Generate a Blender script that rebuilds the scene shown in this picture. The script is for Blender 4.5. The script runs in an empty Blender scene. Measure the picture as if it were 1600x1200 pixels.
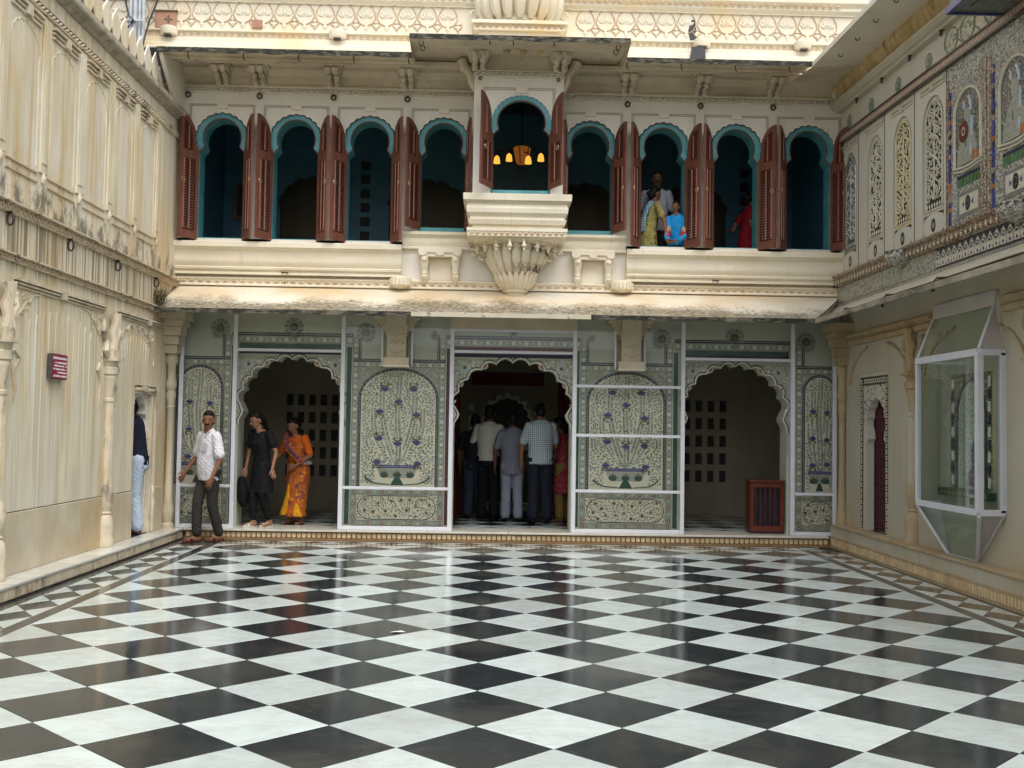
import bpy, bmesh, math, random
import numpy as np
from mathutils import Vector, Matrix
from mathutils.geometry import tessellate_polygon

R = math.radians
random.seed(7)
sc = bpy.context.scene
col = sc.collection

# ------------------------------------------------------------------ camera
F_PX, PITCH, YAW, ROLL = 1677.36, .04065, .0221, .01565
cyw, syw, cp, sp = math.cos(YAW), math.sin(YAW), math.cos(PITCH), math.sin(PITCH)
fwd = Vector((syw * cp, cyw * cp, sp)); rgt = Vector((cyw, -syw, 0)); up = rgt.cross(fwd)
cr, sr = math.cos(ROLL), math.sin(ROLL)
rgt, up = cr * rgt + sr * up, -sr * rgt + cr * up
cam_d = bpy.data.cameras.new('camera')
cam = bpy.data.objects.new('camera', cam_d); col.objects.link(cam)
M3 = Matrix((rgt, up, -fwd)).transposed().to_4x4()
M3.translation = Vector((0, 0, 1.57))
cam.matrix_world = M3
cam_d.sensor_width = 36; cam_d.lens = 36 * F_PX / 1600
cam_d.clip_start = .05; cam_d.clip_end = 500
sc.camera = cam

# ------------------------------------------------------------------ world, sun, exposure
wd = bpy.data.worlds.new('World'); sc.world = wd; wd.use_nodes = True
nt = wd.node_tree; nt.nodes.clear()
sky = nt.nodes.new('ShaderNodeTexSky'); sky.sky_type = 'NISHITA'; sky.sun_disc = False
sky.sun_elevation = R(62); sky.sun_rotation = R(160); sky.dust_density = 4; sky.air_density = 1.2
hs = nt.nodes.new('ShaderNodeHueSaturation'); hs.inputs['Saturation'].default_value = .30
bg = nt.nodes.new('ShaderNodeBackground'); bg.inputs['Strength'].default_value = .15
wo = nt.nodes.new('ShaderNodeOutputWorld')
nt.links.new(sky.outputs[0], hs.inputs['Color']); nt.links.new(hs.outputs[0], bg.inputs['Color'])
nt.links.new(bg.outputs[0], wo.inputs['Surface'])
sl = bpy.data.lights.new('sun', 'SUN'); sl.energy = .9; sl.angle = R(50); sl.color = (1, .98, .95)
so = bpy.data.objects.new('sun', sl); col.objects.link(so)
az, el = R(160), R(62)
so.rotation_euler = Vector((math.sin(az) * math.cos(el), math.cos(az) * math.cos(el), math.sin(el))).to_track_quat('Z', 'Y').to_euler()
so.location = (0, 0, 30)
vs = sc.view_settings
sc.display_settings.display_device = 'sRGB'
vs.view_transform = 'Standard'; vs.look = 'None'; vs.gamma = 1; vs.use_curve_mapping = False
vs.exposure = .86
sc.cycles.max_bounces = 8; sc.cycles.transparent_max_bounces = 12
sc.cycles.diffuse_bounces = 4; sc.cycles.glossy_bounces = 4
sc.cycles.use_denoising = True
sc.cycles.caustics_reflective = False; sc.cycles.caustics_refractive = False

# ------------------------------------------------------------------ materials
MATS = {}
def new_mat(name):
    m = bpy.data.materials.new(name); m.use_nodes = True
    n = m.node_tree.nodes; n.clear()
    out = n.new('ShaderNodeOutputMaterial'); b = n.new('ShaderNodeBsdfPrincipled')
    m.node_tree.links.new(b.outputs[0], out.inputs[0])
    MATS[name] = m
    return m, m.node_tree, b
def _pos(t, sx=1, sy=1, sz=1, coord='pos'):
    n = t.nodes
    mp = n.new('ShaderNodeMapping'); mp.inputs['Scale'].default_value = (sx, sy, sz)
    if coord == 'pos':
        g = n.new('ShaderNodeNewGeometry'); t.links.new(g.outputs['Position'], mp.inputs[0])
    else:
        g = n.new('ShaderNodeTexCoord'); t.links.new(g.outputs['Object'], mp.inputs[0])
    return mp.outputs[0]
def _noise(t, vec, scale, detail=4, rough=.55):
    x = t.nodes.new('ShaderNodeTexNoise'); x.inputs['Scale'].default_value = scale
    x.inputs['Detail'].default_value = detail; x.inputs['Roughness'].default_value = rough
    t.links.new(vec, x.inputs['Vector']); return x.outputs[0]
def _ramp(t, val, a, b, c0=0., c1=1.):
    x = t.nodes.new('ShaderNodeMapRange'); x.inputs[1].default_value = a; x.inputs[2].default_value = b
    x.inputs[3].default_value = c0; x.inputs[4].default_value = c1
    t.links.new(val, x.inputs[0]); return x.outputs[0]
def _math(t, op, a, b):
    x = t.nodes.new('ShaderNodeMath'); x.operation = op
    for i, v in enumerate((a, b)):
        if isinstance(v, (int, float)): x.inputs[i].default_value = v
        else: t.links.new(v, x.inputs[i])
    return x.outputs[0]
def _mix(t, fac, a, b):
    x = t.nodes.new('ShaderNodeMix'); x.data_type = 'RGBA'
    for s, v in ((x.inputs['Factor'], fac), (x.inputs[6], a), (x.inputs[7], b)):
        if isinstance(v, (int, float)): s.default_value = v
        elif isinstance(v, tuple): s.default_value = (*v, 1)
        else: t.links.new(v, s)
    return x.outputs[2]
def _sep(t):
    g = t.nodes.new('ShaderNodeNewGeometry'); s = t.nodes.new('ShaderNodeSeparateXYZ')
    t.links.new(g.outputs['Position'], s.inputs[0]); return s.outputs
def mat(name, c, rough=.6, var=.12, scale=6, stretch=(1, 1, 1), stains=(), bump=0, bscale=40, metal=0, spec=.5, rnd=0, emit=None, coat=0):
    """base colour with soft mottling; stains = (colour, scale, stretch, lo, hi, amount)"""
    m, t, b = new_mat(name)
    v = _noise(t, _pos(t, *stretch), scale)
    lo = tuple(x * (1 - var) for x in c); hi = tuple(min(1, x * (1 + var)) for x in c)
    o = _mix(t, _ramp(t, v, .3, .7), lo, hi)
    for (sc_, s_, st_, a_, b_, am) in stains:
        f = _ramp(t, _noise(t, _pos(t, *st_), s_, 6, .6), a_, b_, 0, am)
        o = _mix(t, f, o, sc_)
    if rnd:
        oi = t.nodes.new('ShaderNodeObjectInfo')
        h = t.nodes.new('ShaderNodeHueSaturation')
        t.links.new(_ramp(t, oi.outputs['Random'], 0, 1, 1 - rnd, 1 + rnd), h.inputs['Value'])
        t.links.new(o, h.inputs['Color']); o = h.outputs[0]
    t.links.new(o, b.inputs['Base Color'])
    b.inputs['Roughness'].default_value = rough; b.inputs['Metallic'].default_value = metal
    b.inputs['Specular IOR Level'].default_value = spec
    if coat: b.inputs['Coat Weight'].default_value = coat; b.inputs['Coat Roughness'].default_value = .15
    if bump:
        bp = t.nodes.new('ShaderNodeBump'); bp.inputs['Strength'].default_value = bump; bp.inputs['Distance'].default_value = .01
        t.links.new(_noise(t, _pos(t, *stretch), bscale), bp.inputs['Height']); t.links.new(bp.outputs[0], b.inputs['Normal'])
    if emit:
        b.inputs['Emission Color'].default_value = (*emit[0], 1); b.inputs['Emission Strength'].default_value = emit[1]
    return m

OCH = (.47, .33, .15); DRT = (.05, .045, .035); GRY = (.30, .28, .22)
V = (3.2, 3.2, .16)      # vertical streaks
mat('wall_plaster', (.71, .645, .49), .75, .10, 3, (1, 1, .4),
    [((.56, .41, .20), .9, (1.2, 1.2, .5), .46, .66, .75), ((.72, .69, .60), 1.6, (2.5, 2.5, .2), .5, .62, .8),
     ((.55, .39, .18), 2.6, V, .50, .66, .7), ((.40, .32, .20), 5, (4, 4, .18), .60, .72, .5), (DRT, 10, (5, 5, .35), .66, .76, .6)], .25, 30)
def weather(name):
    m = MATS[name]; t = m.node_tree; b = [n for n in t.nodes if n.type == 'BSDF_PRINCIPLED'][0]
    src = b.inputs['Base Color'].links[0].from_socket; z = _sep(t)[2]
    st = _noise(t, _pos(t, 26, 26, .35), 1, 3, .6); bl = _noise(t, _pos(t, 2, 2, 1.2), 3, 6, .7)
    def band(lo, hi, up_):
        return _ramp(t, z, lo, hi, 1 if up_ else 0, 0 if up_ else 1)
    f1 = _math(t, 'MULTIPLY', _ramp(t, st, .47, .57), _math(t, 'MULTIPLY', _ramp(t, z, 2.88, 3.05, 0, 1), _ramp(t, z, 3.44, 3.45, 1, 0)))
    o = _mix(t, _math(t, 'MULTIPLY', f1, .85), src, (.20, .155, .10))
    f2 = _math(t, 'MULTIPLY', _ramp(t, _math(t, 'SUBTRACT', bl, _math(t, 'MULTIPLY', _math(t, 'SUBTRACT', z, 3.55), .40)), .41, .54), _ramp(t, z, 3.53, 3.55))
    o = _mix(t, _math(t, 'MULTIPLY', f2, .85), o, (.13, .11, .08))
    f3 = _math(t, 'MULTIPLY', _ramp(t, st, .50, .60), _ramp(t, z, .8, 2.8, 0, .55))
    f3 = _math(t, 'MULTIPLY', f3, _ramp(t, z, 2.85, 2.9, 1, 0)); o = _mix(t, f3, o, (.50, .36, .17))
    t.links.new(o, b.inputs['Base Color'])
weather('wall_plaster')
mat('wall_plaster_dado', (.58, .50, .36), .7, .12, 3, (1, 1, .5),
    [(OCH, 1.0, (1, 1, 1), .40, .65, .75), ((.55, .36, .15), 2.4, (1, 1, .6), .55, .75, .6), ((.66, .63, .54), 2, (1, 1, .6), .55, .7, .5)], .2, 30)
mat('wall_trim', (.62, .54, .40), .75, .15, 8, (1, 1, .6), [(OCH, 3, (1, 1, .5), .5, .7, .6), (DRT, 6, (1, 1, .35), .55, .68, .8)], .3, 50)
mat('wall_stone', (.42, .37, .29), .8, .2, 8, (1, 1, 1), [(DRT, 5, (1, 1, 1), .5, .7, .6)], .4, 50)
mat('marble_relief', (.70, .66, .57), .6, .08, 5, (1, 1, .5), [(OCH, 2.5, (1, 1, .5), .52, .75, .4)], .15, 40)
mat('facade_cream', (.74, .69, .58), .65, .07, 2.5, (1, 1, .7), [((.62, .47, .26), 1.6, (1, 1, .7), .52, .78, .45), ((.45, .38, .26), 4, (2, 2, .3), .62, .8, .3)], .12, 30)
mat('facade_white', (.74, .70, .62), .65, .05, 3, (1, 1, .5), [((.62, .52, .36), 2, (1.5, 1.5, .4), .52, .75, .4)], .1, 30)
mat('moulding_cream', (.75, .685, .54), .6, .06, 2.5, (.6, 1, 1), [((.62, .46, .25), 1.5, (.6, 1, 2), .5, .75, .45), ((.40, .33, .23), 9, (3, 1, .4), .60, .74, .4), (GRY, 3, (2, 1, .5), .64, .8, .3)], .08, 30)
mat('eave_soffit', (.68, .60, .46), .8, .12, 3, (1, 1, 1), [((.36, .28, .18), 1.5, (1, 1, 1), .48, .7, .6), (GRY, 3, (1, 1, 1), .55, .7, .4)], .3, 40)
mat('parapet_cream', (.68, .63, .51), .65, .05, 3, (1, 1, 1), [((.74, .55, .26), 1.3, (1, 1, .8), .53, .72, .55), ((.4, .3, .2), 6, (2, 2, .4), .66, .8, .4)], .1, 30)
mat('parapet_line', (.54, .41, .26), .8, .2, 6)
mat('pier_tan', (.52, .45, .33), .7, .12, 4, (1, 1, .5), [((.42, .31, .17), 2.5, (1, 1, .4), .48, .7, .6)], .2, 40)
mat('right_plaster', (.49, .455, .36), .7, .08, 2, (1, 1, .4), [((.50, .35, .17), 1.3, (1, 1, .35), .52, .72, .55), (GRY, 3, (2, 2, .3), .58, .75, .4)], .15, 30)
mat('right_stone', (.42, .33, .20), .75, .15, 5, (1, 1, .5), [((.40, .22, .08), 3, (1, 1, .6), .5, .7, .6), (DRT, 7, (1, 1, .7), .62, .75, .5)], .3, 50)
mat('right_marble', (.58, .56, .48), .45, .05, 3, (1, 1, .4), [((.60, .50, .34), 1.8, (1, 1, .3), .5, .72, .55)], .06, 30)
mat('tracery_white', (.58, .545, .43), .5, .1, 10, (1, 1, 1), [((.50, .40, .25), 6, (1, 1, 1), .55, .72, .5)])
mat('tracery_yellow', (.62, .54, .35), .5, .1, 10)
mat('tracery_back', (.045, .04, .035), .25, .6, 30, (1, 1, 1), [((.30, .14, .06), 12, (1, 1, 1), .6, .7, .8), ((.25, .3, .28), 18, (1, 1, 1), .62, .7, .8)])
mat('tracery_green', (.10, .12, .10), .3, .5, 20)
mat('mirror_grey', (.36, .37, .33), .22, .35, 60, (1, 1, 1), metal=.4)
mat('rust_band', (.36, .25, .20), .6, .3, 20)
mat('dark_line', (.03, .03, .035), .5, .3, 20)
mat('ochre_rough', (.50, .36, .17), .85, .25, 12, (1, 1, .35), [((.62, .50, .30), 5, (1, 1, .3), .5, .62, .8), (DRT, 6, (2, 2, .3), .6, .75, .6)], .6, 60)
mat('teal_paint', (.075, .29, .31), .5, .2, 6, (1, 1, 1), [((.14, .36, .44), 4, (1, 1, 1), .5, .65, .7)])
mat('blue_wall', (.05, .18, .27), .5, .15, 4)
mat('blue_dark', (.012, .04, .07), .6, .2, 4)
mat('frame_line', (.42, .37, .29), .7, .1, 6)
mat('red_wood', (.155, .055, .034), .5, .25, 8, (4, 4, .6), [((.25, .12, .08), 6, (3, 3, .4), .55, .72, .5)], .1, 60, rnd=.12)
mat('louvre_wood', (.10, .028, .016), .5, .2, 8, (4, 4, .6))
mat('wood_bead', (.33, .16, .12), .45, .15, 8)
mat('iron', (.045, .03, .022), .6, .4, 30)
mat('brass', (.45, .36, .2), .35, .2, 20, metal=.7)
mat('aluminium', (.66, .67, .72), .4, .05, 8)
mat('aluminium_shade', (.52, .48, .47), .5, .06, 5)  # grey of the glass case's side and head panels
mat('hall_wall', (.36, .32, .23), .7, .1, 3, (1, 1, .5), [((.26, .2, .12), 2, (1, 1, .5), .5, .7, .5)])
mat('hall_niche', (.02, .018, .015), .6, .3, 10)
mat('curtain_red', (.16, .012, .02), .8, .3, 10, (8, 8, .4))
mat('paint_cream', (.84, .785, .61), .5, .06, 5, (1, 1, 1), [((.68, .60, .36), 3, (1, 1, 1), .55, .72, .5)])
mat('paint_green_pale', (.57, .59, .49), .55, .06, 2.5, (1, 1, .5))
mat('paint_leaf', (.31, .34, .29), .5, .3, 12)
mat('paint_leaf_dark', (.20, .24, .18), .5, .3, 12)
mat('paint_leaf_grey', (.40, .45, .42), .5, .25, 12)
mat('paint_red', (.30, .15, .10), .5, .3, 12)
mat('paint_brown', (.11, .08, .045), .5, .3, 12)
mat('paint_blue', (.07, .07, .24), .45, .2, 12)
mat('paint_navy', (.03, .035, .06), .45, .3, 12)
mat('paint_white', (.74, .74, .64), .5, .1, 12)
mat('paint_gold', (.42, .30, .10), .5, .2, 12)
mat('paint_sage', (.42, .43, .34), .5, .15, 8)
mat('paint_greenbar', (.03, .09, .07), .4, .2, 6)
mat('paint_maroon', (.09, .02, .03), .4, .2, 6)
mat('mosaic_orange', (.42, .16, .05), .3, .2, 10)
mat('mosaic_green', (.10, .20, .09), .2, .3, 10)
mat('mosaic_blue', (.07, .08, .24), .2, .3, 10)
mat('mosaic_sky', (.48, .56, .66), .2, .15, 10)
mat('mosaic_yellow', (.55, .38, .07), .3, .15, 10)
mat('sign_red', (.30, .015, .04), .45, .1, 6)
mat('sign_edge', (.06, .06, .055), .5, .1, 6)
mat('white_print', (.75, .70, .72), .5, .05, 8)
mat('cabinet_wood', (.12, .025, .012), .3, .25, 8, (4, 4, .5), coat=.3)
mat('cabinet_inside', (.022, .018, .03), .3, .4, 12)
mat('tin_grey', (.10, .115, .13), .5, .15, 8)
mat('pipe_grey', (.45, .48, .50), .4, .15, 8, metal=.3)
mat('cable_black', (.02, .02, .022), .5, .1, 8)
mat('grass_tuft', (.10, .10, .035), .8, .4, 20)
mat('plaque_brown', (.36, .20, .13), .8, .15, 8)
mat('lamp_bracket', (.03, .02, .015), .5, .1, 8)
mat('lamp_shade', (.9, .5, .12), .5, .05, 8, emit=((1, .42, .06), .75))
mat('lamp_lantern', (.25, .09, .02), .5, .05, 8, emit=((1, .30, .05), .09))
mat('white_paper', (.75, .75, .76), .6, .05, 8)
mat('black_grout', (.06, .06, .055), .5, .2, 10)
mat('dentil_tan', (.70, .54, .32), .6, .2, 12, (1, 1, 1), [((.35, .18, .07), 3, (1, 1, 1), .52, .7, .6)])
mat('step_tan', (.26, .16, .07), .6, .2, 5, (1, 1, 1), [((.25, .14, .06), 4, (1, 1, 1), .52, .7, .6)])
mat('step_marble', (.60, .58, .50), .22, .08, 4, (1, 1, 1), [((.50, .40, .25), 3, (1, 1, 1), .55, .7, .5)])

# mosaic: cells of mirror and glass chips
def mosaic(name, cols, scale, rough=.25):
    m, t, b = new_mat(name)
    vo = t.nodes.new('ShaderNodeTexVoronoi'); vo.inputs['Scale'].default_value = scale
    t.links.new(_pos(t), vo.inputs['Vector'])
    cr_ = t.nodes.new('ShaderNodeValToRGB'); cr_.color_ramp.interpolation = 'CONSTANT'
    e = cr_.color_ramp.elements
    while len(e) < len(cols): e.new(.5)
    for i, c in enumerate(cols): e[i].position = i / len(cols); e[i].color = (*c, 1)
    sp_ = t.nodes.new('ShaderNodeSeparateColor'); t.links.new(vo.outputs['Color'], sp_.inputs[0])
    t.links.new(sp_.outputs[0], cr_.inputs[0]); t.links.new(cr_.outputs[0], b.inputs['Base Color'])
    b.inputs['Roughness'].default_value = rough
    bp = t.nodes.new('ShaderNodeBump'); bp.inputs['Strength'].default_value = .5; bp.inputs['Distance'].default_value = .01
    t.links.new(vo.outputs['Distance'], bp.inputs['Height']); t.links.new(bp.outputs[0], b.inputs['Normal'])
mosaic('mosaic_fine', [(.40, .39, .33), (.26, .25, .22), (.48, .47, .41), (.13, .13, .12), (.34, .27, .20), (.44, .45, .40), (.22, .24, .21), (.58, .58, .54)], 55)
mosaic('mosaic_brown', [(.28, .17, .09), (.36, .31, .24), (.10, .07, .05), (.45, .40, .33), (.30, .14, .06), (.2, .18, .15)], 55)
mosaic('mosaic_skirt', [(.36, .36, .30), (.28, .28, .23), (.40, .38, .31), (.32, .33, .30)], 45, .35)
mosaic('mosaic_dark', [(.12, .12, .11), (.20, .19, .17), (.16, .15, .13), (.22, .16, .09), (.07, .09, .08)], 40)
mosaic('speckle_panel', [(.42, .41, .34), (.42, .41, .34), (.38, .37, .30), (.45, .43, .36), (.14, .15, .12), (.28, .28, .22)], 40, .4)

# marble tiles, wet: object space veins with a per tile offset
def marble(name, c, vein, rough, wet_bump, white):
    m, t, b = new_mat(name)
    tc = t.nodes.new('ShaderNodeTexCoord'); oi = t.nodes.new('ShaderNodeObjectInfo')
    ad = t.nodes.new('ShaderNodeVectorMath'); ad.operation = 'ADD'
    cmb = t.nodes.new('ShaderNodeCombineXYZ')
    for i, k in enumerate((37., 91., 53.)):
        t.links.new(_math(t, 'MULTIPLY', oi.outputs['Random'], k), cmb.inputs[i])
    t.links.new(tc.outputs['Object'], ad.inputs[0]); t.links.new(cmb.outputs[0], ad.inputs[1])
    mp = t.nodes.new('ShaderNodeMapping'); mp.inputs['Scale'].default_value = (1, 2.6, 1); mp.inputs['Rotation'].default_value = (0, 0, .35)
    t.links.new(ad.outputs[0], mp.inputs[0])
    n1 = _noise(t, mp.outputs[0], 2.2, 8, .62); n2 = _noise(t, ad.outputs[0], 5, 6, .6); n3 = _noise(t, mp.outputs[0], 16, 4, .6)
    o = _mix(t, _ramp(t, n2, .3, .7), tuple(x * .9 for x in c), tuple(min(1, x * 1.08) for x in c))
    ab = _math(t, 'ABSOLUTE', _math(t, 'SUBTRACT', n1, .5), 0)
    o = _mix(t, _ramp(t, ab, 0, .022, .32 if white else .22, 0), o, vein)
    o = _mix(t, _ramp(t, n3, .69, .76, 0, .6 if white else .15), o, vein)
    gw = _noise(t, _pos(t), .8, 6, .65); o = _mix(t, _ramp(t, gw, .48, .68, 0, .30 if white else .12), o, (.36, .32, .24))
    g2 = _noise(t, _pos(t), 60, 2, .5); o = _mix(t, _ramp(t, g2, .70, .76, 0, .45), o, (.12, .11, .09) if white else (.16, .16, .15))
    h = t.nodes.new('ShaderNodeHueSaturation')
    t.links.new(_ramp(t, oi.outputs['Random'], 0, 1, .86, 1.08), h.inputs['Value']); t.links.new(o, h.inputs['Color'])
    t.links.new(h.outputs[0], b.inputs['Base Color'])
    nw = _noise(t, _pos(t), 1.3, 4, .6)
    t.links.new(_ramp(t, nw, .35, .65, rough, rough * 2.2), b.inputs['Roughness'])
    bp = t.nodes.new('ShaderNodeBump'); bp.inputs['Strength'].default_value = wet_bump; bp.inputs['Distance'].default_value = .004
    t.links.new(_noise(t, _pos(t), 26, 3, .6), bp.inputs['Height']); t.links.new(bp.outputs[0], b.inputs['Normal'])
marble('marble_white', (.54, .615, .60), (.36, .35, .30), .085, .10, True)
marble('marble_black', (.022, .027, .030), (.10, .105, .105), .075, .12, False)
marble('marble_slab', (.62, .625, .58), (.42, .36, .26), .12, .06, True)

# glass pane: fresnel gloss over tinted transparency
def glass(name, tint, gloss=1.):
    m = bpy.data.materials.new(name); m.use_nodes = True; t = m.node_tree; t.nodes.clear(); MATS[name] = m
    o = t.nodes.new('ShaderNodeOutputMaterial'); mx = t.nodes.new('ShaderNodeMixShader')
    tr = t.nodes.new('ShaderNodeBsdfTransparent'); tr.inputs[0].default_value = (*tint, 1)
    gl = t.nodes.new('ShaderNodeBsdfGlossy'); gl.inputs['Roughness'].default_value = .03; gl.inputs[0].default_value = (.9, .95, .95, 1)
    fr = t.nodes.new('ShaderNodeFresnel'); fr.inputs[0].default_value = 1.5
    t.links.new(_math(t, 'MULTIPLY', fr.outputs[0], gloss), mx.inputs[0])
    t.links.new(tr.outputs[0], mx.inputs[1]); t.links.new(gl.outputs[0], mx.inputs[2]); t.links.new(mx.outputs[0], o.inputs[0])
glass('glass_pane', (.98, .99, .985), .6); glass('glass_case', (.78, .86, .83), .28)

# eave top: cream with a moss and mould margin along its drip edge (y of the edge)
def eave_mat(name, axis, edge, sgn):
    m, t, b = new_mat(name)
    s = _sep(t)
    d = _math(t, 'MULTIPLY', _math(t, 'SUBTRACT', s[axis], edge), sgn)     # metres in from the edge
    n = _noise(t, _pos(t, 1, 1, 1), 1.1, 3, .5); nf = _noise(t, _pos(t, 3, 3, 3), 6, 6, .7)
    o = _mix(t, _ramp(t, n, .35, .65), (.70, .65, .54), (.60, .47, .29))
    wv = _math(t, 'ADD', _math(t, 'MULTIPLY', n, -1.1), _math(t, 'MULTIPLY', nf, -.5))
    k = _math(t, 'ADD', _math(t, 'ADD', d, wv), .46)
    o = _mix(t, _math(t, 'MULTIPLY', _ramp(t, k, -.05, .26, .95, 0), _ramp(t, nf, .38, .60, .55, 1)), o, (.085, .072, .045))
    o = _mix(t, _ramp(t, _math(t, 'SUBTRACT', nf, _math(t, 'MULTIPLY', d, .16)), .50, .60, 0, .75), o, (.09, .08, .055))
    t.links.new(o, b.inputs['Base Color']); b.inputs['Roughness'].default_value = .7
    bp = t.nodes.new('ShaderNodeBump'); bp.inputs['Strength'].default_value = .4; bp.inputs['Distance'].default_value = .02
    t.links.new(nf, bp.inputs['Height']); t.links.new(bp.outputs[0], b.inputs['Normal'])
eave_mat('eave_top_front', 1, 13.95, 1); eave_mat('eave_top_side', 0, 4.27, 1)
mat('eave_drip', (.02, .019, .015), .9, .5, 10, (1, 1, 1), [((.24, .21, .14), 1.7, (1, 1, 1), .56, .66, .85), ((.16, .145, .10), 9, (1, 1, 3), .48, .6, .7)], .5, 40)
mat('eave_drip_side', (.36, .32, .24), .85, .25, 6, (1, 1, 1), [((.07, .065, .05), 1.5, (1, 1, 1), .46, .62, .85), ((.5, .44, .32), 8, (1, 1, 3), .55, .65, .5)], .4, 40)
mat('eave_drip_clean', (.50, .45, .34), .8, .12, 6, (1, 1, 1), [(DRT, 6, (1, 1, 1), .60, .66, .8)], .3, 40)

# ------------------------------------------------------------------ mesh helpers
WL = {}
def _reg(o, loc, parent):
    WL[o.name] = Vector(loc)
    if parent is not None:
        o.parent = parent; o.location = Vector(loc) - WL[parent.name]
    else: o.location = loc
    col.objects.link(o)
def tag(o, label=None, cat=None, group=None, kind=None):
    if label: o['label'] = label
    if cat: o['category'] = cat
    if group: o['group'] = group
    if kind: o['kind'] = kind
    return o
def empty(name, loc, label=None, cat=None, group=None, kind=None, parent=None):
    o = bpy.data.objects.new(name, None); o.empty_display_size = .1
    _reg(o, loc, parent); return tag(o, label, cat, group, kind)
def place(me, name, parent, loc, rotz=0, **k):
    o = bpy.data.objects.new(name, me); _reg(o, loc, parent); o.rotation_euler = (0, 0, rotz)
    return tag(o, **k)

class MB:
    def __init__(s, tf=None): s.v = []; s.f = []; s.m = []; s.tf = tf; s.mi = 0
    def add(s, vs, fs):
        n = len(s.v)
        s.v += [s.tf(*p) for p in vs] if s.tf else [tuple(p) for p in vs]
        s.f += [tuple(i + n for i in f) for f in fs]; s.m += [s.mi] * len(fs)
        return s
    def box(s, a0, a1, b0, b1, c0, c1):
        return s.add([(a0, b0, c0), (a1, b0, c0), (a1, b1, c0), (a0, b1, c0), (a0, b0, c1), (a1, b0, c1), (a1, b1, c1), (a0, b1, c1)],
                     [(0, 3, 2, 1), (4, 5, 6, 7), (0, 1, 5, 4), (1, 2, 6, 5), (2, 3, 7, 6), (3, 0, 4, 7)])
    def prism(s, pts, c0, c1, back=True):
        """2-D outline in the first two axes, thickness along the third"""
        n = len(pts); tri = tessellate_polygon([[Vector((p[0], p[1], 0)) for p in pts]])
        vs = [(p[0], p[1], c1) for p in pts] + [(p[0], p[1], c0) for p in pts]
        fs = [tuple(t) for t in tri]
        if back: fs += [tuple(i + n for i in t) for t in tri]
        fs += [(i, (i + 1) % n, (i + 1) % n + n, i + n) for i in range(n)]
        return s.add(vs, fs)
    def flat(s, pts, c):
        tri = tessellate_polygon([[Vector((p[0], p[1], 0)) for p in pts]]) if len(pts) > 4 else [tuple(range(len(pts)))]
        return s.add([(p[0], p[1], c) for p in pts], [tuple(t) for t in tri])
    def sweep(s, prof, u0, u1, order=lambda u, a, b: (u, b, a)):
        """profile of (w, v) pairs run along u"""
        n = len(prof)
        vs = [order(u0, a, b) for a, b in prof] + [order(u1, a, b) for a, b in prof]
        fs = [(i, (i + 1) % n, (i + 1) % n + n, i + n) for i in range(n)]
        tri = tessellate_polygon([[Vector((a, b, 0)) for a, b in prof]])
        fs += [tuple(t) for t in tri] + [tuple(i + n for i in t) for t in tri]
        return s.add(vs, fs)
    def tube(s, pts, r, n=5, closed=False):
        P = [Vector(p) for p in pts]; vs = []; m = len(P)
        rr = r if isinstance(r, (list, tuple)) else [r] * m
        for i, p in enumerate(P):
            d = (P[(i + 1) % m] - P[i - 1]) if closed else (P[min(i + 1, m - 1)] - P[max(i - 1, 0)])
            d = d.normalized() if d.length > 1e-9 else Vector((0, 0, 1))
            a = d.cross(Vector((0, 0, 1)) if abs(d.z) < .9 else Vector((1, 0, 0))).normalized(); b = d.cross(a)
            vs += [tuple(p + rr[i] * (math.cos(2 * math.pi * k / n) * a + math.sin(2 * math.pi * k / n) * b)) for k in range(n)]
        fs = []
        for i in range(m if closed else m - 1):
            j = (i + 1) % m
            fs += [(i * n + k, i * n + (k + 1) % n, j * n + (k + 1) % n, j * n + k) for k in range(n)]
        if not closed: fs += [tuple(range(n)), tuple(range((m - 1) * n, m * n))]
        return s.add(vs, fs)
    def lathe(s, prof, c, n=12, a0=0, a1=2 * math.pi, ax=lambda x, y, z: (x, z, y)):
        """(radius, height) profile about a vertical axis at local c = (u, w)"""
        full = abs(a1 - a0 - 2 * math.pi) < 1e-6; k = n if full else n + 1; vs = []
        for r, h in prof:
            for i in range(k):
                a = a0 + (a1 - a0) * i / n
                vs.append(ax(c[0] + r * math.cos(a), c[1] + r * math.sin(a), h))
        fs = []
        for j in range(len(prof) - 1):
            for i in range(n):
                i2 = (i + 1) % k
                fs.append((j * k + i, j * k + i2, (j + 1) * k + i2, (j + 1) * k + i))
        fs += [tuple(range(k)), tuple(range((len(prof) - 1) * k, len(prof) * k))]
        return s.add(vs, fs)
    def ell(s, c, r, n=10, m=7, rot=None):
        vs = []
        for j in range(1, m):
            t = math.pi * j / m
            for i in range(n):
                a = 2 * math.pi * i / n
                p = Vector((r[0] * math.sin(t) * math.cos(a), r[1] * math.sin(t) * math.sin(a), r[2] * math.cos(t)))
                if rot is not None: p = rot @ p
                vs.append(tuple(p + Vector(c)))
        tp = Vector((0, 0, r[2])); bt = Vector((0, 0, -r[2]))
        if rot is not None: tp = rot @ tp; bt = rot @ bt
        vs += [tuple(tp + Vector(c)), tuple(bt + Vector(c))]
        T = len(vs) - 2
        fs = [((j) * n + i, (j) * n + (i + 1) % n, (j + 1) * n + (i + 1) % n, (j + 1) * n + i) for j in range(m - 2) for i in range(n)]
        fs += [(T, (i + 1) % n, i) for i in range(n)] + [(T + 1, (m - 2) * n + i, (m - 2) * n + (i + 1) % n) for i in range(n)]
        return s.add(vs, fs)
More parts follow.
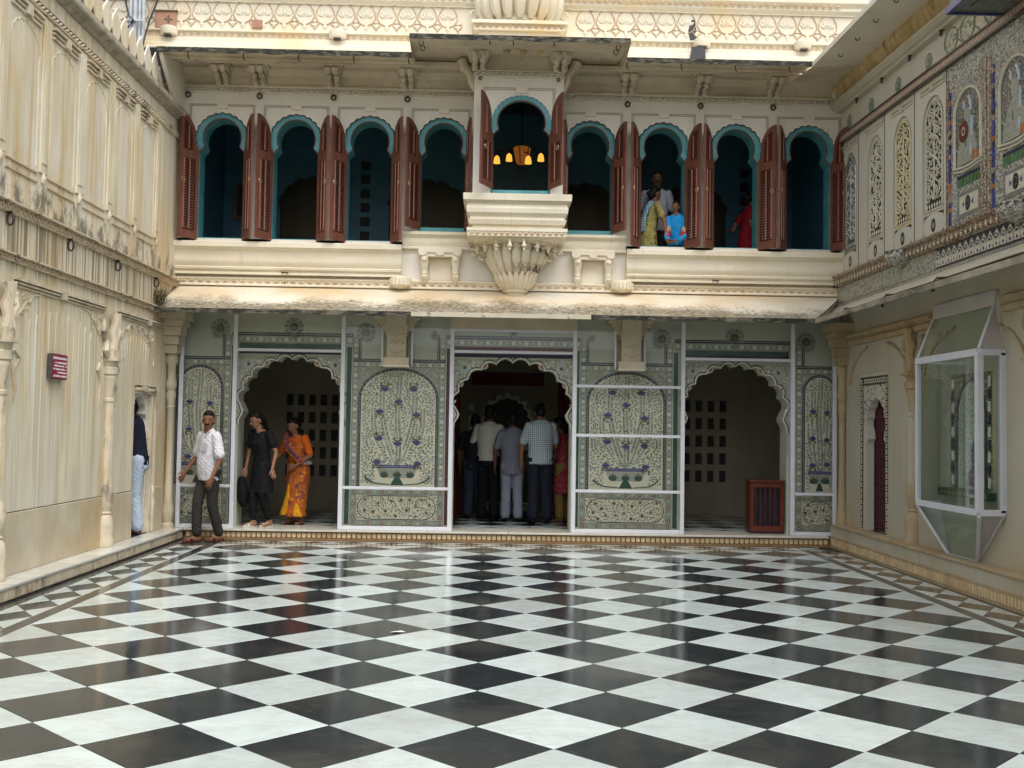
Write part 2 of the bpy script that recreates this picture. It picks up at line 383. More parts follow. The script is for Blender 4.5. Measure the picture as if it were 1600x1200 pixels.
    def leaf(s, u, v, a, L, W, w, h=.004):
        ca, sa = math.cos(a), math.sin(a)
        q = lambda x, y, z: (u + x * ca - y * sa, v + x * sa + y * ca, w + z)
        return s.add([q(0, 0, 0), q(L * .45, W / 2, 0), q(L, 0, 0), q(L * .45, -W / 2, 0), q(L * .45, 0, h)],
                     [(0, 3, 4), (3, 2, 4), (2, 1, 4), (1, 0, 4)])
    def disc(s, u, v, r, w, n=8, ry=None):
        ry = ry or r
        return s.add([(u + r * math.cos(2 * math.pi * i / n), v + ry * math.sin(2 * math.pi * i / n), w) for i in range(n)], [tuple(range(n))])
    def ring(s, u, v, r0, r1, w, n=12, ry=1.):
        vs = [(u + r * math.cos(2 * math.pi * i / n), v + r * ry * math.sin(2 * math.pi * i / n), w) for r in (r0, r1) for i in range(n)]
        return s.add(vs, [(i, (i + 1) % n, n + (i + 1) % n, n + i) for i in range(n)])
    def build(s, name, ms, parent=None, smooth=None, fix=True, bevel=0, origin=None, **k):
        if not s.v: return None
        a = np.array(s.v, dtype=np.float64)
        if origin is None:
            c = (a.min(0) + a.max(0)) / 2
            if parent is None: c[2] = a[:, 2].min()
        else: c = np.array(origin)
        me = bpy.data.meshes.new(name); me.from_pydata((a - c).tolist(), [], s.f)
        for m in (ms if isinstance(ms, (list, tuple)) else [ms]): me.materials.append(MATS[m])
        if max(s.m): me.polygons.foreach_set('material_index', s.m)
        if fix:
            b = bmesh.new(); b.from_mesh(me); bmesh.ops.recalc_face_normals(b, faces=b.faces); b.to_mesh(me); b.free()
        if smooth is not None:
            me.polygons.foreach_set('use_smooth', [True] * len(me.polygons))
            me.set_sharp_from_angle(angle=R(smooth))
        o = bpy.data.objects.new(name, me); _reg(o, tuple(c), parent)
        if bevel:
            bv = o.modifiers.new('bevel', 'BEVEL'); bv.width = bevel; bv.segments = 1; bv.limit_method = 'ANGLE'
        return tag(o, **k)

YF, XL, XR = 15.0, -4.37, 4.93          # facade plane, left wall plane, right wall plane
FT = lambda u, v, w: (u, YF - w, v)
LT = lambda u, v, w: (XL + w, u, v)
def RT(u, v, w): return (XR - w, u, v - .025 * (14.8 - u) * max(0, v - 3.3) / 2.39)

def polar_lobes(cx, cz, hx, hz, n, a0, a1, rl, f, step=1.5):
    """outline of a ring of lobes about (cx, cz), from angle a0 to a1 in degrees"""
    cs = [(hx * f * math.cos(R(a0 + (a1 - a0) * (i + .5) / n)), hz * f * math.sin(R(a0 + (a1 - a0) * (i + .5) / n))) for i in range(n)]
    out = []; a = a0; d = step if a1 > a0 else -step; N = int(abs(a1 - a0) / step)
    for i in range(N + 1):
        a = R(a0 + (a1 - a0) * i / N); dx, dz = math.cos(a), math.sin(a); best = 0
        for (x, z) in cs:
            b = dx * x + dz * z; q = b * b - (x * x + z * z - rl * rl)
            if q >= 0: best = max(best, b + math.sqrt(q))
        if best == 0: best = f * math.hypot(hx * dx, hz * dz)
        out.append((cx + best * dx, cz + best * dz))
    return out

# ================================================================== THE SETTING: ground
A = .3846; CX = .35; Y0 = 5.71            # half diagonal of a paving tile, axis of the court, a lattice row
XA, XB, YB = CX - 10 * A, CX + 10 * A, Y0 + 22 * A      # edges of the checker field
g = MB(); g.box(-6, 8, -3, 14.70, -.3, -.014)
floor = g.build('floor', 'black_grout', kind='structure')
def tile_mesh(name, pts, m, top=0., th=.012, ch=.004, gap=.002):
    c = Vector((sum(p[0] for p in pts) / len(pts), sum(p[1] for p in pts) / len(pts)))
    P = [(Vector(p) - c) for p in pts]
    P = [p * (1 - gap / p.length) for p in P]; Q = [p * (1 - ch / p.length) for p in P]; n = len(P)
    me = bpy.data.meshes.new(name)
    vs = [(*p, top - th) for p in P] + [(*p, top - ch * .5) for p in P] + [(*q, top) for q in Q]
    fs = [(i, (i + 1) % n, (i + 1) % n + n, i + n) for i in range(n)] + [(i + n, (i + 1) % n + n, (i + 1) % n + 2 * n, i + 2 * n) for i in range(n)]
    fs += [tuple(range(2 * n, 3 * n))]
    me.from_pydata(vs, [], fs); me.materials.append(MATS[m]); return me
dia = [(-A, 0), (0, -A), (A, 0), (0, A)]
tw = tile_mesh('white_tile', dia, 'marble_white'); tb = tile_mesh('black_tile', dia, 'marble_black')
half = {'l': [(0, -A), (A, 0), (0, A)], 'r': [(0, -A), (0, A), (-A, 0)], 't': [(-A, 0), (0, -A), (A, 0)]}
th_ = {k: tile_mesh('half_tile', v, 'marble_white') for k, v in half.items()}
rt = random.Random(3)
far = MB(); farw = MB()
def put_tile(me, name, x, y, par=None, lvl=.0016, tilt=.0022):
    o = place(me, name, floor, (x, y, rt.uniform(-lvl, 0)))
    o.rotation_euler = (rt.gauss(0, tilt), rt.gauss(0, tilt), rt.gauss(0, .0006)); return o
for j in range(-14, 23):
    for i in range(-9, 12):
        if (i + j) % 2 == 0: continue
        x, y = CX + (i - 1) * A, Y0 + j * A
        wht = (i % 2) != 0
        if y < 4.3 or abs(x - .1) > .50 * y + .75:        # beside or behind the view: one sheet of tiles each
            mb = farw if wht else far
            pts = [(max(XA, min(XB, x + p[0] * .998)), min(YB, y + p[1] * .998)) for p in dia]
            mb.add([(*p, 0) for p in pts], [(0, 1, 2, 3)]); continue
        if i in (-9, 11): me = th_['l' if i == -9 else 'r']; off = (A / 3 * (1 if i == -9 else -1), 0)
        elif j == 22: me = th_['t']; off = (0, -A / 3)
        else: me = tw if wht else tb; off = (0, 0)
        put_tile(me, 'white_tile' if wht else 'black_tile', x + off[0], y + off[1])
far.build('distant_black_tile', 'marble_black', floor, fix=False, kind='stuff')
farw.build('distant_white_tile', 'marble_white', floor, fix=False, kind='stuff')
# black band round the field, small diamond border, dark strip at the foot of the plinths
BW = .122
def strip(name, pts, m='marble_black'):
    mb = MB(); mb.prism(pts, -.012, -.0005); return mb.build(name, m, floor)
y_near = .6
strip('black_band', [(XA - BW, y_near), (XA - .002, y_near), (XA - .002, YB + .002), (XA - BW, YB + BW)])
strip('black_band', [(XB + .002, y_near), (XB + BW, y_near), (XB + BW, YB + BW), (XB + .002, YB + .002)])
strip('black_band', [(XA - .001, YB + .004), (XB + .001, YB + .004), (XB + BW - .003, YB + BW), (XA - BW + .003, YB + BW)])
xa, xb, yb = XA - BW - .002, XB + BW + .002, YB + BW + .002
XLK, XRK, YK = -4.09, 4.76, 14.70
def border_run(p0, dirv, nrm, n, w, L):
    """row of black diamonds with white triangles either side; w = border width"""
    h = w / 2; g = L / 2; D, N = Vector(dirv), Vector(nrm)
    b = tile_mesh('black_border_tile', [tuple(-N * h), tuple(D * g), tuple(N * h), tuple(-D * g)], 'marble_black')
    k = [tile_mesh('white_border_tile', [tuple(D * g * s_) for s_ in (-1, 1)] + [tuple(N * h * t_)], 'marble_white') for t_ in (1, -1)]
    for i in range(n):
        c = Vector(p0) + Vector(dirv) * (i + .5) * L + Vector(nrm) * h
        put_tile(b, 'black_border_tile', c.x, c.y)
        q = Vector(p0) + Vector(dirv) * (i + 1) * L
        a_ = q + Vector(nrm) * h / 3; put_tile(k[0], 'white_border_tile', a_.x, a_.y)
        b_ = q + Vector(nrm) * (w - h / 3); put_tile(k[1], 'white_border_tile', b_.x, b_.y)
w_l = .355
border_run((xa, yb + .0), (0, -1), (-1, 0), 21, w_l, .527)
border_run((xb, yb + .0), (0, -1), (1, 0), 21, w_l, .527)
border_run((xa - .02, yb), (1, 0), (0, 1), 15, .305, .5275)
strip('dark_strip', [(XLK - .02, y_near), (xa - w_l - .002, y_near), (xa - w_l - .002, 14.9), (XLK - .02, 14.9)])
strip('dark_strip', [(xb + w_l + .002, y_near), (XRK + .02, y_near), (XRK + .02, 14.9), (xb + w_l + .002, 14.9)])
strip('dark_strip', [(xa - w_l, yb + .307), (xb + w_l, yb + .307), (xb + w_l, YK + .02), (xa - w_l, YK + .02)])

# ------------------------------------------------------------------ plinths (steps) round the court
def bead_row(parent, tf, u0, u1, v0, v1, w, step, m='dentil_tan'):
    mb = MB(tf); n = int((u1 - u0) / step)
    for i in range(n):
        u = u0 + (i + .5) * step; r = step * .38; vm = (v0 + v1) / 2
        pts = [(u - r, v1), (u - r, vm - .2 * r)] + [(u + r * math.cos(R(a)), vm - (v1 - v0) * .2 + (v1 - v0) * .3 * math.sin(R(a))) for a in (210, 240, 270, 300, 330)] + [(u + r, vm - .2 * r), (u + r, v1)]
        mb.prism(pts, w - .03, w, back=False)
    return mb.build('bead_row', m, parent, fix=False, kind='stuff')
front = empty('front_step', (CX, 14.75, 0), kind='structure')
for k in range(8):
    x0 = XLK + k * 1.1; mb = MB(); mb.box(x0, min(x0 + 1.096, XRK), 14.69, 15.36, .115, .142); mb.build('marble_slab', 'step_marble', front, bevel=.004)
mb = MB(); mb.box(XLK, XRK, 14.725, 15.3, .095, .114); mb.box(XLK, XRK, 14.745, 15.3, 0, .095); mb.build('step_face', 'step_tan', front)
mb = MB(); mb.box(XLK, XRK, 14.70, 14.76, -.01, .022); mb.build('step_foot', 'step_tan', front)
bead_row(front, lambda u, v, w: (u, 14.745 - w, v), XLK + .02, XRK - .02, .03, .095, .022, .068)
left = empty('left_step', (-4.2, 10, 0), kind='structure')
rs = random.Random(5); y = 15.0
while y > 1:
    L = rs.uniform(.9, 1.5); mb = MB(); mb.box(XL, XLK + .0, y - L + .003, y, .115, .142); mb.build('marble_slab', 'marble_slab', left, bevel=.004); y -= L
mb = MB(); mb.box(XL, XLK - .03, 1, 15.0, .0, .114); mb.build('step_face', 'wall_stone', left)
mb = MB(); mb.box(XLK - .029, XLK - .012, 1, 14.72, .085, .114); mb.build('step_moulding', 'wall_trim', left)
mb = MB()
for i in range(200):
    yy = 14.7 - i * .068; mb.box(XLK - .029, XLK - .008, yy - .05, yy, .02, .084)
mb.build('dentil_row', 'wall_trim', left, fix=False, kind='stuff')
right = empty('right_step', (4.8, 10, 0), kind='structure')
y = 14.72
while y > 1:
    L = rs.uniform(1.4, 2.1); mb = MB(); mb.box(XRK - .012, XR + .05, y - L + .003, y, .28, .312); mb.build('stone_slab', 'right_stone', right, bevel=.005); y -= L
mb = MB(); mb.box(XRK, XR + .3, 1, 15.0, .0, .279); mb.build('step_face', 'right_plaster', right)
mb = MB(); mb.box(XRK - .02, XRK - .001, 1, 14.72, .12, .15); mb.box(XRK - .03, XRK - .001, 1, 14.72, -.01, .025); mb.build('step_moulding', 'right_stone', right)
mb = MB()
for i in range(210):
    yy = 14.7 - i * .065; mb.box(XRK - .026, XRK - .001, yy - .036, yy, .03, .118)
mb.build('dentil_row', 'dentil_tan', right, fix=False, kind='stuff')

# ================================================================== INTERIORS behind the facade
HF = empty('hall', (CX, 17, .14), kind='structure')
mb = MB(); mb.box(-4.4, 5, 15.36, 20.5, .0, .128); mb.build('floor_bed', 'black_grout', HF)
h = .285; hw_ = tile_mesh('floor_tile', [(-h, 0), (0, -h), (h, 0), (0, h)], 'marble_white', .142); hb_ = tile_mesh('floor_tile', [(-h, 0), (0, -h), (h, 0), (0, h)], 'marble_black', .142)
for j in range(0, 11):
    for i in range(-16, 16):
        if (i + j) % 2: continue
        x, y = CX + i * h, 15.66 + j * h
        if -4.3 < x < 4.85: place(hb_ if j % 2 else hw_, 'black_tile' if j % 2 else 'white_tile', HF, (x, y, 0))
def wallbox(name, m, *b):
    mb = MB(); mb.box(*b); return mb.build(name, m, HF)
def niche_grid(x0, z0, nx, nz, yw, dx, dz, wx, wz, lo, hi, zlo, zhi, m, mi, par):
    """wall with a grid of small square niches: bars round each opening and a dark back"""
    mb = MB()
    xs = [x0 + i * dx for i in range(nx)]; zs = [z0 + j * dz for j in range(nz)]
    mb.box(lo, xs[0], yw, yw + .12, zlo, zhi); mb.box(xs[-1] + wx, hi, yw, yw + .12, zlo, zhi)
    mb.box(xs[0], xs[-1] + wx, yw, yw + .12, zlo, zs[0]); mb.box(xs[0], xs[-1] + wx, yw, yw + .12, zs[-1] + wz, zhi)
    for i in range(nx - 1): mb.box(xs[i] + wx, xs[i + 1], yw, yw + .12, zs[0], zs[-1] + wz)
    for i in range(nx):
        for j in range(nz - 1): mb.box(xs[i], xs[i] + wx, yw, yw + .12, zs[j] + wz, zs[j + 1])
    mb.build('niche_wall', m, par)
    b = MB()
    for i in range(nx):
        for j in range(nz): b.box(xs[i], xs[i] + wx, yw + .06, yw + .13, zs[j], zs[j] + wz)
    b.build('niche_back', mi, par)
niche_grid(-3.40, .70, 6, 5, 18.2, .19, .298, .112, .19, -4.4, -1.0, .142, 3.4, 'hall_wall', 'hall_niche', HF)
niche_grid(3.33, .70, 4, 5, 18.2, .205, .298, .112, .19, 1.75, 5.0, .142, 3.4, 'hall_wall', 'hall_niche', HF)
mb = MB(); mb.box(-4.4, -1.0, 18.17, 18.2, .142, .26); mb.box(1.75, 5.0, 18.17, 18.2, .142, .26); mb.build('skirting', 'hall_wall', HF)
wallbox('partition', 'hall_wall', -1.25, -1.0, 16.9, 18.6, .142, 3.4); wallbox('partition', 'hall_wall', 1.75, 2.0, 16.9, 18.6, .142, 3.4)
wallbox('side_wall', 'hall_wall', -4.6, -4.4, 15.3, 18.4, 0, 3.4); wallbox('side_wall', 'hall_wall', 5.0, 5.2, 15.3, 18.4, 0, 3.4)
wallbox('ceiling', 'hall_wall', -4.6, 5.2, 15.3, 20.6, 3.4, 3.55)
# inner doorway: cusped white arch with bulb edge, carved posts, red hangings
cxi, yi = .34, 18.6
pts = polar_lobes(cxi, 1.62, .42, .48, 9, 180, 0, .075, .86)
ow = [(-1.0, .142), (-1.0, 2.9), (1.75, 2.9), (1.75, .142), (cxi + .42, .142)] + pts[::-1] + [(cxi - .42, .142)]
mb = MB(lambda u, v, w: (u, yi - w, v)); mb.prism(ow, -.15, 0); mb.build('inner_arch_wall', 'hall_wall', HF)
mb = MB(lambda u, v, w: (u, yi - w, v)); mb.tube([(p[0], p[1], .012) for p in pts], .02, 6); mb.build('arch_edge', 'paint_white', HF)
for i in range(7):
    a = R(28 + i * 20.7); mb = MB(); mb.ell((cxi + .44 * math.cos(a), yi - .05, 1.62 + .50 * math.sin(a)), (.055, .03, .05), 8, 6); mb.build('carved_bud', 'paint_white', HF, smooth=60)
for sx in (-.62, .62):
    mb = MB()
    for k in range(5): mb.box(cxi + sx - .045, cxi + sx + .045, yi - .06, yi - .001, 1.05 + k * .20, 1.17 + k * .20)
    mb.build('mirror_post', 'paint_white', HF)
mb = MB(); mb.box(cxi - .62, cxi + .62, yi - .05, yi - .002, 2.30, 2.52); mb.build('red_lintel', 'curtain_red', HF)
for sx in (-1, 1):
    mb = MB(); prof = []
    for i in range(25):
        x = cxi + sx * (.78 + .5 * i / 24); prof.append((x, 17.15 + .035 * math.sin(i * 1.6)))
    vs = [(x, y, .16) for x, y in prof] + [(x, y, 2.75) for x, y in prof]
    mb.add(vs, [(i, i + 1, i + 26, i + 25) for i in range(24)])
    o = mb.build('curtain', 'curtain_red', smooth=80); tag(o, 'dark red curtain hanging inside the middle arch, %s of the visitors' % ('left' if sx < 0 else 'right'), 'curtain', 'curtains inside the middle arch')
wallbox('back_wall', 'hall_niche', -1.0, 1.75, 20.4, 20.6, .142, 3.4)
# upper room
UR = empty('upper_room', (CX, 17, 3.6), kind='structure')
def ub(name, m, *b):
    mb = MB(); mb.box(*b); return mb.build(name, m, UR)
ub('room_floor', 'hall_wall', -4.6, 5.2, 15.36, 19, 3.56, 3.66)
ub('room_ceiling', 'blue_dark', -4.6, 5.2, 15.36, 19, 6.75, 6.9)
ub('side_wall', 'blue_wall', -4.6, -4.39, 15.36, 19, 3.66, 6.75); ub('side_wall', 'blue_wall', 5.0, 5.2, 15.36, 19, 3.66, 6.75)
# back wall with dark cusped recesses and ladders of small niches between
yb_ = 17.6
for k, c in enumerate((-2.62, -.75, 1.35, 2.95, 4.5)):
    pass
spans = [(-4.39, -4.0, 0), (-4.0, -3.55, 1), (-3.55, -2.35, 2), (-2.35, -1.8, 1), (-1.8, -.3, 2), (-.3, .9, 0), (.9, 2.2, 2), (2.2, 2.6, 1), (2.6, 4.0, 2), (4.0, 4.4, 1), (4.4, 5.0, 0)]
for a0, a1, kind in spans:
    if kind == 0: ub('back_wall', 'blue_wall', a0, a1, yb_, yb_ + .12, 3.66, 6.75)
    elif kind == 1:
        w_ = .15; m_ = (a0 + a1) / 2
        niche_grid(m_ - w_ / 2, 3.9, 1, 9, yb_, .2, .235, w_, .15, a0, a1, 3.66, 6.75, 'blue_wall', 'hall_niche', UR)
    else:
        hw2 = (a1 - a0) / 2; c = (a0 + a1) / 2
        pts = polar_lobes(c, 5.15, hw2 * .85, .45, 7, 180, 0, .13, .85, 4)
        o = [(a0, 3.66), (a0, 6.75), (a1, 6.75), (a1, 3.66), (c + hw2 * .85, 3.66)] + pts[::-1] + [(c - hw2 * .85, 3.66)]
        mb = MB(lambda u, v, w: (u, yb_ - w, v)); mb.prism(o, -.12, 0); mb.build('back_arch', 'blue_wall', UR)
ub('inner_room_wall', 'hall_wall', -4.4, 5.0, 18.9, 19.0, 3.66, 6.75)
pf = empty('picture_frame', (-4.03, 17.55, 4.95), 'small dark framed picture hanging on the blue wall inside the leftmost window', 'picture')
mb = MB(); mb.box(-4.16, -3.9, 17.545, 17.595, 4.95, 5.45); mb.build('picture', 'hall_niche', pf)
mb = MB()
for q in ((-4.20, -4.16, 4.91, 5.49), (-3.90, -3.86, 4.91, 5.49), (-4.16, -3.90, 4.91, 4.95), (-4.16, -3.90, 5.45, 5.49)): mb.box(q[0], q[1], 17.53, 17.598, q[2], q[3])
mb.build('frame', 'red_wood', pf)

# ================================================================== FACADE
FA = empty('palace_facade', (CX, 15, 0), 'cream palace facade with three cusped arches below and a row of shuttered windows above', 'building')
def fbuild(mb, name, m, par=None, **k): return mb.build(name, m, par or FA, **k)
ARCH = [(-2.735, .735), (.345, .825), (3.47, .74)]      # centre, half width
VS, VT = 1.80, 2.50
edges = [XL - .3, (-3.47 - 2.0) / 2, 0, 0]
bays = [(-3.475, -1.995), (-.50, 1.19), (2.71, 4.225)]
piers = [(XL - .3, -3.475), (-1.995, -.50), (1.19, 2.71), (4.225, XR + .3)]
def arch_outline(c, hw, spring, apex, n=10):
    top = polar_lobes(c, spring, hw, apex - spring, n, 176, 4, hw * .155, .885)
    sl = [(c - hw * .99, spring - .24), (c - hw * .985, spring - .17), (c - hw * .93, spring - .10), (c - hw * .91, spring - .05), (c - hw * .945, spring)]
    sr_ = [(2 * c - x, z) for x, z in sl[::-1]]
    return sl + top + sr_
for k, (a0, a1) in enumerate(piers):
    mb = MB(FT); mb.box(a0, a1, .142, 3.30, -.36, 0)
    fbuild(mb, 'pier', 'paint_green_pale')
for (a0, a1), (c, hw) in zip(bays, ARCH):
    ol = arch_outline(c, hw, VS, VT)
    poly = [(a0, .142), (a0, 3.30), (a1, 3.30), (a1, .142), (c + hw * .99, .142)] + ol[::-1] + [(c - hw * .99, .142)]
    mb = MB(FT); mb.prism(poly, -.36, 0); ar = fbuild(mb, 'arch_wall', 'paint_green_pale')
    # painted spandrel: leafy scrolls, two big rosettes, white edge and black inner line
    sp_ = empty('spandrel_painting', (c, YF, 2.2), parent=FA)
    mb = MB(FT); up_ = [(a0 + .01, 1.2), (a0 + .01, 2.53), (a1 - .01, 2.53), (a1 - .01, 1.2), (c + hw * .985, 1.2)] + ol[::-1] + [(c - hw * .985, 1.2)]
    mb.flat(up_, .004); mb.build('ground', 'paint_sage', sp_)
    mb = MB(FT); mb.tube([(x, z, .008) for x, z in ol], .009, 5); mb.build('white_edge', 'paint_white', sp_, fix=False)
    def off(x, z, d):
        vx, vz = x - c, z - (VS - .05); L = math.hypot(vx, vz); return (x + vx / L * d, z + vz / L * d)
    mb = MB(FT); mb.tube([(*off(x, z, .026), .006) for x, z in ol], .006, 4); mb.build('dark_edge', 'paint_navy', sp_, fix=False)
    mb = MB(FT); rr = random.Random(k_seed := int(abs(c) * 100)); pts_ = []
    inside = lambda x, z: a0 + .03 < x < a1 - .03 and z < 2.5 and z > 1.9 - .0 and ((x - c) / (hw * 1.06)) ** 2 + ((z - VS) / ((VT - VS) * 1.07)) ** 2 > 1
    for t in range(2600):
        x, z = rr.uniform(a0, a1), rr.uniform(1.62, 2.52)
        if not inside(x, z) and not (z <= 1.9 and abs(x - c) > hw * .99): continue
        if any((x - p[0]) ** 2 + (z - p[1]) ** 2 < .027 ** 2 for p in pts_): continue
        pts_.append((x, z)); mb.mi = rr.choice((0, 0, 1, 2, 2, 3))
        mb.leaf(x, z, rr.uniform(0, 6.28), rr.uniform(.035, .06), .024, .005, .002)
    mb.build('scrollwork', ['paint_leaf_dark', 'paint_leaf', 'paint_white', 'paint_gold'], sp_, fix=False, kind='stuff')
    for s_ in (-1, 1):
        for (dx, z, r_, m_) in ((.60, 2.40, .085, 'paint_leaf'), (.36, 2.43, .055, 'paint_red'), (.655, 2.17, .045, 'paint_red')):
            mb = MB(FT); x = c + s_ * dx * hw / .735
            mb.mi = 0; mb.disc(x, z, r_, .009, 14)
            mb.mi = 1
            for q in range(8): mb.leaf(x, z, q * math.pi / 4, r_ * .95, r_ * .45, .011, .002)
            mb.mi = 2; mb.disc(x, z, r_ * .3, .014, 8)
            mb.build('painted_rosette', ['paint_sage', m_ if m_ != 'paint_leaf' else 'paint_leaf_grey', 'paint_brown'], sp_, fix=False)

# painted frieze over the openings, stepping down over the piers
def dotted(mb, u0, v0, u1, v1, hor, w, mi0=0, mi1=1, step=.026, r=.006):
    mb.mi = mi0; mb.box(u0, u1, v0, v1, 0, w)
    mb.mi = mi1; L = (u1 - u0) if hor else (v1 - v0); n = int(L / step)
    for i in range(n):
        t = (i + .5) * step
        x, z = (u0 + t, (v0 + v1) / 2) if hor else ((u0 + u1) / 2, v0 + t)
        mb.add([(x - r, z - r, w + .001), (x + r, z - r, w + .001), (x + r, z + r, w + .001), (x - r, z + r, w + .001)], [(0, 1, 2, 3)])
def flower_band(mb, u0, v0, u1, v1, hor, w, cols=(4, 1), step=.078, bgc=2):
    """band of alternating rosettes between thin lines"""
    mb.mi = bgc; mb.box(u0, u1, v0, v1, 0, w)
    mb.mi = 0; e = .004
    if hor: mb.box(u0, u1, v0, v0 + e, w, w + .002); mb.box(u0, u1, v1 - e, v1, w, w + .002)
    else: mb.box(u0, u0 + e, v0, v1, w, w + .002); mb.box(u1 - e, u1, v0, v1, w, w + .002)
    L = (u1 - u0) if hor else (v1 - v0); n = max(1, int(round(L / step))); st = L / n; wd_ = (v1 - v0) if hor else (u1 - u0)
    for i in range(n):
        t = (i + .5) * st; x, z = (u0 + t, (v0 + v1) / 2) if hor else ((u0 + u1) / 2, v0 + t)
        r_ = min(st, wd_) * .36; mb.mi = cols[i % len(cols)]
        mb.disc(x, z, r_, w + .0015, 8); mb.mi = 1; mb.disc(x, z, r_ * .35, w + .003, 6)
        for q in (-.5, .5):
            x2, z2 = (x + q * st, z) if hor else (x, z + q * st); mb.mi = 0
            mb.disc(x2, z2, r_ * .28, w + .0015, 4)
PB = ['paint_navy', 'paint_white', 'paint_sage', 'paint_red', 'paint_leaf_grey', 'paint_greenbar', 'paint_maroon', 'paint_cream', 'paint_blue']
for k, (a0, a1) in enumerate(bays):
    fr = MB(FT); e0, e1 = a0 - .10, a1 + .10
    top = 2.845
    dotted(fr, e0, top - .045, e1, top, True, .004); flower_band(fr, e0, top - .145, e1, top - .045, True, .003, (1, 4), .09)
    fr.mi = 5 if k != 1 else 6; fr.box(e0 + .1, e1 - .1, top - .21, top - .15, 0, .003)
    fr.mi = 0; fr.box(e0 + .1, e1 - .1, top - .30, top - .211, 0, .003)
    fbuild(fr, 'painted_frieze', PB, fix=False)
# step-down pieces on the piers and medallions like peacock fans
def fan(par, u, v, r, ang):
    mb = MB(FT); n = 15
    mb.mi = 0; mb.disc(u, v, r, .004, 20)
    for i in range(n):
        a = ang + R(-115 + 230 * i / (n - 1)); mb.mi = 1 if i % 2 else 2
        mb.leaf(u + .45 * r * math.cos(a), v + .45 * r * math.sin(a), a, r * .56, r * .2, .006, .002)
    mb.mi = 3; mb.disc(u, v, r * .42, .008, 12); mb.mi = 4; mb.disc(u, v - r * .1, r * .2, .01, 8)
    b = ang + math.pi; mb.mi = 2
    for q in (-.6, -.2, .2, .6): mb.leaf(u + .75 * r * math.cos(b), v + .75 * r * math.sin(b), b + q * 1.8, r * .7, r * .14, .006, .002)
    return mb.build('peacock_fan_medallion', ['paint_leaf', 'paint_leaf_grey', 'paint_leaf_dark', 'paint_brown', 'paint_red'], par, fix=False)
H90 = math.pi / 2
for (u, v, a) in ((-3.74, 2.895, H90 - .55), (-2.72, 2.925, H90), (-1.72, 2.87, H90 + .55), (2.43, 2.85, H90 - .55), (3.455, 2.885, H90), (4.47, 2.84, H90 + .55)): fan(FA, u, v, .135, a)
for (u, v) in ((-.76, 2.845), (.345, 2.89), (1.44, 2.845)): fan(FA, u, v, .06, H90)

# painted pier panels behind the glass
def region_pts(rnd, inside, u0, u1, v0, v1, d, n):
    cell = {}; out = []
    for _ in range(n):
        x, z = rnd.uniform(u0, u1), rnd.uniform(v0, v1)
        if not inside(x, z): continue
        gx, gz = int(x / d), int(z / d); ok = True
        for i in (-1, 0, 1):
            for j in (-1, 0, 1):
                for p in cell.get((gx + i, gz + j), ()):
                    if (p[0] - x) ** 2 + (p[1] - z) ** 2 < d * d: ok = False
        if ok: cell.setdefault((gx, gz), []).append((x, z)); out.append((x, z))
    return out
def lotus_flower(par, x, z, s_, upside, colr='paint_blue'):
    mb = MB(FT); d = -1 if upside else 1
    mb.mi = 0
    for q in range(7): mb.leaf(x, z, R((20 + q * 23.3) * d), .048 * s_, .024 * s_, .009, .003)
    mb.mi = 1
    for t in (-1, 1):
        mb.tube([(x + t * .004 * s_, z - d * .004 * s_, .008), (x + t * .02 * s_, z - d * .018 * s_, .008), (x + t * .034 * s_, z - d * .016 * s_, .008), (x + t * .034 * s_, z - d * .034 * s_, .008), (x + t * .022 * s_, z - d * .044 * s_, .008)], .0065 * s_, 5)
    mb.mi = 2; mb.disc(x, z - d * .012 * s_, .01 * s_, .012, 6); mb.leaf(x, z - d * .02 * s_, -H90 * d, .03 * s_, .012 * s_, .008, .002)
    mb.build('painted_lotus', [colr, 'paint_brown', 'paint_gold'], par, fix=False)
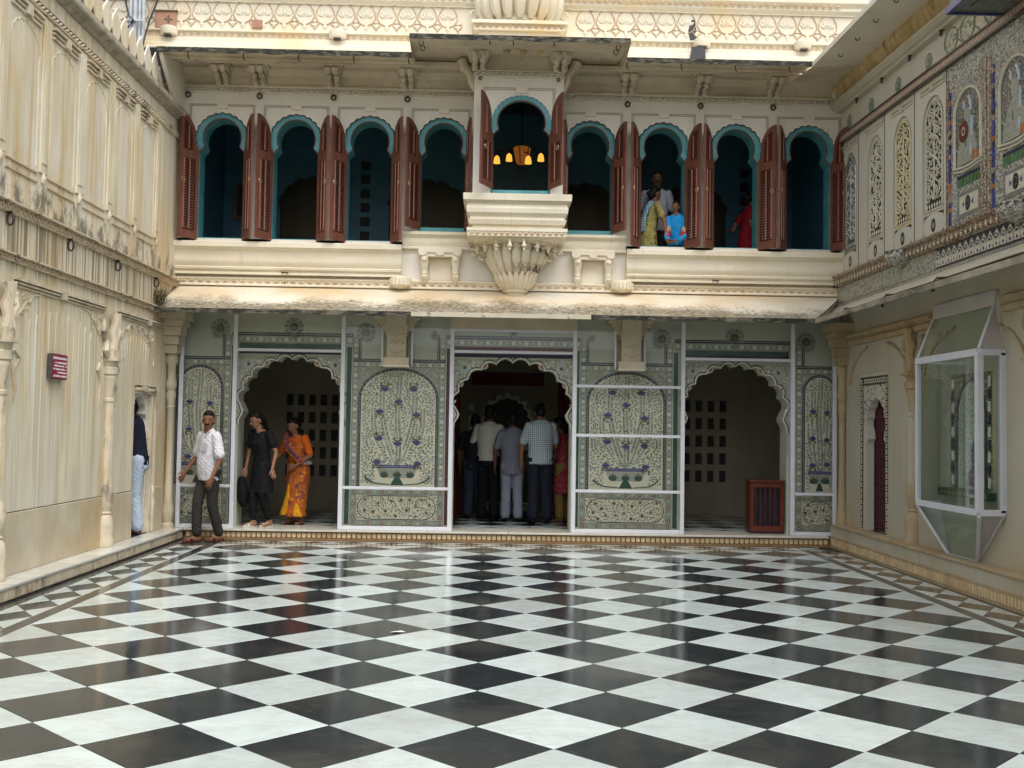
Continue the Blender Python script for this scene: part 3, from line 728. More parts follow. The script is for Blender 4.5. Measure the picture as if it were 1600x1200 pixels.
def pier_panel(u0, u1, seed, narrow, edge_l, edge_r, flowers):
    """u0..u1 = whole painted width"""
    P = empty('painted_panel', ((u0 + u1) / 2, YF, .2), parent=FA); rnd = random.Random(seed)
    bw = .085; dw = .045; iu0, iu1 = u0 + bw + dw, u1 - bw - dw
    if narrow == 'l': iu0 = u0 + .01
    if narrow == 'r': iu1 = u1 - .01
    uc = (iu0 + iu1) / 2; hw = (iu1 - iu0) / 2; vb, vtop = .745, 2.36
    rise = hw * (.74 if not narrow else 1.0); vs_ = vtop - rise - .02
    bd = MB(FT)
    v1_ = 2.545 if narrow != 'x' else 2.45
    # upper cornice of the panel
    dotted(bd, u0, 2.46, u1, 2.50, True, .004); flower_band(bd, u0, 2.385, u1, 2.46, True, .003, (1, 4), .085)
    if narrow != 'l': flower_band(bd, u0, vb - .02, u0 + bw, 2.385, False, .003)
    if narrow != 'r': flower_band(bd, u1 - bw, vb - .02, u1, 2.385, False, .003)
    if edge_l:
        bd.mi = 5; bd.box(u0 - .075, u0 - .012, .2, 2.66, 0, .004); bd.mi = 1; bd.box(u0 - .012, u0 - .002, .2, 2.66, 0, .003)
    if edge_r:
        bd.mi = 6 if edge_r == 2 else 5; bd.box(u1 + .012, u1 + .075, .2, 2.66, 0, .004); bd.mi = 1; bd.box(u1 + .002, u1 + .012, .2, 2.66, 0, .003)
    # step-down border pieces joining the frieze
    if narrow != 'l': flower_band(bd, u0, 2.50, u0 + bw, 2.80, False, .003, (1, 4)); dotted(bd, u0 + bw, 2.50, u0 + bw + .035, 2.845, False, .004)
    if narrow != 'r': flower_band(bd, u1 - bw, 2.50, u1, 2.80, False, .003, (1, 4)); dotted(bd, u1 - bw - .035, 2.50, u1 - bw, 2.845, False, .004)
    bd.build('painted_border', PB, P, fix=False)
    # ground of the arch field and dark spandrels with scrollwork
    arcp = [(uc + hw * math.cos(R(a)), vs_ + rise * math.sin(R(a))) for a in range(0, 181, 10)]
    gm = MB(FT); gm.flat([(iu0 - dw, vb - .03), (iu0 - dw, 2.385), (iu1 + dw, 2.385), (iu1 + dw, vb - .03)], .002); gm.build('spandrel_ground', 'paint_sage', P)
    gm = MB(FT); gm.flat([(iu1, vb - .03)] + arcp + [(iu0, vb - .03)], .004); gm.build('field', 'paint_cream', P)
    # dotted border that follows the arch
    db = MB(FT); path = [(iu1, vb - .03 + i * .03) for i in range(int((vs_ - vb) / .03) + 1)] + arcp + [(iu0, vs_ - i * .03) for i in range(int((vs_ - vb) / .03) + 2)]
    def offp(p, d):
        if p[1] <= vs_ + 1e-6: return (p[0] + (d if p[0] > uc else -d), p[1])
        vx, vz = (p[0] - uc) / hw, (p[1] - vs_) / rise; L = math.hypot(vx, vz); return (p[0] + vx / L * d, p[1] + vz / L * d)
    A_, B_ = [offp(p, .004) for p in path], [offp(p, .040) for p in path]
    db.mi = 0; db.add([(*p, .006) for p in A_] + [(*p, .006) for p in B_], [(i, i + 1, i + 1 + len(A_), i + len(A_)) for i in range(len(A_) - 1)])
    acc = 0; last = None
    for p in [offp(q, .022) for q in path]:
        if last:
            L = math.hypot(p[0] - last[0], p[1] - last[1]); n = max(1, int(round(L / .026)))
            for i in range(n):
                t = i / n; db.mi = 1 if i % 2 == 0 else 2; db.disc(last[0] + (p[0] - last[0]) * t, last[1] + (p[1] - last[1]) * t, .0072, .008, 4)
        last = p
    db.build('dotted_arch_border', ['paint_navy', 'paint_white', 'paint_blue'], P, fix=False)
    sc_ = MB(FT)
    for x, z in region_pts(rnd, lambda x, z: ((x - uc) / (hw + .055)) ** 2 + ((z - vs_) / (rise + .055)) ** 2 > 1, iu0 - dw, iu1 + dw, vs_ + .02, 2.38, .024, 900):
        sc_.mi = rnd.choice((0, 1, 2, 3)); sc_.leaf(x, z, rnd.uniform(0, 6.28), .035, .014, .004, .002)
    sc_.build('spandrel_scrollwork', ['paint_leaf_dark', 'paint_white', 'paint_red', 'paint_gold'], P, fix=False, kind='stuff')
    # plume like leaf sprays rising from the bowl
    lf = MB(FT); occ = []
    inside = lambda x, z, m=.012: (abs(x - uc) < hw - m and z > vb and (z < vs_ or ((x - uc) / (hw - m)) ** 2 + ((z - vs_) / (rise - m)) ** 2 < 1))
    def free(x, z, d):
        return all((x - a) ** 2 + (z - b) ** 2 > d * d for a, b in occ)
    fl = [(uc + fx * hw, vb + fz) for fx, fz, _ in flowers]
    nearf = lambda x, z: any((x - a) ** 2 + (z - b) ** 2 < (.055 if not narrow else .05) ** 2 for a, b in fl)
    ks = (0, -2, 2, -3, 3, -4, 4) if not narrow else (0, -1, 1, -2, 2)
    z0 = vb + (.27 if not narrow else .24)
    for k_ in ks:
        sgn = (k_ > 0) - (k_ < 0); sp2 = abs(k_) / (4 if not narrow else 2)
        hgt = (1.36, 1.30, 1.12, .80, .42)[abs(k_)] if not narrow else (1.40, 1.15, .7)[abs(k_)]
        n_ = int(hgt / .034)
        for i in range(n_):
            t = i / n_; x = uc + (.02 * math.sin(t * 9) if k_ == 0 else 0) + sgn * hw * (.88 * sp2 * math.sin(min(1, t * 1.3) * H90) ** .9); z = z0 + hgt * t
            x2 = uc + sgn * hw * (.88 * sp2 * math.sin(min(1, (t + .05) * 1.3) * H90) ** .9); a = math.atan2(hgt * .05, x2 - x)
            for d in (-1, 1):
                Lf = .074 * (1 - .2 * t); aa = a + d * .75; ex, ez = x + Lf * .6 * math.cos(aa), z + Lf * .6 * math.sin(aa)
                if inside(ex, ez, .02) and not nearf(ex, ez) and free(ex, ez, .028):
                    lf.mi = rnd.choice((0, 0, 1, 2)); lf.leaf(x + .006 * math.cos(aa), z + .006 * math.sin(aa), aa, Lf * .86, .031, .006, .0006); occ.append((ex, ez))
    for x, z in region_pts(rnd, lambda x, z: inside(x, z, .022) and not nearf(x, z) and not (abs(x - uc) < hw * .62 and z < z0), iu0, iu1, vb + .03, vtop, .029, 14000):
        if free(x, z, .029):
            a = math.atan2(z - z0 + .5, (x - uc) * 1.3) + rnd.choice((-.9, .9)) * rnd.uniform(.5, 1.1)
            lf.mi = rnd.choice((0, 0, 1, 2)); lf.leaf(x - .018 * math.cos(a), z - .018 * math.sin(a), a, rnd.uniform(.040, .054), .027, .006, .0006); occ.append((x, z))
    lf.build('painted_leaves', ['paint_leaf', 'paint_leaf_dark', 'paint_leaf_grey'], P, fix=False, kind='stuff')
    for (fx, fz, dn) in flowers: lotus_flower(P, uc + fx * hw, vb + fz, 1.45 if not narrow else 1.25, dn)
    # bowl
    bo = MB(FT); w2 = hw * .58 if not narrow else hw * .8; zb = vb + .03
    bo.mi = 0; bo.prism([(uc - w2, zb + .205), (uc + w2, zb + .205), (uc + w2, zb + .25), (uc - w2, zb + .25)], 0, .007)
    bo.mi = 1; bo.prism([(uc - w2 * .92, zb + .20), (uc - w2 * .80, zb + .11), (uc - w2 * .66, zb + .07), (uc + w2 * .66, zb + .07), (uc + w2 * .80, zb + .11), (uc + w2 * .92, zb + .20)], 0, .006)
    bo.mi = 2; bo.prism([(uc - w2 * .12, zb + .075), (uc - w2 * .32, zb - .03), (uc + w2 * .32, zb - .03), (uc + w2 * .12, zb + .075)], 0, .0065)
    n_ = int(w2 * 2 / .022); bo.mi = 3
    for i in range(n_): bo.disc(uc - w2 + (i + .5) * 2 * w2 / n_, zb + .228, .006, .009, 4)
    for x in ((-.6, 0, .6) if not narrow else (-.5, .5)):
        for q in (-2, -1, 0, 1, 2):
            bo.mi = 2 if q else 4; bo.leaf(uc + x * w2, zb + .072, H90 - q * .42, .12 - .014 * abs(q), .042, .008, .003)
    for s_ in (-1, 1):
        bo.mi = 2; bo.tube([(uc + s_ * w2 * .35, zb - .02, .008), (uc + s_ * w2 * 1.0, zb - .005, .008), (uc + s_ * w2 * 1.35, zb + .04, .008), (uc + s_ * w2 * 1.5, zb + .085, .008), (uc + s_ * w2 * 1.42, zb + .10, .008)], [.006, .008, .01, .014, .006], 5) if not narrow else None
    bo.build('painted_bowl', ['paint_blue', 'paint_sage', 'paint_greenbar', 'paint_white', 'paint_brown'], P, fix=False)
    # dado panel below the middle rail
    d0, d1 = (u0, u1); db = MB(FT); lo, hi = .185, .69
    flower_band(db, d0, hi - .075, d1, hi, True, .003, (3, 4), .1); flower_band(db, d0, lo, d1, lo + .07, True, .003, (3, 4), .1)
    if narrow != 'l': flower_band(db, d0, lo + .07, d0 + .08, hi - .075, False, .003, (3, 4), .09)
    if narrow != 'r': flower_band(db, d1 - .08, lo + .07, d1, hi - .075, False, .003, (3, 4), .09)
    q0, q1 = d0 + (.09 if narrow != 'l' else .01), d1 - (.09 if narrow != 'r' else .01); z0_, z1_ = lo + .08, hi - .085
    db.mi = 7; db.box(q0, q1, z0_, z1_, 0, .003)
    rr_ = (z1_ - z0_) / 2 * .96; mx = (q0 + q1) / 2; hx = (q1 - q0) / 2 - .02
    if hx > rr_: loop = [(mx + s_ * (hx - rr_) + rr_ * math.cos(R(a)), (z0_ + z1_) / 2 + rr_ * math.sin(R(a))) for s_, rng in ((1, range(-90, 91, 15)), (-1, range(90, 271, 15))) for a in rng]
    else: loop = [(mx + hx * math.cos(R(a)), (z0_ + z1_) / 2 + rr_ * math.sin(R(a))) for a in range(0, 360, 15)]
    db.mi = 0; db.tube([(*p, .004) for p in loop], .005, 4, closed=True); db.mi = 1; db.tube([(mx + (p[0] - mx) * .97, (z0_ + z1_) / 2 + (p[1] - (z0_ + z1_) / 2) * .95, .004) for p in loop], .004, 4, closed=True)
    db.build('dado_border', PB, P, fix=False)
    fl_ = MB(FT)
    for x, z in region_pts(rnd, lambda x, z: True, q0 + .01, q1 - .01, z0_ + .01, z1_ - .01, .024, 2600):
        fl_.mi = rnd.choice((0, 0, 1, 1, 2, 3, 4)); a = math.atan2(z - z0_, x - mx) + rnd.uniform(-1.2, 1.2)
        fl_.leaf(x, z, a, rnd.uniform(.028, .042), .018, .005, .002)
    for x, z in region_pts(rnd, lambda x, z: abs(x - mx) < hx * .85, q0, q1, z0_ + .05, z1_ - .05, .11, 200):
        fl_.mi = rnd.choice((2, 3))
        for q in range(6): fl_.leaf(x, z, q * 1.05, .03, .016, .008, .002)
    fl_.build('dado_flowers', ['paint_leaf', 'paint_leaf_dark', 'paint_red', 'paint_brown', 'paint_gold'], P, fix=False, kind='stuff')
    return P
FLW = [(-.38, 1.36, True), (.40, 1.36, True), (0, 1.14, False), (-.50, 1.00, False), (.50, .96, False), (-.50, .67, True), (0, .60, True), (.50, .62, True), (-.54, .30, False), (.54, .28, False)]
pier_panel(-1.895, -.60, 11, '', True, 2, FLW)
pier_panel(1.29, 2.585, 12, '', 2, True, FLW)
FLN = [(-.45, 1.10, False), (.5, 1.08, False), (-.48, .72, False), (.5, .70, False), (-.48, .34, False), (.5, .36, False)]
pier_panel(-4.30, -3.585, 13, 'l', False, True, FLN)
pier_panel(4.33, 4.88, 14, 'r', True, False, FLN)

# stone brackets between the bays and slim corner columns, carrying the lower eave
def bracket(u, name='capital_bracket'):
    mb = MB(FT); z = 2.375
    mb.box(u - .185, u + .185, z, z + .02, .0, .42); mb.mi = 1; mb.box(u - .175, u + .175, z + .021, z + .125, .0, .40)
    mb.box(u - .13, u + .13, z + .126, z + .42, .0, .34)
    for k, (w_, d, a, b) in enumerate(((.15, .36, .421, .44), (.14, .35, .441, .475), (.16, .37, .476, .50), (.145, .36, .501, .545), (.165, .40, .546, .57), (.135, .42, .571, .70))): mb.box(u - w_, u + w_, z + a, z + b, .0, d)
    for s_ in (-1, 1):
        for k in range(4): mb.box(u + s_ * (.136 + .0), u + s_ * (.19 + .04 * k), z + .50 + k * .05, z + .548 + k * .05, .08, .30)
        mb.tube([(u + s_ * .06, z + .30, .345), (u + s_ * .09, z + .33, .35), (u + s_ * .05, z + .36, .35), (u, z + .315, .35)], .012, 5)
    mb.tube([(u - .11, z + .24, .345), (u, z + .19, .35), (u + .11, z + .24, .345)], .012, 5)
    return mb.build(name, ['moulding_cream', 'pier_tan'], FA)
bracket(-1.262); bracket(1.955)
def corner_column(u, w, m):
    mb = MB(FT)
    mb.lathe([(.085, .142), (.085, .20), (.06, .22), (.075, .30), (.085, .40), (.06, .50), (.065, .52), (.055, .56), (.055, .75), (.048, .78), (.045, 1.75), (.06, 1.78), (.045, 1.80), (.07, 1.95), (.05, 2.0), (.075, 2.05), (.075, 2.12), (.055, 2.15), (.06, 2.35), (.085, 2.38), (.085, 2.46), (.07, 2.5)], (u, w), 10)
    for k, (a, b, r_) in enumerate(((2.5, 2.62, .10), (2.62, 2.74, .13), (2.74, 2.86, .17), (2.86, 2.95, .21), (2.95, 3.06, .26))): mb.box(u - r_, u + r_, a, b - .004, w - .08, w + r_ * 1.3)
    return mb.build('corner_column', m, FA, smooth=40)
corner_column(-4.30, .34, 'pier_tan'); corner_column(4.885, .30, 'right_stone')
mb = MB(FT); mb.box(-.52, 1.21, 2.925, 3.10, .19, .24); fbuild(mb, 'lintel', 'pier_tan')
mb = MB(FT); mb.box(XL, XR, 3.30, 4.15, -.36, 0); fbuild(mb, 'parapet_wall', 'facade_white')

# lower eave (chajja) with mitred corner to the right, drip edge below
EZ0, EZ1, EY = 3.475, 3.055, 13.96
mb = MB(); zt = lambda t: EZ0 + (EZ1 - EZ0) * (t ** .92)
n = 8; L = []
for i in range(n + 1):
    t = i / n; y = YF - .02 + (EY - YF + .02) * t; L.append((y, zt(t), XR + (4.28 - XR) * t))
vs = [(XL + .02, y, z) for y, z, x in L] + [(x, y, z) for y, z, x in L]
mb.add(vs, [(i, i + 1, i + n + 2, i + n + 1) for i in range(n)])
lo_ = [(XL + .02, y, z - .05) for y, z, x in L] + [(x, y, z - .05) for y, z, x in L]
eave = mb.build('eave', 'eave_top_front', FA, smooth=30, fix=False)
mb = MB(); mb.add(lo_, [(i, i + 1, i + n + 2, i + n + 1) for i in range(n)]); mb.build('eave_soffit', 'eave_soffit', FA, smooth=30, fix=False)
for (a, b, m) in ((XL + .02, -1.02, 'eave_drip'), (-1.02, 1.33, 'eave_drip_clean'), (1.33, 4.28, 'eave_drip')):
    mb = MB(); mb.box(a, b - .003, EY - .012, EY + .006, EZ1 - .055, EZ1 + .004); mb.build('eave_edge', m, FA)
# scallop band, gargoyle blocks, sills
def scallops(parent, tf, u0, u1, v0, v1, w, step, m, name='scallop_band', up=False):
    mb = MB(tf); n = max(1, int(round((u1 - u0) / step))); st = (u1 - u0) / n
    for i in range(n):
        c = u0 + (i + .5) * st; s_ = 1 if up else -1; vb_ = v0 if up else v1
        mb.tube([(c + st * .40 * math.cos(R(a)), vb_ + s_ * (v1 - v0) * .78 * math.sin(R(a)), w) for a in range(0, 181, 36)], .006, 4)
        mb.ell((c, (v0 + v1) / 2 + (.12 if not up else -.12) * (v1 - v0), w), (st * .2, (v1 - v0) * .24, .012), 6, 4)
    return mb.build(name, m, parent, fix=False, kind='stuff')
mb = MB(FT); mb.sweep([(0, 3.485), (.05, 3.485), (.055, 3.49), (.055, 3.505), (.045, 3.515), (.045, 3.565), (.06, 3.58), (.06, 3.60), (.0, 3.62)], XL, XR); fbuild(mb, 'string_course', 'moulding_cream')
scallops(FA, FT, XL + .05, -1.40, 3.512, 3.568, .047, .115, 'parapet_line'); scallops(FA, FT, -1.10, 1.70, 3.512, 3.568, .047, .115, 'parapet_line'); scallops(FA, FT, 2.0, XR - .05, 3.512, 3.568, .047, .115, 'parapet_line')
for u in (-1.245, 1.85):
    mb = MB(FT)
    mb.lathe([(.05, 3.475), (.10, 3.50), (.14, 3.52), (.145, 3.62), (.13, 3.64)], (u, .07), 14)
    for i in range(9): mb.tube([(u + .148 * math.cos(R(a_)), 3.52, .07 + .148 * math.sin(R(a_))) if False else (u + .146 * math.cos(R(20 * i + 10)), 3.525 + q * .09, .07 + .146 * math.sin(R(20 * i + 10))) for q in (0, 1)], .012, 4)
    mb.build('spout_block', 'moulding_cream', FA, smooth=40)
SILL = [(0, 3.64), (.10, 3.64), (.10, 3.665), (.075, 3.675), (.075, 3.70), (.11, 3.71), (.115, 3.735), (.09, 3.75), (.115, 3.79), (.125, 3.84), (.115, 3.90), (.13, 3.955), (.165, 3.99), (.165, 4.00), (.185, 4.01), (.185, 4.075), (.175, 4.085), (0, 4.09)]
for (a, b) in ((XL, -1.235), (1.905, XR)):
    mb = MB(FT); mb.sweep(SILL, a, b); fbuild(mb, 'window_sill', 'moulding_cream', smooth=25)
SILL2 = [(0, 4.05), (.06, 4.05), (.06, 4.075), (.04, 4.085), (.06, 4.13), (.065, 4.17), (.06, 4.20), (.08, 4.225), (.11, 4.245), (.11, 4.285), (0, 4.29)]
for (a, b) in ((-1.232, -.26), (.96, 1.902)):
    mb = MB(FT); mb.sweep(SILL2, a, b); fbuild(mb, 'window_sill', 'moulding_cream', smooth=25)
for u in (-2.85, 3.15):
    mb = MB(FT); mb.tube([(u - .03, 3.665, .095), (u - .03, 3.665, .16), (u + .04, 3.665, .16), (u + .04, 3.665, .095)], .012, 5); mb.build('iron_hook', 'iron', FA)
# small bracketed shelves either side of the bay
for u in (-.70, 1.435):
    T = empty('bracket_shelf', (u, YF, 3.6), parent=FA)
    mb = MB(FT); mb.box(u - .30, u + .30, 3.985, 4.045, 0, .17); mb.box(u - .285, u + .285, 3.93, 3.984, 0, .15); mb.build('shelf', 'moulding_cream', T)
    mb = MB(FT)
    for q in (-.24, 0, .24): mb.prism([(u + q - .06, 3.985)] + [(u + q + .06 * math.cos(R(a)), 3.985 + .045 * math.sin(R(a))) for a in range(180, 361, 30)], .151, .172)
    mb.build('shelf_drop', 'moulding_cream', T)
    for s_ in (-1, 1):
        mb = MB(FT); x = u + s_ * .215
        mb.tube([(x, 3.93, .11), (x, 3.86, .12), (x, 3.78, .10), (x, 3.70, .075), (x, 3.66, .085), (x, 3.60, .06), (x, 3.55, .04)], [.055, .06, .048, .05, .06, .045, .012], 8)
        mb.ell((x, 3.88, .15), (.045, .04, .05), 8, 6); mb.ell((x, 3.70, .11), (.04, .03, .03), 8, 6)
        mb.build('carved_leg', 'moulding_cream', T, smooth=50)
    mb = MB(FT); mb.box(u - .15, u + .15, 3.62, 3.92, .003, .012); mb.build('recess_panel', 'moulding_cream', T)

# ------------------------------------------------------------------ upper storey: walls with scalloped keyhole openings
PIT = 1.036
AC = [CX + PIT * k for k in (-4, -3, -2, -1, 1, 2, 3, 4)]
SZ = [4.10, 4.10, 4.10, 4.30, 4.30, 4.10, 4.10, 4.10]
def keyhole(c, z0, hw=.335, zc=5.555, n=15):
    ring = polar_lobes(c, zc, .36, .36, n, 207, -27, .056, .875, 2)
    return [(c - hw, z0), (c - hw, 5.365)] + ring + [(c + hw, 5.365), (c + hw, z0)]
def horseshoe(c, z0, hw=.318, zc=5.575, r=.268):
    arc = [(c + r * math.cos(R(a)), zc + r * 1.04 * math.sin(R(a))) for a in range(205, -26, -10)]
    return [(c - hw, z0), (c - hw, 5.37), (c - hw + .02, 5.39), (c - .272, 5.42)] + arc + [(c + .272, 5.42), (c + hw - .02, 5.39), (c + hw, 5.37), (c + hw, z0)]
ZT = 6.32
for c, z0 in zip(AC, SZ):
    a0, a1 = c - PIT / 2, c + PIT / 2
    if c == AC[0]: a0 = XL - .4
    if c == AC[-1]: a1 = XR + .4
    if c == AC[3]: a1 = -.255
    if c == AC[4]: a0 = .955
    out = keyhole(c, z0)
    mb = MB(FT); mb.prism([(a0, 4.0), (a0, ZT), (a1, ZT), (a1, 4.0)] + out[::-1] if False else [(a0, 4.085), (a0, ZT), (a1, ZT), (a1, 4.085), (out[-1][0], 4.085)] + out[::-1][0:] + [(out[0][0], 4.085)], -.34, 0)
    W = fbuild(mb, 'window_bay', 'facade_white')
    S = empty('window_surround', (c, YF, z0), parent=FA)
    hs_ = horseshoe(c, z0)
    mb = MB(FT); mb.prism(out[1:-1] + [(p[0], p[1]) for p in hs_[1:-1][::-1]], -.335, -.03); mb.build('teal_arch', 'teal_paint', S)
    mb = MB(FT); mb.tube([(x, z, -.028) for x, z in hs_[1:-1]], .009, 5); mb.build('arch_bead', 'red_wood', S, fix=False)
    mb = MB(FT); mb.tube([(x, z, .002) for x, z in out[2:-2]], .007, 4); mb.build('scallop_line', 'dark_line', S, fix=False)
    mb = MB(FT)      # painted sprigs round the scallops
    for i in range(17):
        a = R(200 - 220 * i / 16); x, z = c + .385 * math.cos(a), 5.555 + .385 * math.sin(a)
        mb.leaf(x, z, a, .05, .02, .002, .003); mb.leaf(x + .02 * math.cos(a), z + .02 * math.sin(a), a + .7, .028, .012, .002, .003); mb.leaf(x + .02 * math.cos(a), z + .02 * math.sin(a), a - .7, .028, .012, .002, .003)
    for s_ in (-1, 1):
        for q in range(5): mb.leaf(c + s_ * .35, 5.40, q * 1.25, .03, .018, .002, .004)
    mb.build('sprig_border', 'moulding_cream', S, fix=False, kind='stuff')
    mb = MB(FT)      # thin wooden lining inside the opening
    mb.box(c - .3345, c - .315, z0, 5.37, -.335, -.06); mb.box(c + .315, c + .3345, z0, 5.37, -.335, -.06); mb.box(c - .314, c + .314, z0, z0 + .07, -.15, -.06)
    mb.build('window_lining', 'teal_paint', S)
    if abs(c - CX) > 1.2 or True:
        l0, l1 = max(a0 + .06, c - .455), min(a1 - .06, c + .455); zz = 6.045
        mb = MB(FT)
        for d in (0, .022):
            for (p, q) in ((l0 + d, c - .075), (c + .075, l1 - d)): mb.box(p, q, zz - d - .008, zz - d, -.002, .010)
            mb.box(l0 + d, l0 + d + .008, 5.40, zz - d - .008, -.002, .010); mb.box(l1 - d - .008, l1 - d, 5.40, zz - d - .008, -.002, .010)
        mb.build('frame_moulding', 'frame_line', S)
        mb = MB(FT); mb.box(c - .072, c + .072, zz - .06, zz + .002, -.002, .028); mb.build('keystone', 'facade_cream', S)
# shutters: leaves hinged on the opening edge and thrown wide open
def leaf_meshes(z0, hand):
    """hand +1: hinge at s = 0 and the leaf runs to +s; local axes (s, t, z)"""
    W_ = .325; zc = 5.575; r = .262
    ol = [(0, z0 + .03), (0, 5.36), (.018, 5.385), (.048, 5.43), (.060, 5.49), (.063, 5.54)]
    ol += [(W_ + .003 - r * math.cos(R(a)), zc + r * 1.05 * math.sin(R(a))) for a in range(5, 86, 10)] + [(W_, zc + r * 1.05), (W_, z0 + .03)]
    tf = lambda a, b, c: (a * hand, c, b)
    zmid = 5.335
    # frame outline with two holes cut as separate rails: built from stiles and rails plus the arched head
    fr = MB(tf); th = .016
    st = .052
    fr.box(0, st, z0 + .03, 5.30, -th, th); fr.box(W_ - st, W_, z0 + .03, 5.30, -th, th)
    fr.box(st, W_ - st, z0 + .03, z0 + .14, -th, th); fr.box(st, W_ - st, 5.245, 5.30, -th, th)
    head = [(0, 5.30)] + ol[1:-1] + [(W_, 5.30)]
    inner = [(W_ - .05, 5.32 + .03), (.105, 5.35), (.115, 5.55)] + [(W_ - (r - .055) * math.cos(R(a)), zc + (r - .055) * math.sin(R(a))) for a in range(15, 76, 12)] + [(W_ - .05, zc + r - .06)]
    # head ring as prism with a thin slot to the edge (keyhole polygon)
    ring = head[:1] + ol[1:-1] + [(W_, zc), (W_ - .05, zc)] + [(W_ - .05, zc + r - .07)] + inner[3:-1][::-1] + [(.115, 5.55), (.105, 5.355), (W_ - .05, 5.355), (W_ - .05, zc - .004), (W_, zc - .004), (W_, 5.30)]
    fr.prism(ring, -th, th)
    for s_, m_ in ((.19, .0), ): pass
    me = fr.build('tmp', 'red_wood', bevel=0, origin=(0, 0, 0)).data
    lo = MB(tf); n = 26
    for i in range(n):
        za = z0 + .145 + i * (5.24 - z0 - .145) / n; dz = (5.24 - z0 - .145) / n
        lo.add([(st, za, -.010), (W_ - st, za, -.010), (W_ - st, za + dz * .72, .002), (st, za + dz * .72, .002), (st, za + .004, -.004), (W_ - st, za + .004, -.004), (W_ - st, za + dz * .76, .012), (st, za + dz * .76, .012)],
               [(0, 3, 2, 1), (4, 5, 6, 7), (0, 1, 5, 4), (2, 3, 7, 6)])
    for i in range(12):
        za = 5.36 + i * .034; x0 = .11 if za < 5.56 else W_ - math.sqrt(max(.0004, (r - .06) ** 2 - (za - zc) ** 2))
        if za + .03 < zc + r - .06: lo.add([(x0, za, -.008), (W_ - .052, za, -.008), (W_ - .052, za + .03, .008), (x0, za + .03, .008)], [(0, 1, 2, 3)])
    lme = lo.build('tmp', 'louvre_wood', fix=False, origin=(0, 0, 0)).data
    rd = MB(tf)
    for (s_, a, b) in ((.165, z0 + .16, 5.23), (W_ - .06, z0 + .16, 5.23), (.19, 5.37, 5.70)):
        for d in (-.02, .02): rd.box(s_ - .007, s_ + .007, a, b, d - .006, d + .006)
    rme = rd.build('tmp', 'wood_bead', origin=(0, 0, 0)).data
    hd = MB(tf)
    for d in (-.024, .024):
        hd.tube([(W_ - .05 + .026 * math.cos(R(a)), 4.92 + .03 * math.sin(R(a)), d) for a in range(0, 360, 40)], .006, 5, closed=True); hd.box(W_ - .058, W_ - .042, 4.935, 4.965, d - .008, d + .008)
    hme = hd.build('tmp', 'brass', origin=(0, 0, 0)).data
    for o in [o for o in bpy.data.objects if o.name.startswith('tmp')]: bpy.data.objects.remove(o)
    return me, lme, rme, hme
LM = {(z, h): leaf_meshes(z, h) for z in (4.10, 4.30) for h in (1, -1)}
def shutter(par, x, y, hand, ang, key, dz=0):
    """ang = opening angle from closed; left leaf (hand 1) swings clockwise seen from above"""
    me, lme, rme, hme = LM[key]
    rz = -R(ang) if hand > 0 else R(ang)
    o = place(me, 'shutter', par, (x, y, dz), rz)
    for m_, nm, kd in ((lme, 'louvre', 'stuff'), (rme, 'shutter_rod', None), (hme, 'ring_handle', None)):
        c = bpy.data.objects.new(nm, m_); c.parent = o; col.objects.link(c); tag(c, kind=kd); WL[c.name] = Vector((x, y, dz))
    return o
for i, (c, z0) in enumerate(zip(AC, SZ)):
    al, ar = rt.uniform(117, 124), rt.uniform(117, 124)
    if i == 3: ar = 101
    if i == 4: al = 101
    shutter(FA, c - .322, YF + .012, 1, al, (z0, 1)); shutter(FA, c + .322, YF + .012, -1, ar, (z0, -1))
# iron rings, rope moulding, coved beam and paired brackets under the upper eave
for u in [CX + PIT * (k + .5) for k in (-4, -3, -2, 1, 2, 3)] + [CX - 4.46 * PIT]:
    mb = MB(FT); mb.tube([(u + .032 * math.cos(R(a)), 6.165 + .034 * math.sin(R(a)), .035) for a in range(0, 360, 30)], .011, 6, closed=True); mb.tube([(u, 6.20, 0), (u, 6.20, .05)], .011, 6)
    mb.build('iron_ring', 'iron', FA, smooth=60)
def rope(parent, tf, u0, u1, v0, v1, w, step, m='facade_cream'):
    mb = MB(tf); mb.box(u0, u1, v0, v0 + .012, 0, w * .9); mb.box(u0, u1, v1 - .012, v1, 0, w); n = int((u1 - u0) / step)
    for i in range(n):
        u = u0 + (i + .5) * step; mb.tube([(u - step * .55, v0 + .02, w * .35), (u, (v0 + v1) / 2, w * .8), (u + step * .55, v1 - .02, w * .35)], [.008, .02, .008], 5)
    return mb.build('rope_moulding', m, parent, fix=False, smooth=60, kind='stuff')
rope(FA, FT, XL, -.26, 6.215, 6.29, .05, .085); rope(FA, FT, .96, XR, 6.215, 6.29, .05, .085)
mb = MB(FT); mb.sweep([(0, 6.29), (.06, 6.29), (.06, 6.31), (.02, 6.33), (.04, 6.45), (.12, 6.52), (.12, 6.56), (.28, 6.58), (.28, 6.62), (0, 6.62)], XL - .6, XR + .2); fbuild(mb, 'cove', 'eave_soffit', smooth=30)
def eave_bracket(par, u, v0, v1, d, tf=FT, m='eave_soffit'):
    mb = MB(tf)
    for s_ in (-.055, .055):
        mb.tube([(u + s_, v0, .03), (u + s_, v0 + (v1 - v0) * .35, .06), (u + s_, v0 + (v1 - v0) * .55, .05 + d * .3), (u + s_, v1 - .06, d * .75), (u + s_, v1, d)], [.035, .045, .038, .048, .05], 7)
        mb.ell((u + s_, v0 + .02, .05), (.042, .045, .035), 8, 6); mb.ell((u + s_, v0 + (v1 - v0) * .5, .07 + d * .3), (.048, .045, .03), 8, 6)
    mb.box(u - .125, u + .125, v1 - .055, v1 - .002, 0, d * .9); mb.box(u - .15, u + .15, v1, v1 + .04, 0, d)
    return mb.build('eave_bracket', m, par, smooth=45)
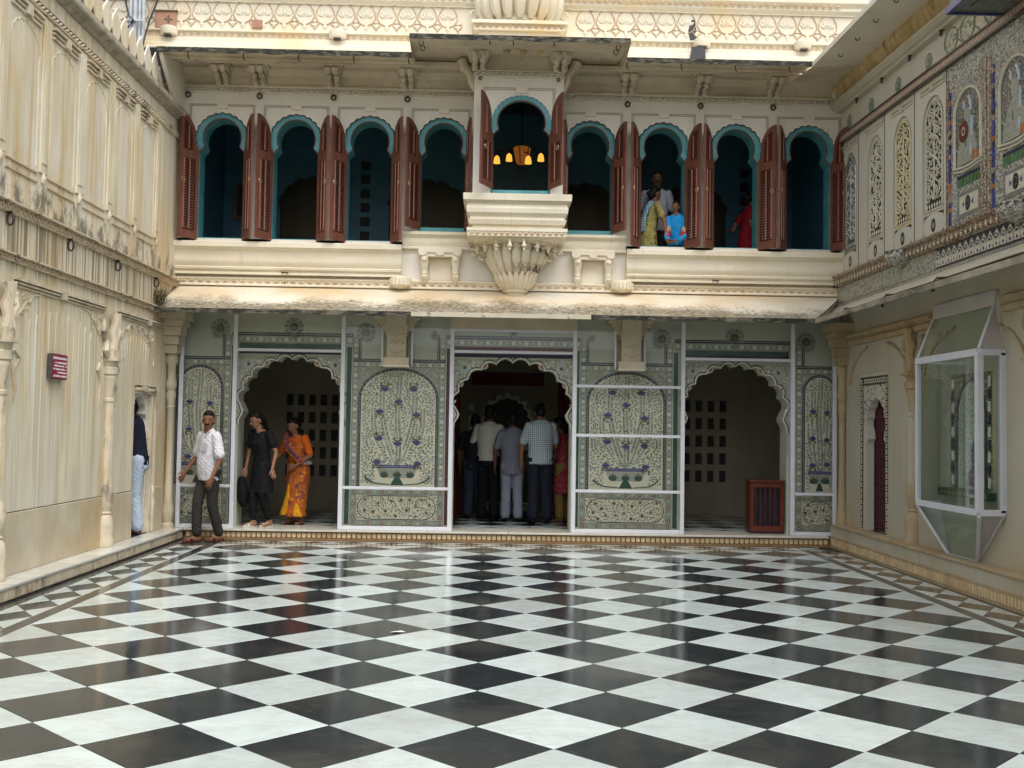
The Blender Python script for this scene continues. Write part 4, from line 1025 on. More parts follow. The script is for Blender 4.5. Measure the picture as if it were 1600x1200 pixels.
for u in [CX + PIT * (k + .5) for k in (-4.5, -4, -3, -2, 1, 2, 3, 3.9)]: eave_bracket(FA, u, 6.31, 6.52, .34)
mb = MB(FT); mb.box(XL - .6, XR, 6.50, 6.56, .40, .47); mb.box(XL - .6, -1.08, 6.42, 6.47, .75, .81); mb.box(1.75, XR, 6.42, 6.47, .75, .81); fbuild(mb, 'eave_purlin', 'eave_soffit')
UE0, UE1, UY = 6.64, 6.40, 13.90
def slab(name, m, x0, x1, y0, z0, y1, z1, th, par=FA):
    mb = MB(); mb.add([(x0, y0, z0), (x1, y0, z0), (x1, y1, z1), (x0, y1, z1), (x0, y0, z0 + th), (x1, y0, z0 + th), (x1, y1, z1 + th), (x0, y1, z1 + th)],
        [(0, 3, 2, 1), (4, 5, 6, 7), (0, 1, 5, 4), (1, 2, 6, 5), (2, 3, 7, 6), (3, 0, 4, 7)]); return mb.build(name, m, par)
slab('upper_eave', 'eave_soffit', XL - .02, -1.072, YF + .3, UE0 + .05, UY, UE1, .05); slab('upper_eave', 'eave_soffit', 1.742, 4.22, YF + .3, UE0 + .05, UY, UE1, .05)
def drip(x0, x1, y, z0, z1, m='eave_drip'):
    mb = MB(); n = max(3, int((x1 - x0) / .12)); r_ = random.Random(int(x0 * 10)); 
    top = [(x0 + (x1 - x0) * i / n, z1) for i in range(n + 1)]; bot = [(x0 + (x1 - x0) * i / n, z0 + r_.uniform(-.012, .012)) for i in range(n, -1, -1)]
    mb.tf = lambda a, b, c: (a, c, b); mb.prism(top + bot, y - .01, y + .004); return mb.build('eave_edge', m, FA)
drip(XL - .02, -1.07, UY, UE1 - .005, UE1 + .062); drip(1.75, 4.22, UY, UE1 - .005, UE1 + .062)
for x in np.arange(-4.0, 4.2, .72):
    if -1.1 < x < 1.75: continue
    mb = MB(); mb.tube([(x, UY + .06, UE1 + .03), (x, UY + .06, UE1 - .05), (x + .02, UY + .06, UE1 - .075)], .008, 5); mb.build('iron_hook', 'iron', FA)
# raised eave over the bay
CY = 13.42
slab('bay_eave', 'eave_soffit', -1.07, 1.74, YF + .3, 6.72, CY, 6.475, .05)
drip(-1.07, 1.74, CY, 6.47, 6.535)
for s_, x in ((-1, -1.07), (1, 1.74)):
    mb = MB(); mb.add([(x, CY, 6.475), (x, YF + .3, 6.72), (x, YF + .3, 6.66), (x, UY, 6.40)], [(0, 1, 2, 3)]); mb.build('eave_cheek', 'eave_soffit', FA, fix=False)
    for y, z in ((CY + .15, 6.49), (CY + .42, 6.52)):
        xx = x - s_ * .14; mb = MB(); mb.tube([(xx + .03 * math.cos(R(a)), y, z - .02 + .035 * math.sin(R(a))) for a in range(0, 360, 45)], .007, 5, closed=True); mb.build('iron_ring', 'iron', FA)
for x in (CX - .1, CX + .42, CX - .4):
    mb = MB(); mb.tube([(x, CY + .06, 6.52), (x, CY + .06, 6.43)], .008, 5); mb.build('iron_hook', 'iron', FA)
# parapet frieze
PZ = 6.90
mb = MB(FT); mb.box(XL - 2.4, XR + .4, ZT, 9.6, -.34, -.002); fbuild(mb, 'parapet', 'parapet_cream')
mb = MB(FT); mb.sweep([(0, 6.66), (.20, 6.66), (.20, 6.78), (.155, 6.80), (.155, 6.86), (.12, 6.88), (.12, 6.955), (.05, 6.97), (.05, 7.055), (.085, 7.06), (.085, 7.08), (0, 7.085)], XL - 2.4, XR + .4); fbuild(mb, 'cornice', 'parapet_cream', smooth=20)
scallops(FA, FT, XL - 2.3, XR, 6.975, 7.05, .052, .095, 'parapet_line', 'zigzag_band', up=True)
def petal_frieze(u0, u1, v0, st):
    a_ = MB(FT); b_ = MB(FT)
    n = int((u1 - u0) / st)
    for i in range(n):
        c = u0 + (i + .5) * st; h = .335; z = v0 + .10
        L_ = [(c - st * .05, z + .02), (c - st * .30, z + .055), (c - st * .46, z + .13), (c - st * .44, z + .20), (c - st * .30, z + .28), (c - st * .10, z + .325), (c, z + .345)]
        a_.tube([(*p, .006) for p in L_] + [(2 * c - x, q, .006) for x, q in L_[::-1]][1:], .007, 4)
        e = c + st / 2       # trefoil between
        a_.tube([(e - st * .18, z - .02 + .09, .006), (e - st * .2, z + .03, .006), (e - st * .08, z + .0, .006), (e, z - .045, .006), (e + st * .08, z + .0, .006), (e + st * .2, z + .03, .006), (e + st * .18, z + .07, .006), (e, z + .06, .006)], .007, 4, closed=True)
        for q in (-.9, -.45, 0, .45, .9): b_.leaf(c + .25 * st * math.sin(q) * .6, z + .13, H90 - q, .13 - .03 * abs(q), .045, .003, .012)
        b_.leaf(c, z - .06, H90, .12, .07, .003, .012); b_.leaf(e, z - .03, H90, .10, .06, .003, .010)
    a_.build('petal_outline', 'parapet_line', FA, fix=False, kind='stuff'); b_.build('petal_relief', 'parapet_cream', FA, fix=False, kind='stuff')
petal_frieze(XL - 2.2, -.45, 7.09, .2885); petal_frieze(1.15, XR + .1, 7.09, .2885)
mb = MB(FT); mb.sweep([(0, 7.50), (.02, 7.50), (.02, 7.515), (.06, 7.56), (.06, 7.60), (.10, 7.66), (.10, 7.70), (0, 7.72)], XL - 2.4, XR + .4); fbuild(mb, 'string_course', 'parapet_cream')
mb = MB(FT)
for i in range(30):
    u = XL - 2 + i * .31
    mb.disc(u, 7.53, .028, .03, 8)
mb.build('stud_row', 'parapet_cream', FA, fix=False, kind='stuff')
scallops(FA, FT, XL - 2.3, XR, 7.57, 7.65, .082, .10, 'parapet_line', 'zigzag_band')
for u in (-4.54, -2.19, 2.94, 4.37):
    mb = MB(FT); mb.lathe([(.07, 6.96), (.115, 6.975), (.125, 7.0), (.125, 7.075), (.11, 7.085)], (u, .10), 12); mb.mi = 1; mb.box(u - .05, u + .05, 6.945, 6.962, .08, .19); mb.build('water_spout', ['parapet_cream', 'dark_line'], FA, smooth=40)
mb = MB(FT); mb.prism([(2.80, 7.40), (2.86, 7.42), (2.88, 7.2), (2.93, 7.08), (2.96, 6.86), (2.99, 6.68), (2.72, 6.68), (2.76, 6.86), (2.79, 7.1), (2.76, 7.25)], .0, .004); mb.build('water_stain', 'dark_line', FA)
mb = MB(FT); mb.prism([(2.74, 6.67), (2.98, 6.67), (2.96, 6.95), (2.78, 6.95)], .16, .206); mb.build('water_stain', 'dark_line', FA)
for (a, b, z0, z1) in ((-4.76, -4.47, 7.11, 7.34), (-3.41, -3.27, 7.14, 7.25)):
    mb = MB(FT); mb.box(a, b, z0, z1, 0, .035); mb.mi = 1
    if b - a > .2:
        mb.box(a - .02, b + .02, z1, z1 + .015, 0, .05)
        for q in range(4): mb.leaf((a + b) / 2 + .04, (z0 + z1) / 2, q * H90, .07, .04, .036, .002)
    mb.build('stone_plaque', ['plaque_brown', 'paint_brown'], FA)
# foot of the balcony above the bay
T = empty('balcony_foot', (CX, YF - .3, 7.0), parent=FA)
mb = MB(FT); mb.box(CX - .66, CX + .66, 7.09, 7.135, 0, .56); mb.box(CX - .63, CX + .63, 7.01, 7.089, 0, .52); mb.box(CX - .56, CX + .56, 6.86, 7.009, 0, .46); mb.build('slab', 'parapet_cream', T)
scallops(T, FT, CX - .62, CX + .62, 7.015, 7.085, .522, .09, 'parapet_line', 'zigzag_band')
mb = MB(FT); mb.lathe([(.40, 7.136), (.44, 7.18), (.42, 7.26), (.48, 7.34), (.52, 7.50), (.50, 7.62), (.6, 7.8)], (CX, .05), 20); mb.build('bulb', 'moulding_cream', T, smooth=50)
mb = MB(FT)
for i in range(9):
    a = R(14 + 19 * i); 
    mb.tube([(CX + r_ * math.cos(a), z, .05 + r_ * math.sin(a)) for r_, z in ((.44, 7.20), (.50, 7.30), (.56, 7.45), (.60, 7.6))], [.04, .075, .08, .05], 6)
for s_ in (-1, 1):
    for k in range(2): mb.tube([(CX + s_ * (.60 + .03 * k + .05 * math.cos(R(a))), 7.24 + .14 * k + .05 * math.sin(R(a)), .10) for a in range(0, 320, 40)], .018, 5)
mb.build('lotus_petals', 'parapet_cream', T, fix=False, smooth=50, kind='stuff')

# ================================================================== THE BAY WINDOW (oriel)
BY = 14.35; BT = lambda u, v, w: (u, BY - w, v)
OB = empty('oriel_window', (CX, 14.6, 3.35), 'projecting bay window with brown shutters and teal arch carried on a carved lotus bracket', 'bay window')
bx0, bx1 = CX - .605, CX + .61; bc = CX + .04; bz0, bzt = 4.70, 6.38
def bay_key():
    ring = polar_lobes(bc, 5.68, .412, .39, 21, 200, -20, .042, .90, 3)
    return [(bc - .405, bz0), (bc - .405, 5.545)] + ring + [(bc + .405, 5.545), (bc + .405, bz0)]
out = bay_key()
mb = MB(BT); mb.prism([(bx0, bz0), (bx0, bzt), (bx1, bzt), (bx1, bz0)] + out[::-1], -.12, 0); mb.build('front_wall', 'facade_white', OB)
hsb = [(bc - .395, bz0), (bc - .395, 5.53), (bc - .37, 5.545), (bc - .335, 5.58)] + [(bc + .325 * math.cos(R(a)), 5.70 + .295 * math.sin(R(a))) for a in range(200, -21, -10)] + [(bc + .335, 5.58), (bc + .37, 5.545), (bc + .395, 5.53), (bc + .395, bz0)]
mb = MB(BT); mb.prism(out[1:-1] + hsb[1:-1][::-1], -.08, -.02); mb.build('teal_arch', 'teal_paint', OB)
mb = MB(BT); mb.tube([(x, z, -.018) for x, z in hsb[1:-1]], .009, 5); mb.build('arch_bead', 'red_wood', OB, fix=False)
mb = MB(BT); mb.box(bc - .405, bc - .38, bz0, 5.54, -.11, -.07); mb.box(bc + .38, bc + .405, bz0, 5.54, -.11, -.07); mb.box(bc - .38, bc + .38, bz0, bz0 + .075, -.11, -.03); mb.build('window_lining', 'teal_paint', OB)
mb = MB(BT)
for i in range(21):
    a = R(200 - 220 * i / 20); x, z = bc + .43 * math.cos(a), 5.68 + .41 * math.sin(a)
    for q in (-.6, 0, .6): mb.leaf(x, z, a + q, .045 - .015 * abs(q), .018, .002, .003)
mb.build('sprig_border', 'moulding_cream', OB, fix=False, kind='stuff')
for x0, x1 in ((bx0, bx0 + .12), (bx1 - .12, bx1)):
    mb = MB(); mb.box(x0, x1, BY + .121, YF - .002, bz0, bzt); mb.build('side_wall', 'facade_white', OB)
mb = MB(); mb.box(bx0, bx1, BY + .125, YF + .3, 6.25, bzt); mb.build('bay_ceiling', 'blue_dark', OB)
mb = MB(BT); l0, l1, zz = bx0 + .12, bx1 - .12, 6.165
for d in (0, .024):
    for (p, q) in ((l0 + d, bc - .08), (bc + .08, l1 - d)): mb.box(p, q, zz - d - .008, zz - d, -.002, .010)
    mb.box(l0 + d, l0 + d + .008, 5.6, zz - d - .008, -.002, .010); mb.box(l1 - d - .008, l1 - d, 5.6, zz - d - .008, -.002, .010)
mb.build('frame_moulding', 'frame_line', OB)
mb = MB(BT); mb.box(bc - .078, bc + .078, zz - .075, zz + .002, -.002, .03); mb.build('keystone', 'facade_cream', OB)
rope(OB, BT, bx0 - .015, bx1 + .015, 6.305, 6.385, .05, .085)
for x in (bx0 + .08, bx1 - .08):
    mb = MB(BT); mb.tube([(x + .02 * math.cos(R(a)), 6.28 + .022 * math.sin(R(a)), .03) for a in range(0, 360, 45)], .008, 5, closed=True); mb.build('iron_ring', 'iron', OB)
for s_, x in ((-1, bx0 + .06), (1, bx1 - .06)):
    eave_bracket(OB, x, 6.39, 6.55, .40, BT)
    mb = MB(BT)      # side struts leaning outward
    mb.tube([(x + s_ * .05, 6.14, -.10), (x + s_ * .10, 6.26, -.10), (x + s_ * .12, 6.36, -.1), (x + s_ * .20, 6.46, -.1), (x + s_ * .24, 6.56, -.1)], [.03, .055, .05, .065, .075], 7)
    mb.ell((x + s_ * .10, 6.30, -.10), (.06, .06, .05), 8, 6); mb.ell((x + s_ * .20, 6.46, -.10), (.08, .07, .06), 8, 6); mb.build('side_bracket', 'eave_soffit', OB, smooth=50)
for q in (-.22, 0, .22):
    mb = MB(BT); mb.ell((bc + q, 6.535, .38), (.05, .045, .045), 8, 6); mb.build('soffit_boss', 'ochre_rough', OB, smooth=60)
def bay_leaf(hand):
    W_ = .36; z0 = bz0 + .09; tf = lambda a, b, c: (a * hand, c, b); th = .016; st = .05
    ol = [(0, z0), (0, 5.53), (.03, 5.56), (.055, 5.60), (.055, 5.70)] + [(W_ + .0 - .30 * math.cos(R(a)), 5.72 + .31 * math.sin(R(a))) for a in range(8, 90, 10)] + [(W_, 6.03), (W_, z0)]
    fr = MB(tf); fr.box(0, st, z0, 5.45, -th, th); fr.box(W_ - st, W_, z0, 5.45, -th, th); fr.box(st, W_ - st, z0, z0 + .08, -th, th); fr.box(st, W_ - st, 5.39, 5.45, -th, th)
    fr.prism([(0, 5.45)] + ol[1:-1] + [(W_, 5.45)], -th * .6, th * .6)
    o = fr.build('shutter', 'red_wood', origin=(0, 0, 0))
    lo = MB(tf)
    for i in range(16):
        za = z0 + .085 + i * (5.385 - z0 - .085) / 16; lo.add([(st, za, -.010), (W_ - st, za, -.010), (W_ - st, za + .038, .008), (st, za + .038, .008)], [(0, 1, 2, 3)])
    l = lo.build('louvre', 'louvre_wood', fix=False, origin=(0, 0, 0))
    rd = MB(tf)
    for (s2, a, b) in ((W_ * .5, z0 + .09, 5.38), (W_ * .62, 5.50, 5.88)):
        for d in (-.02, .02): rd.box(s2 - .007, s2 + .007, a, b, d - .006, d + .006)
    r_ = rd.build('shutter_rod', 'wood_bead', origin=(0, 0, 0))
    hd = MB(tf)
    for d in (-.024, .024): hd.tube([(W_ - .10 + .026 * math.cos(R(a)), 5.30 + .03 * math.sin(R(a)), d) for a in range(0, 360, 40)], .006, 5, closed=True)
    h_ = hd.build('ring_handle', 'brass', origin=(0, 0, 0))
    ang = 116; rz = -R(ang) if hand > 0 else R(ang)
    loc = Vector((bc - .385 if hand > 0 else bc + .385, BY + .01, 0)); o.parent = OB; o.location = loc - WL[OB.name]; o.rotation_euler = (0, 0, rz); WL[o.name] = loc
    for c_ in (l, r_, h_): c_.parent = o; c_.location = (0, 0, 0)
    tag(l, kind='stuff')
bay_leaf(1); bay_leaf(-1)
def boxring(name, prof, m, par=OB, half=(.605, .605), cen=CX + .002, smooth=20):
    """moulding run round three sides of the bay: profile of (outward, height)"""
    pts = []; mb = MB(); n = len(prof)
    for w, z in prof: pts += [(cen - half[0] - w, YF - .003, z), (cen - half[0] - w, BY - w, z), (cen + half[1] + w, BY - w, z), (cen + half[1] + w, YF - .003, z)]
    fs = [(4 * i + j, 4 * i + j + 1, 4 * i + 5 + j, 4 * i + 4 + j) for i in range(n - 1) for j in range(3)]
    fs += [(3, 2, 1, 0), (4 * n - 4, 4 * n - 3, 4 * n - 2, 4 * n - 1)]
    fs += [(4 * i + 3, 4 * i, 4 * i + 4, 4 * i + 7) for i in range(n - 1)]
    mb.add(pts, fs); return mb.build(name, m, par, smooth=smooth)
mb = MB(BT); mb.box(bx0 - .02, bx1 + .02, 6.386, 6.62, -.3, -.005); mb.build('bay_cove', 'eave_soffit', OB)
boxring('bay_sill', [(.02, 4.295), (.04, 4.30), (.055, 4.345), (.06, 4.36), (.035, 4.37), (.03, 4.40), (.04, 4.41), (.075, 4.45), (.08, 4.51), (.06, 4.57), (.08, 4.60), (.12, 4.61), (.125, 4.69), (.11, 4.70)], 'moulding_cream')
boxring('bay_apron', [(.0, 4.19), (.0, 4.293), (-.02, 4.294)], 'moulding_cream')
boxring('bay_cornice', [(-.05, 4.10), (-.03, 4.11), (-.02, 4.125), (.06, 4.135), (.06, 4.195), (.07, 4.20), (.07, 4.245), (.05, 4.25)], 'moulding_cream')
scallops(OB, lambda u, v, w: (u, BY - .06 - w, v), CX - .65, CX + .65, 4.137, 4.195, .003, .08, 'parapet_line', 'zigzag_band')
# lotus bracket: ribbed bud swelling upward from a small foot
LY = 14.93
mb = MB(); prof = [(.16, 3.49), (.19, 3.55), (.24, 3.66), (.28, 3.72), (.34, 3.84), (.38, 3.96), (.40, 4.06), (.46, 4.10)]
axf = lambda x, y, z: (x, y, z)
mb.lathe(prof, (CX + .005, LY), 28, R(180), R(360), axf); mb.build('lotus_core', 'pier_tan', OB, smooth=60)
for i in range(9):
    a = R(180 + 10 + 20 * i); p = []
    for r_, z in ((.235, 3.68), (.285, 3.74), (.35, 3.86), (.395, 3.98), (.41, 4.05), (.45, 4.075), (.465, 4.04)): p.append((CX + .005 + r_ * math.cos(a), LY + r_ * math.sin(a), z))
    mb = MB(); mb.tube(p, [.028, .052, .064, .068, .056, .036, .02], 9)
    for q in range(7):      # feather grooves
        t = q / 7; z = 3.78 + .25 * t; r_ = .365 + .095 * t
        for d in (-1, 1):
            mb.tube([(CX + .005 + r_ * math.cos(a), LY + (r_) * math.sin(a), z), (CX + .005 + (r_ - .012) * math.cos(a + d * .13), LY + (r_ - .012) * math.sin(a + d * .13), z + .055)], .008, 4)
    mb.build('lotus_petal', 'moulding_cream', OB, smooth=60)
for i in range(11):
    a = R(180 + 6 + 16.8 * i); c_ = CX + .005; mb = MB()
    mb.tube([(c_ + r_ * math.cos(a), LY + r_ * math.sin(a), z) for r_, z in ((.17, 3.50), (.205, 3.56), (.255, 3.64), (.31, 3.715))], [.035, .05, .05, .012], 7); mb.build('calyx_leaf', 'moulding_cream', OB, smooth=60)
mb = MB(); mb.lathe([(.17, 3.345), (.175, 3.37), (.13, 3.375), (.15, 3.40), (.165, 3.42), (.135, 3.43), (.165, 3.45), (.18, 3.455), (.18, 3.495), (.16, 3.50)], (CX + .005, LY), 24, R(180), R(360), axf); mb.build('lotus_foot', 'moulding_cream', OB, smooth=40)
for i in range(10):
    a = R(180 + 4 + 19.1 * i); r_ = .57; x, y = CX + .005 + r_ * math.cos(a) * 1.02, LY - .02 + r_ * math.sin(a) * 1.0
    mb = MB(); mb.lathe([(.012, 3.955), (.02, 3.97), (.012, 3.99), (.03, 4.0), (.035, 4.03), (.018, 4.05), (.02, 4.12)], (x, y), 8, 0, 2 * math.pi, axf); mb.build('pendant', 'moulding_cream', OB, smooth=60)
for s_ in (-1, 1):
    mb = MB()
    for (dx, z, r0) in ((.48, 3.93, .075), (.58, 3.98, .06)):
        mb.tube([(CX + s_ * (dx + r0 * (1 - a / 500) * math.cos(R(a))), LY - .12, z + r0 * (1 - a / 500) * math.sin(R(a))) for a in range(0, 441, 30)], .02, 6)
    mb.build('scroll', 'moulding_cream', OB, smooth=60)
mb = MB(); mb.lathe([(.50, 4.085), (.54, 4.09), (.54, 4.115), (.49, 4.12)], (CX + .005, LY), 28, R(180), R(360), axf); mb.build('lotus_rim', 'moulding_cream', OB, smooth=40)

# chandelier seen through the bay
CH = empty('chandelier', (.47, 16.5, 5.55), 'lit chandelier with amber central lantern and four small glowing shades inside the bay window', 'chandelier')
cx_, cy_, cz_ = .46, 16.5, 5.80
mb = MB(); mb.lathe([(.07, cz_ - .14), (.095, cz_ - .12), (.125, cz_ + .02), (.14, cz_ + .10), (.11, cz_ + .12)], (cx_, cy_), 14, 0, 2 * math.pi, axf); mb.build('lantern', 'lamp_lantern', CH, smooth=50)
mb = MB()
for i in range(6):
    a = R(i * 60 + 15); mb.tube([(cx_ + r_ * math.cos(a), cy_ + r_ * math.sin(a), cz_ + z) for r_, z in ((.075, -.14), (.10, -.12), (.13, .02), (.146, .10))], .008, 5)
mb.tube([(cx_, cy_, cz_ + .15), (cx_, cy_, 6.75)], .012, 6)
mb.build('lantern_frame', 'lamp_bracket', CH)
for (x, y, z) in ((.075, 16.45, 5.70), (.27, 16.85, 5.84), (.76, 16.55, 5.775), (.55, 16.15, 5.63)):
    mb = MB(); mb.lathe([(.052, z - .05), (.047, z), (.038, z + .045), (.013, z + .072)], (x, y), 12, 0, 2 * math.pi, axf); s = mb.build('lamp_shade', 'lamp_shade', CH, smooth=50)
    mb = MB(); mb.tube([(x, y, z + .07), (x, y, z + .13), ((x + cx_) / 2, (y + cy_) / 2, z + .16), (cx_, cy_, cz_ + .1)], .009, 5); mb.build('lamp_arm', 'lamp_bracket', CH)

# ================================================================== LEFT WALL
WL_ = empty('plaster_wall', (XL, 10, .142), 'tall cream plaster wall with ochre rain streaks, pilasters and a crest of pointed merlons', 'wall')
lb = lambda mb, name, m, **k: mb.build(name, m, WL_, **k)
D0, D1, DZ = 13.42, 14.02, 1.90
mb = MB(LT); mb.box(-3, D0 - .05, .142, 5.75, -.4, 0); mb.box(14.25, 15.3, .142, 5.75, -.4, 0); mb.box(D0 - .05, 14.25, 2.03, 5.75, -.4, 0); lb(mb, 'wall_face', 'wall_plaster')
mb = MB(LT); mb.box(-3, D0 - .052, .143, .715, .0, .010); mb.box(14.252, 15, .143, .715, 0, .010); lb(mb, 'dado', 'wall_plaster_dado', bevel=.005)
mb = MB(LT); mb.box(-3, D0 - .052, .716, .724, .0, .003); lb(mb, 'dado_joint', 'dark_line')
# doorway with cusped head
dc = (D0 + D1) / 2
pts = polar_lobes(dc, 1.52, .27, .38, 7, 180, 0, .075, .84, 3)
mb = MB(LT); mb.prism([(D0 - .048, .143), (D0 - .048, 2.03), (14.248, 2.03), (14.248, .143), (dc + .28, .143), (dc + .28, 1.36), (dc + .22, 1.40)] + pts[::-1] + [(dc - .22, 1.40), (dc - .28, 1.36), (dc - .28, .143)], -.16, -.05); lb(mb, 'cusped_doorway', 'facade_white')
mb = MB(LT)
for a, b, c_, d in ((14.06, 14.10, .143, 1.96), (14.20, 14.245, .143, 2.0)): mb.box(a, b, c_, d, -.049, .012)
for a, b in ((13.44, 13.68), (13.84, 14.20)): mb.box(a, b, 1.965, 2.0, -.049, .035); mb.box(a + .02, b - .02, 1.93, 1.964, -.049, .015)
mb.box(13.69, 13.83, 1.95, 2.02, -.049, .03); lb(mb, 'door_moulding', 'wall_trim')
mb = MB(LT); mb.tube([(14.16, z, .0) for z in (.15, .3, .55, .62, .7, .75)], [.03, .035, .045, .025, .04, .02], 8); lb(mb, 'jamb_shaft', 'wall_trim', smooth=50)
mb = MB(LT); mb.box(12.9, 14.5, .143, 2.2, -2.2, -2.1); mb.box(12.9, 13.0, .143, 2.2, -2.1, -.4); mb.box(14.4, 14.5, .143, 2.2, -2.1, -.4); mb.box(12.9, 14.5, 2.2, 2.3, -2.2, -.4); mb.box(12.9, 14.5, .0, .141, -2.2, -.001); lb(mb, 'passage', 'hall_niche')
mb = MB(LT); mb.box(13.93, 13.97, .143, 1.9, -.42, -.20); lb(mb, 'door_edge', 'curtain_red')
# string courses with scallop drops and iron rings
def string(v0, v1, d):
    mb = MB(LT); mb.sweep([(0, v0), (d * .5, v0), (d * .55, v0 + .012), (d * .35, v0 + .018), (d * .35, v1 - .02), (d, v1 - .014), (d, v1), (0, v1 + .02)], -3, 15.0); lb(mb, 'string_course', 'wall_trim', smooth=20)
    s_ = MB(LT); n = 95
    for i in range(n):
        u = 15 - (i + .5) * .105
        s_.tube([(u - .045, v1 - .02, d * .5), (u - .02, v0 + .02, d * .6), (u + .02, v0 + .015, d * .55), (u + .035, v1 - .03, d * .45)], .009, 4)
    lb(s_, 'scallop_band', 'parapet_line', fix=False, kind='stuff')
string(3.45, 3.545, .075); string(3.015, 3.085, .06)
for u in (14.0, 12.55, 11.13, 9.72, 8.3):
    mb = MB(LT); mb.tube([(u + .0, 3.41 + .055 * math.sin(R(a)) - .03, .035 + .03 * math.cos(R(a))) for a in range(0, 360, 30)], .010, 6, closed=True); mb.tube([(u, 3.45, .0), (u, 3.44, .05)], .014, 6); lb(mb, 'iron_ring', 'iron', smooth=60)
# panel heads under the lower string
def head(u0, u1, v=2.855, m='wall_trim', drop=.0):
    mb = MB(LT)
    for (dv, d, t) in ((0, .05, .022), (-.030, .035, .018), (-.058, .018, .016)): mb.box(u0 + abs(dv) * .5, u1 - abs(dv) * .5, v + dv, v + dv + t, 0, d)
    mb.box(u0, u0 + .015, v - .05, v - .001, 0, .02); mb.box(u1 - .015, u1, v - .05, v - .001, 0, .02); return lb(mb, 'panel_head', m)
for a, b in ((9.86, 10.94), (11.10, 12.22), (12.62, 13.72), (13.86, 14.5), (7.1, 8.2), (8.36, 9.5)): head(a, b)
for u in (11.02, 13.79, 8.28): 
    mb = MB(LT); mb.box(u - .07, u + .07, 2.80, 2.89, 0, .04); lb(mb, 'keystone', 'wall_trim')
def cusps(c, hw, v, rise, n, edge=True):
    """shallow blind arch: a carved multifoil bead with fluted drops"""
    pts = polar_lobes(c, v, hw, rise, n, 176, 4, hw * .17, .88, 3)
    mb = MB(LT); mb.tube([(x, z, .003) for x, z in pts], .012, 5)
    for s_ in ((-1, 1) if c < 13 else (-1,)): mb.tube([(c + s_ * hw * .97, v, .006), (c + s_ * hw * .90, v - .08, .01), (c + s_ * hw * 1.0, v - .2, .006), (c + s_ * hw * .96, v - .34, .01), (c + s_ * hw * .98, v - .5, .004)], [.014, .024, .016, .022, .01], 6)
    lb(mb, 'blind_arch_bead', 'wall_trim', fix=False, smooth=60)
    d = MB(LT)
    for q in np.linspace(-.7, .7, 11):
        x = c + q * hw; zt_ = v + rise * .82 * math.sqrt(1 - q * q)
        d.tube([(x, zt_, .006), (x, zt_ - .10, -.002), (x, .75 if c < 13 else 2.14, -.009)], [.016, .011, .009], 5)
    lb(d, 'fluting', 'wall_plaster', fix=False, smooth=80, kind='stuff')
    f = MB(LT); r_ = random.Random(int(c * 9))
    for s_ in (-1, 1):
        for k in range(26):
            x = c + s_ * hw * r_.uniform(.66, 1.0); z = v + rise * r_.uniform(.62, 1.05)
            if ((x - c) / hw) ** 2 + ((z - v) / rise) ** 2 < 1.05: continue
            f.leaf(x, z, r_.uniform(0, 6.28), .07, .03, .002, .012)
    lb(f, 'spandrel_leaves', 'wall_trim', fix=False, kind='stuff')
cusps(11.05, 1.12, 2.22, .54, 13); cusps(13.35, .70, 2.25, .46, 9); cusps(8.35, 1.12, 2.22, .54, 13)
def pilaster(u, tf, par, m1, m2, z0, z1, d=.02, s=1.):
    mb = MB(tf)
    mb.lathe([(.125 * s, z0), (.13 * s, z0 + .08), (.115 * s, z0 + .10), (.125 * s, z0 + .22), (.105 * s, z0 + .33), (.07 * s, z0 + .36), (.085 * s, z0 + .38), (.07 * s, z0 + .40), (.10 * s, z0 + .48), (.115 * s, z0 + .58), (.095 * s, z0 + .68), (.09 * s, z0 + .70)], (u, d), 12); mb.build('column_base', m2, par, smooth=40)
    mb = MB(tf); mb.lathe([(.082 * s, z0 + .70), (.080 * s, z0 + 1.2), (.072 * s, z1 - 1.02), (.085 * s, z1 - 1.0), (.085 * s, z1 - .97), (.07 * s, z1 - .96)], (u, d), 8); mb.build('column_shaft', m1, par, smooth=20)
    mb = MB(tf); mb.lathe([(.065 * s, z1 - .96), (.075 * s, z1 - .93), (.07 * s, z1 - .90), (.10 * s, z1 - .75), (.11 * s, z1 - .72), (.10 * s, z1 - .70), (.125 * s, z1 - .69), (.13 * s, z1 - .62), (.10 * s, z1 - .60), (.12 * s, z1 - .56), (.125 * s, z1 - .54)], (u, d), 12)
    mb.box(u - .14 * s, u + .14 * s, z1 - .54, z1 - .50, 0, d + .13); mb.box(u - .11 * s, u + .11 * s, z1 - .499, z1 - .40, 0, d + .08); mb.tube([(u, z1 - .40, .04), (u, z1 - .30, .07), (u, z1 - .2, .05), (u, z1 - .08, .09), (u, z1, .08)], [.09 * s, .06 * s, .075 * s, .06 * s, .08 * s], 8)
    for q in (-1, 1):
        mb.tube([(u + q * .10, z1 - .5, .04), (u + q * .17, z1 - .42, .04), (u + q * .15, z1 - .30, .035), (u + q * .25, z1 - .2, .03), (u + q * .24, z1 - .08, .03)], [.03, .045, .03, .04, .02], 6)
        for k in range(5): mb.leaf(u + q * (.13 + .02 * k), z1 - .42 + .08 * k, H90 - q * .7, .07, .035, .04, .012)
    mb.build('column_capital', m2, par, smooth=40)
for u in (12.40, 9.66): pilaster(u, LT, WL_, 'wall_trim', 'wall_trim', .145, 2.80, s=.80)
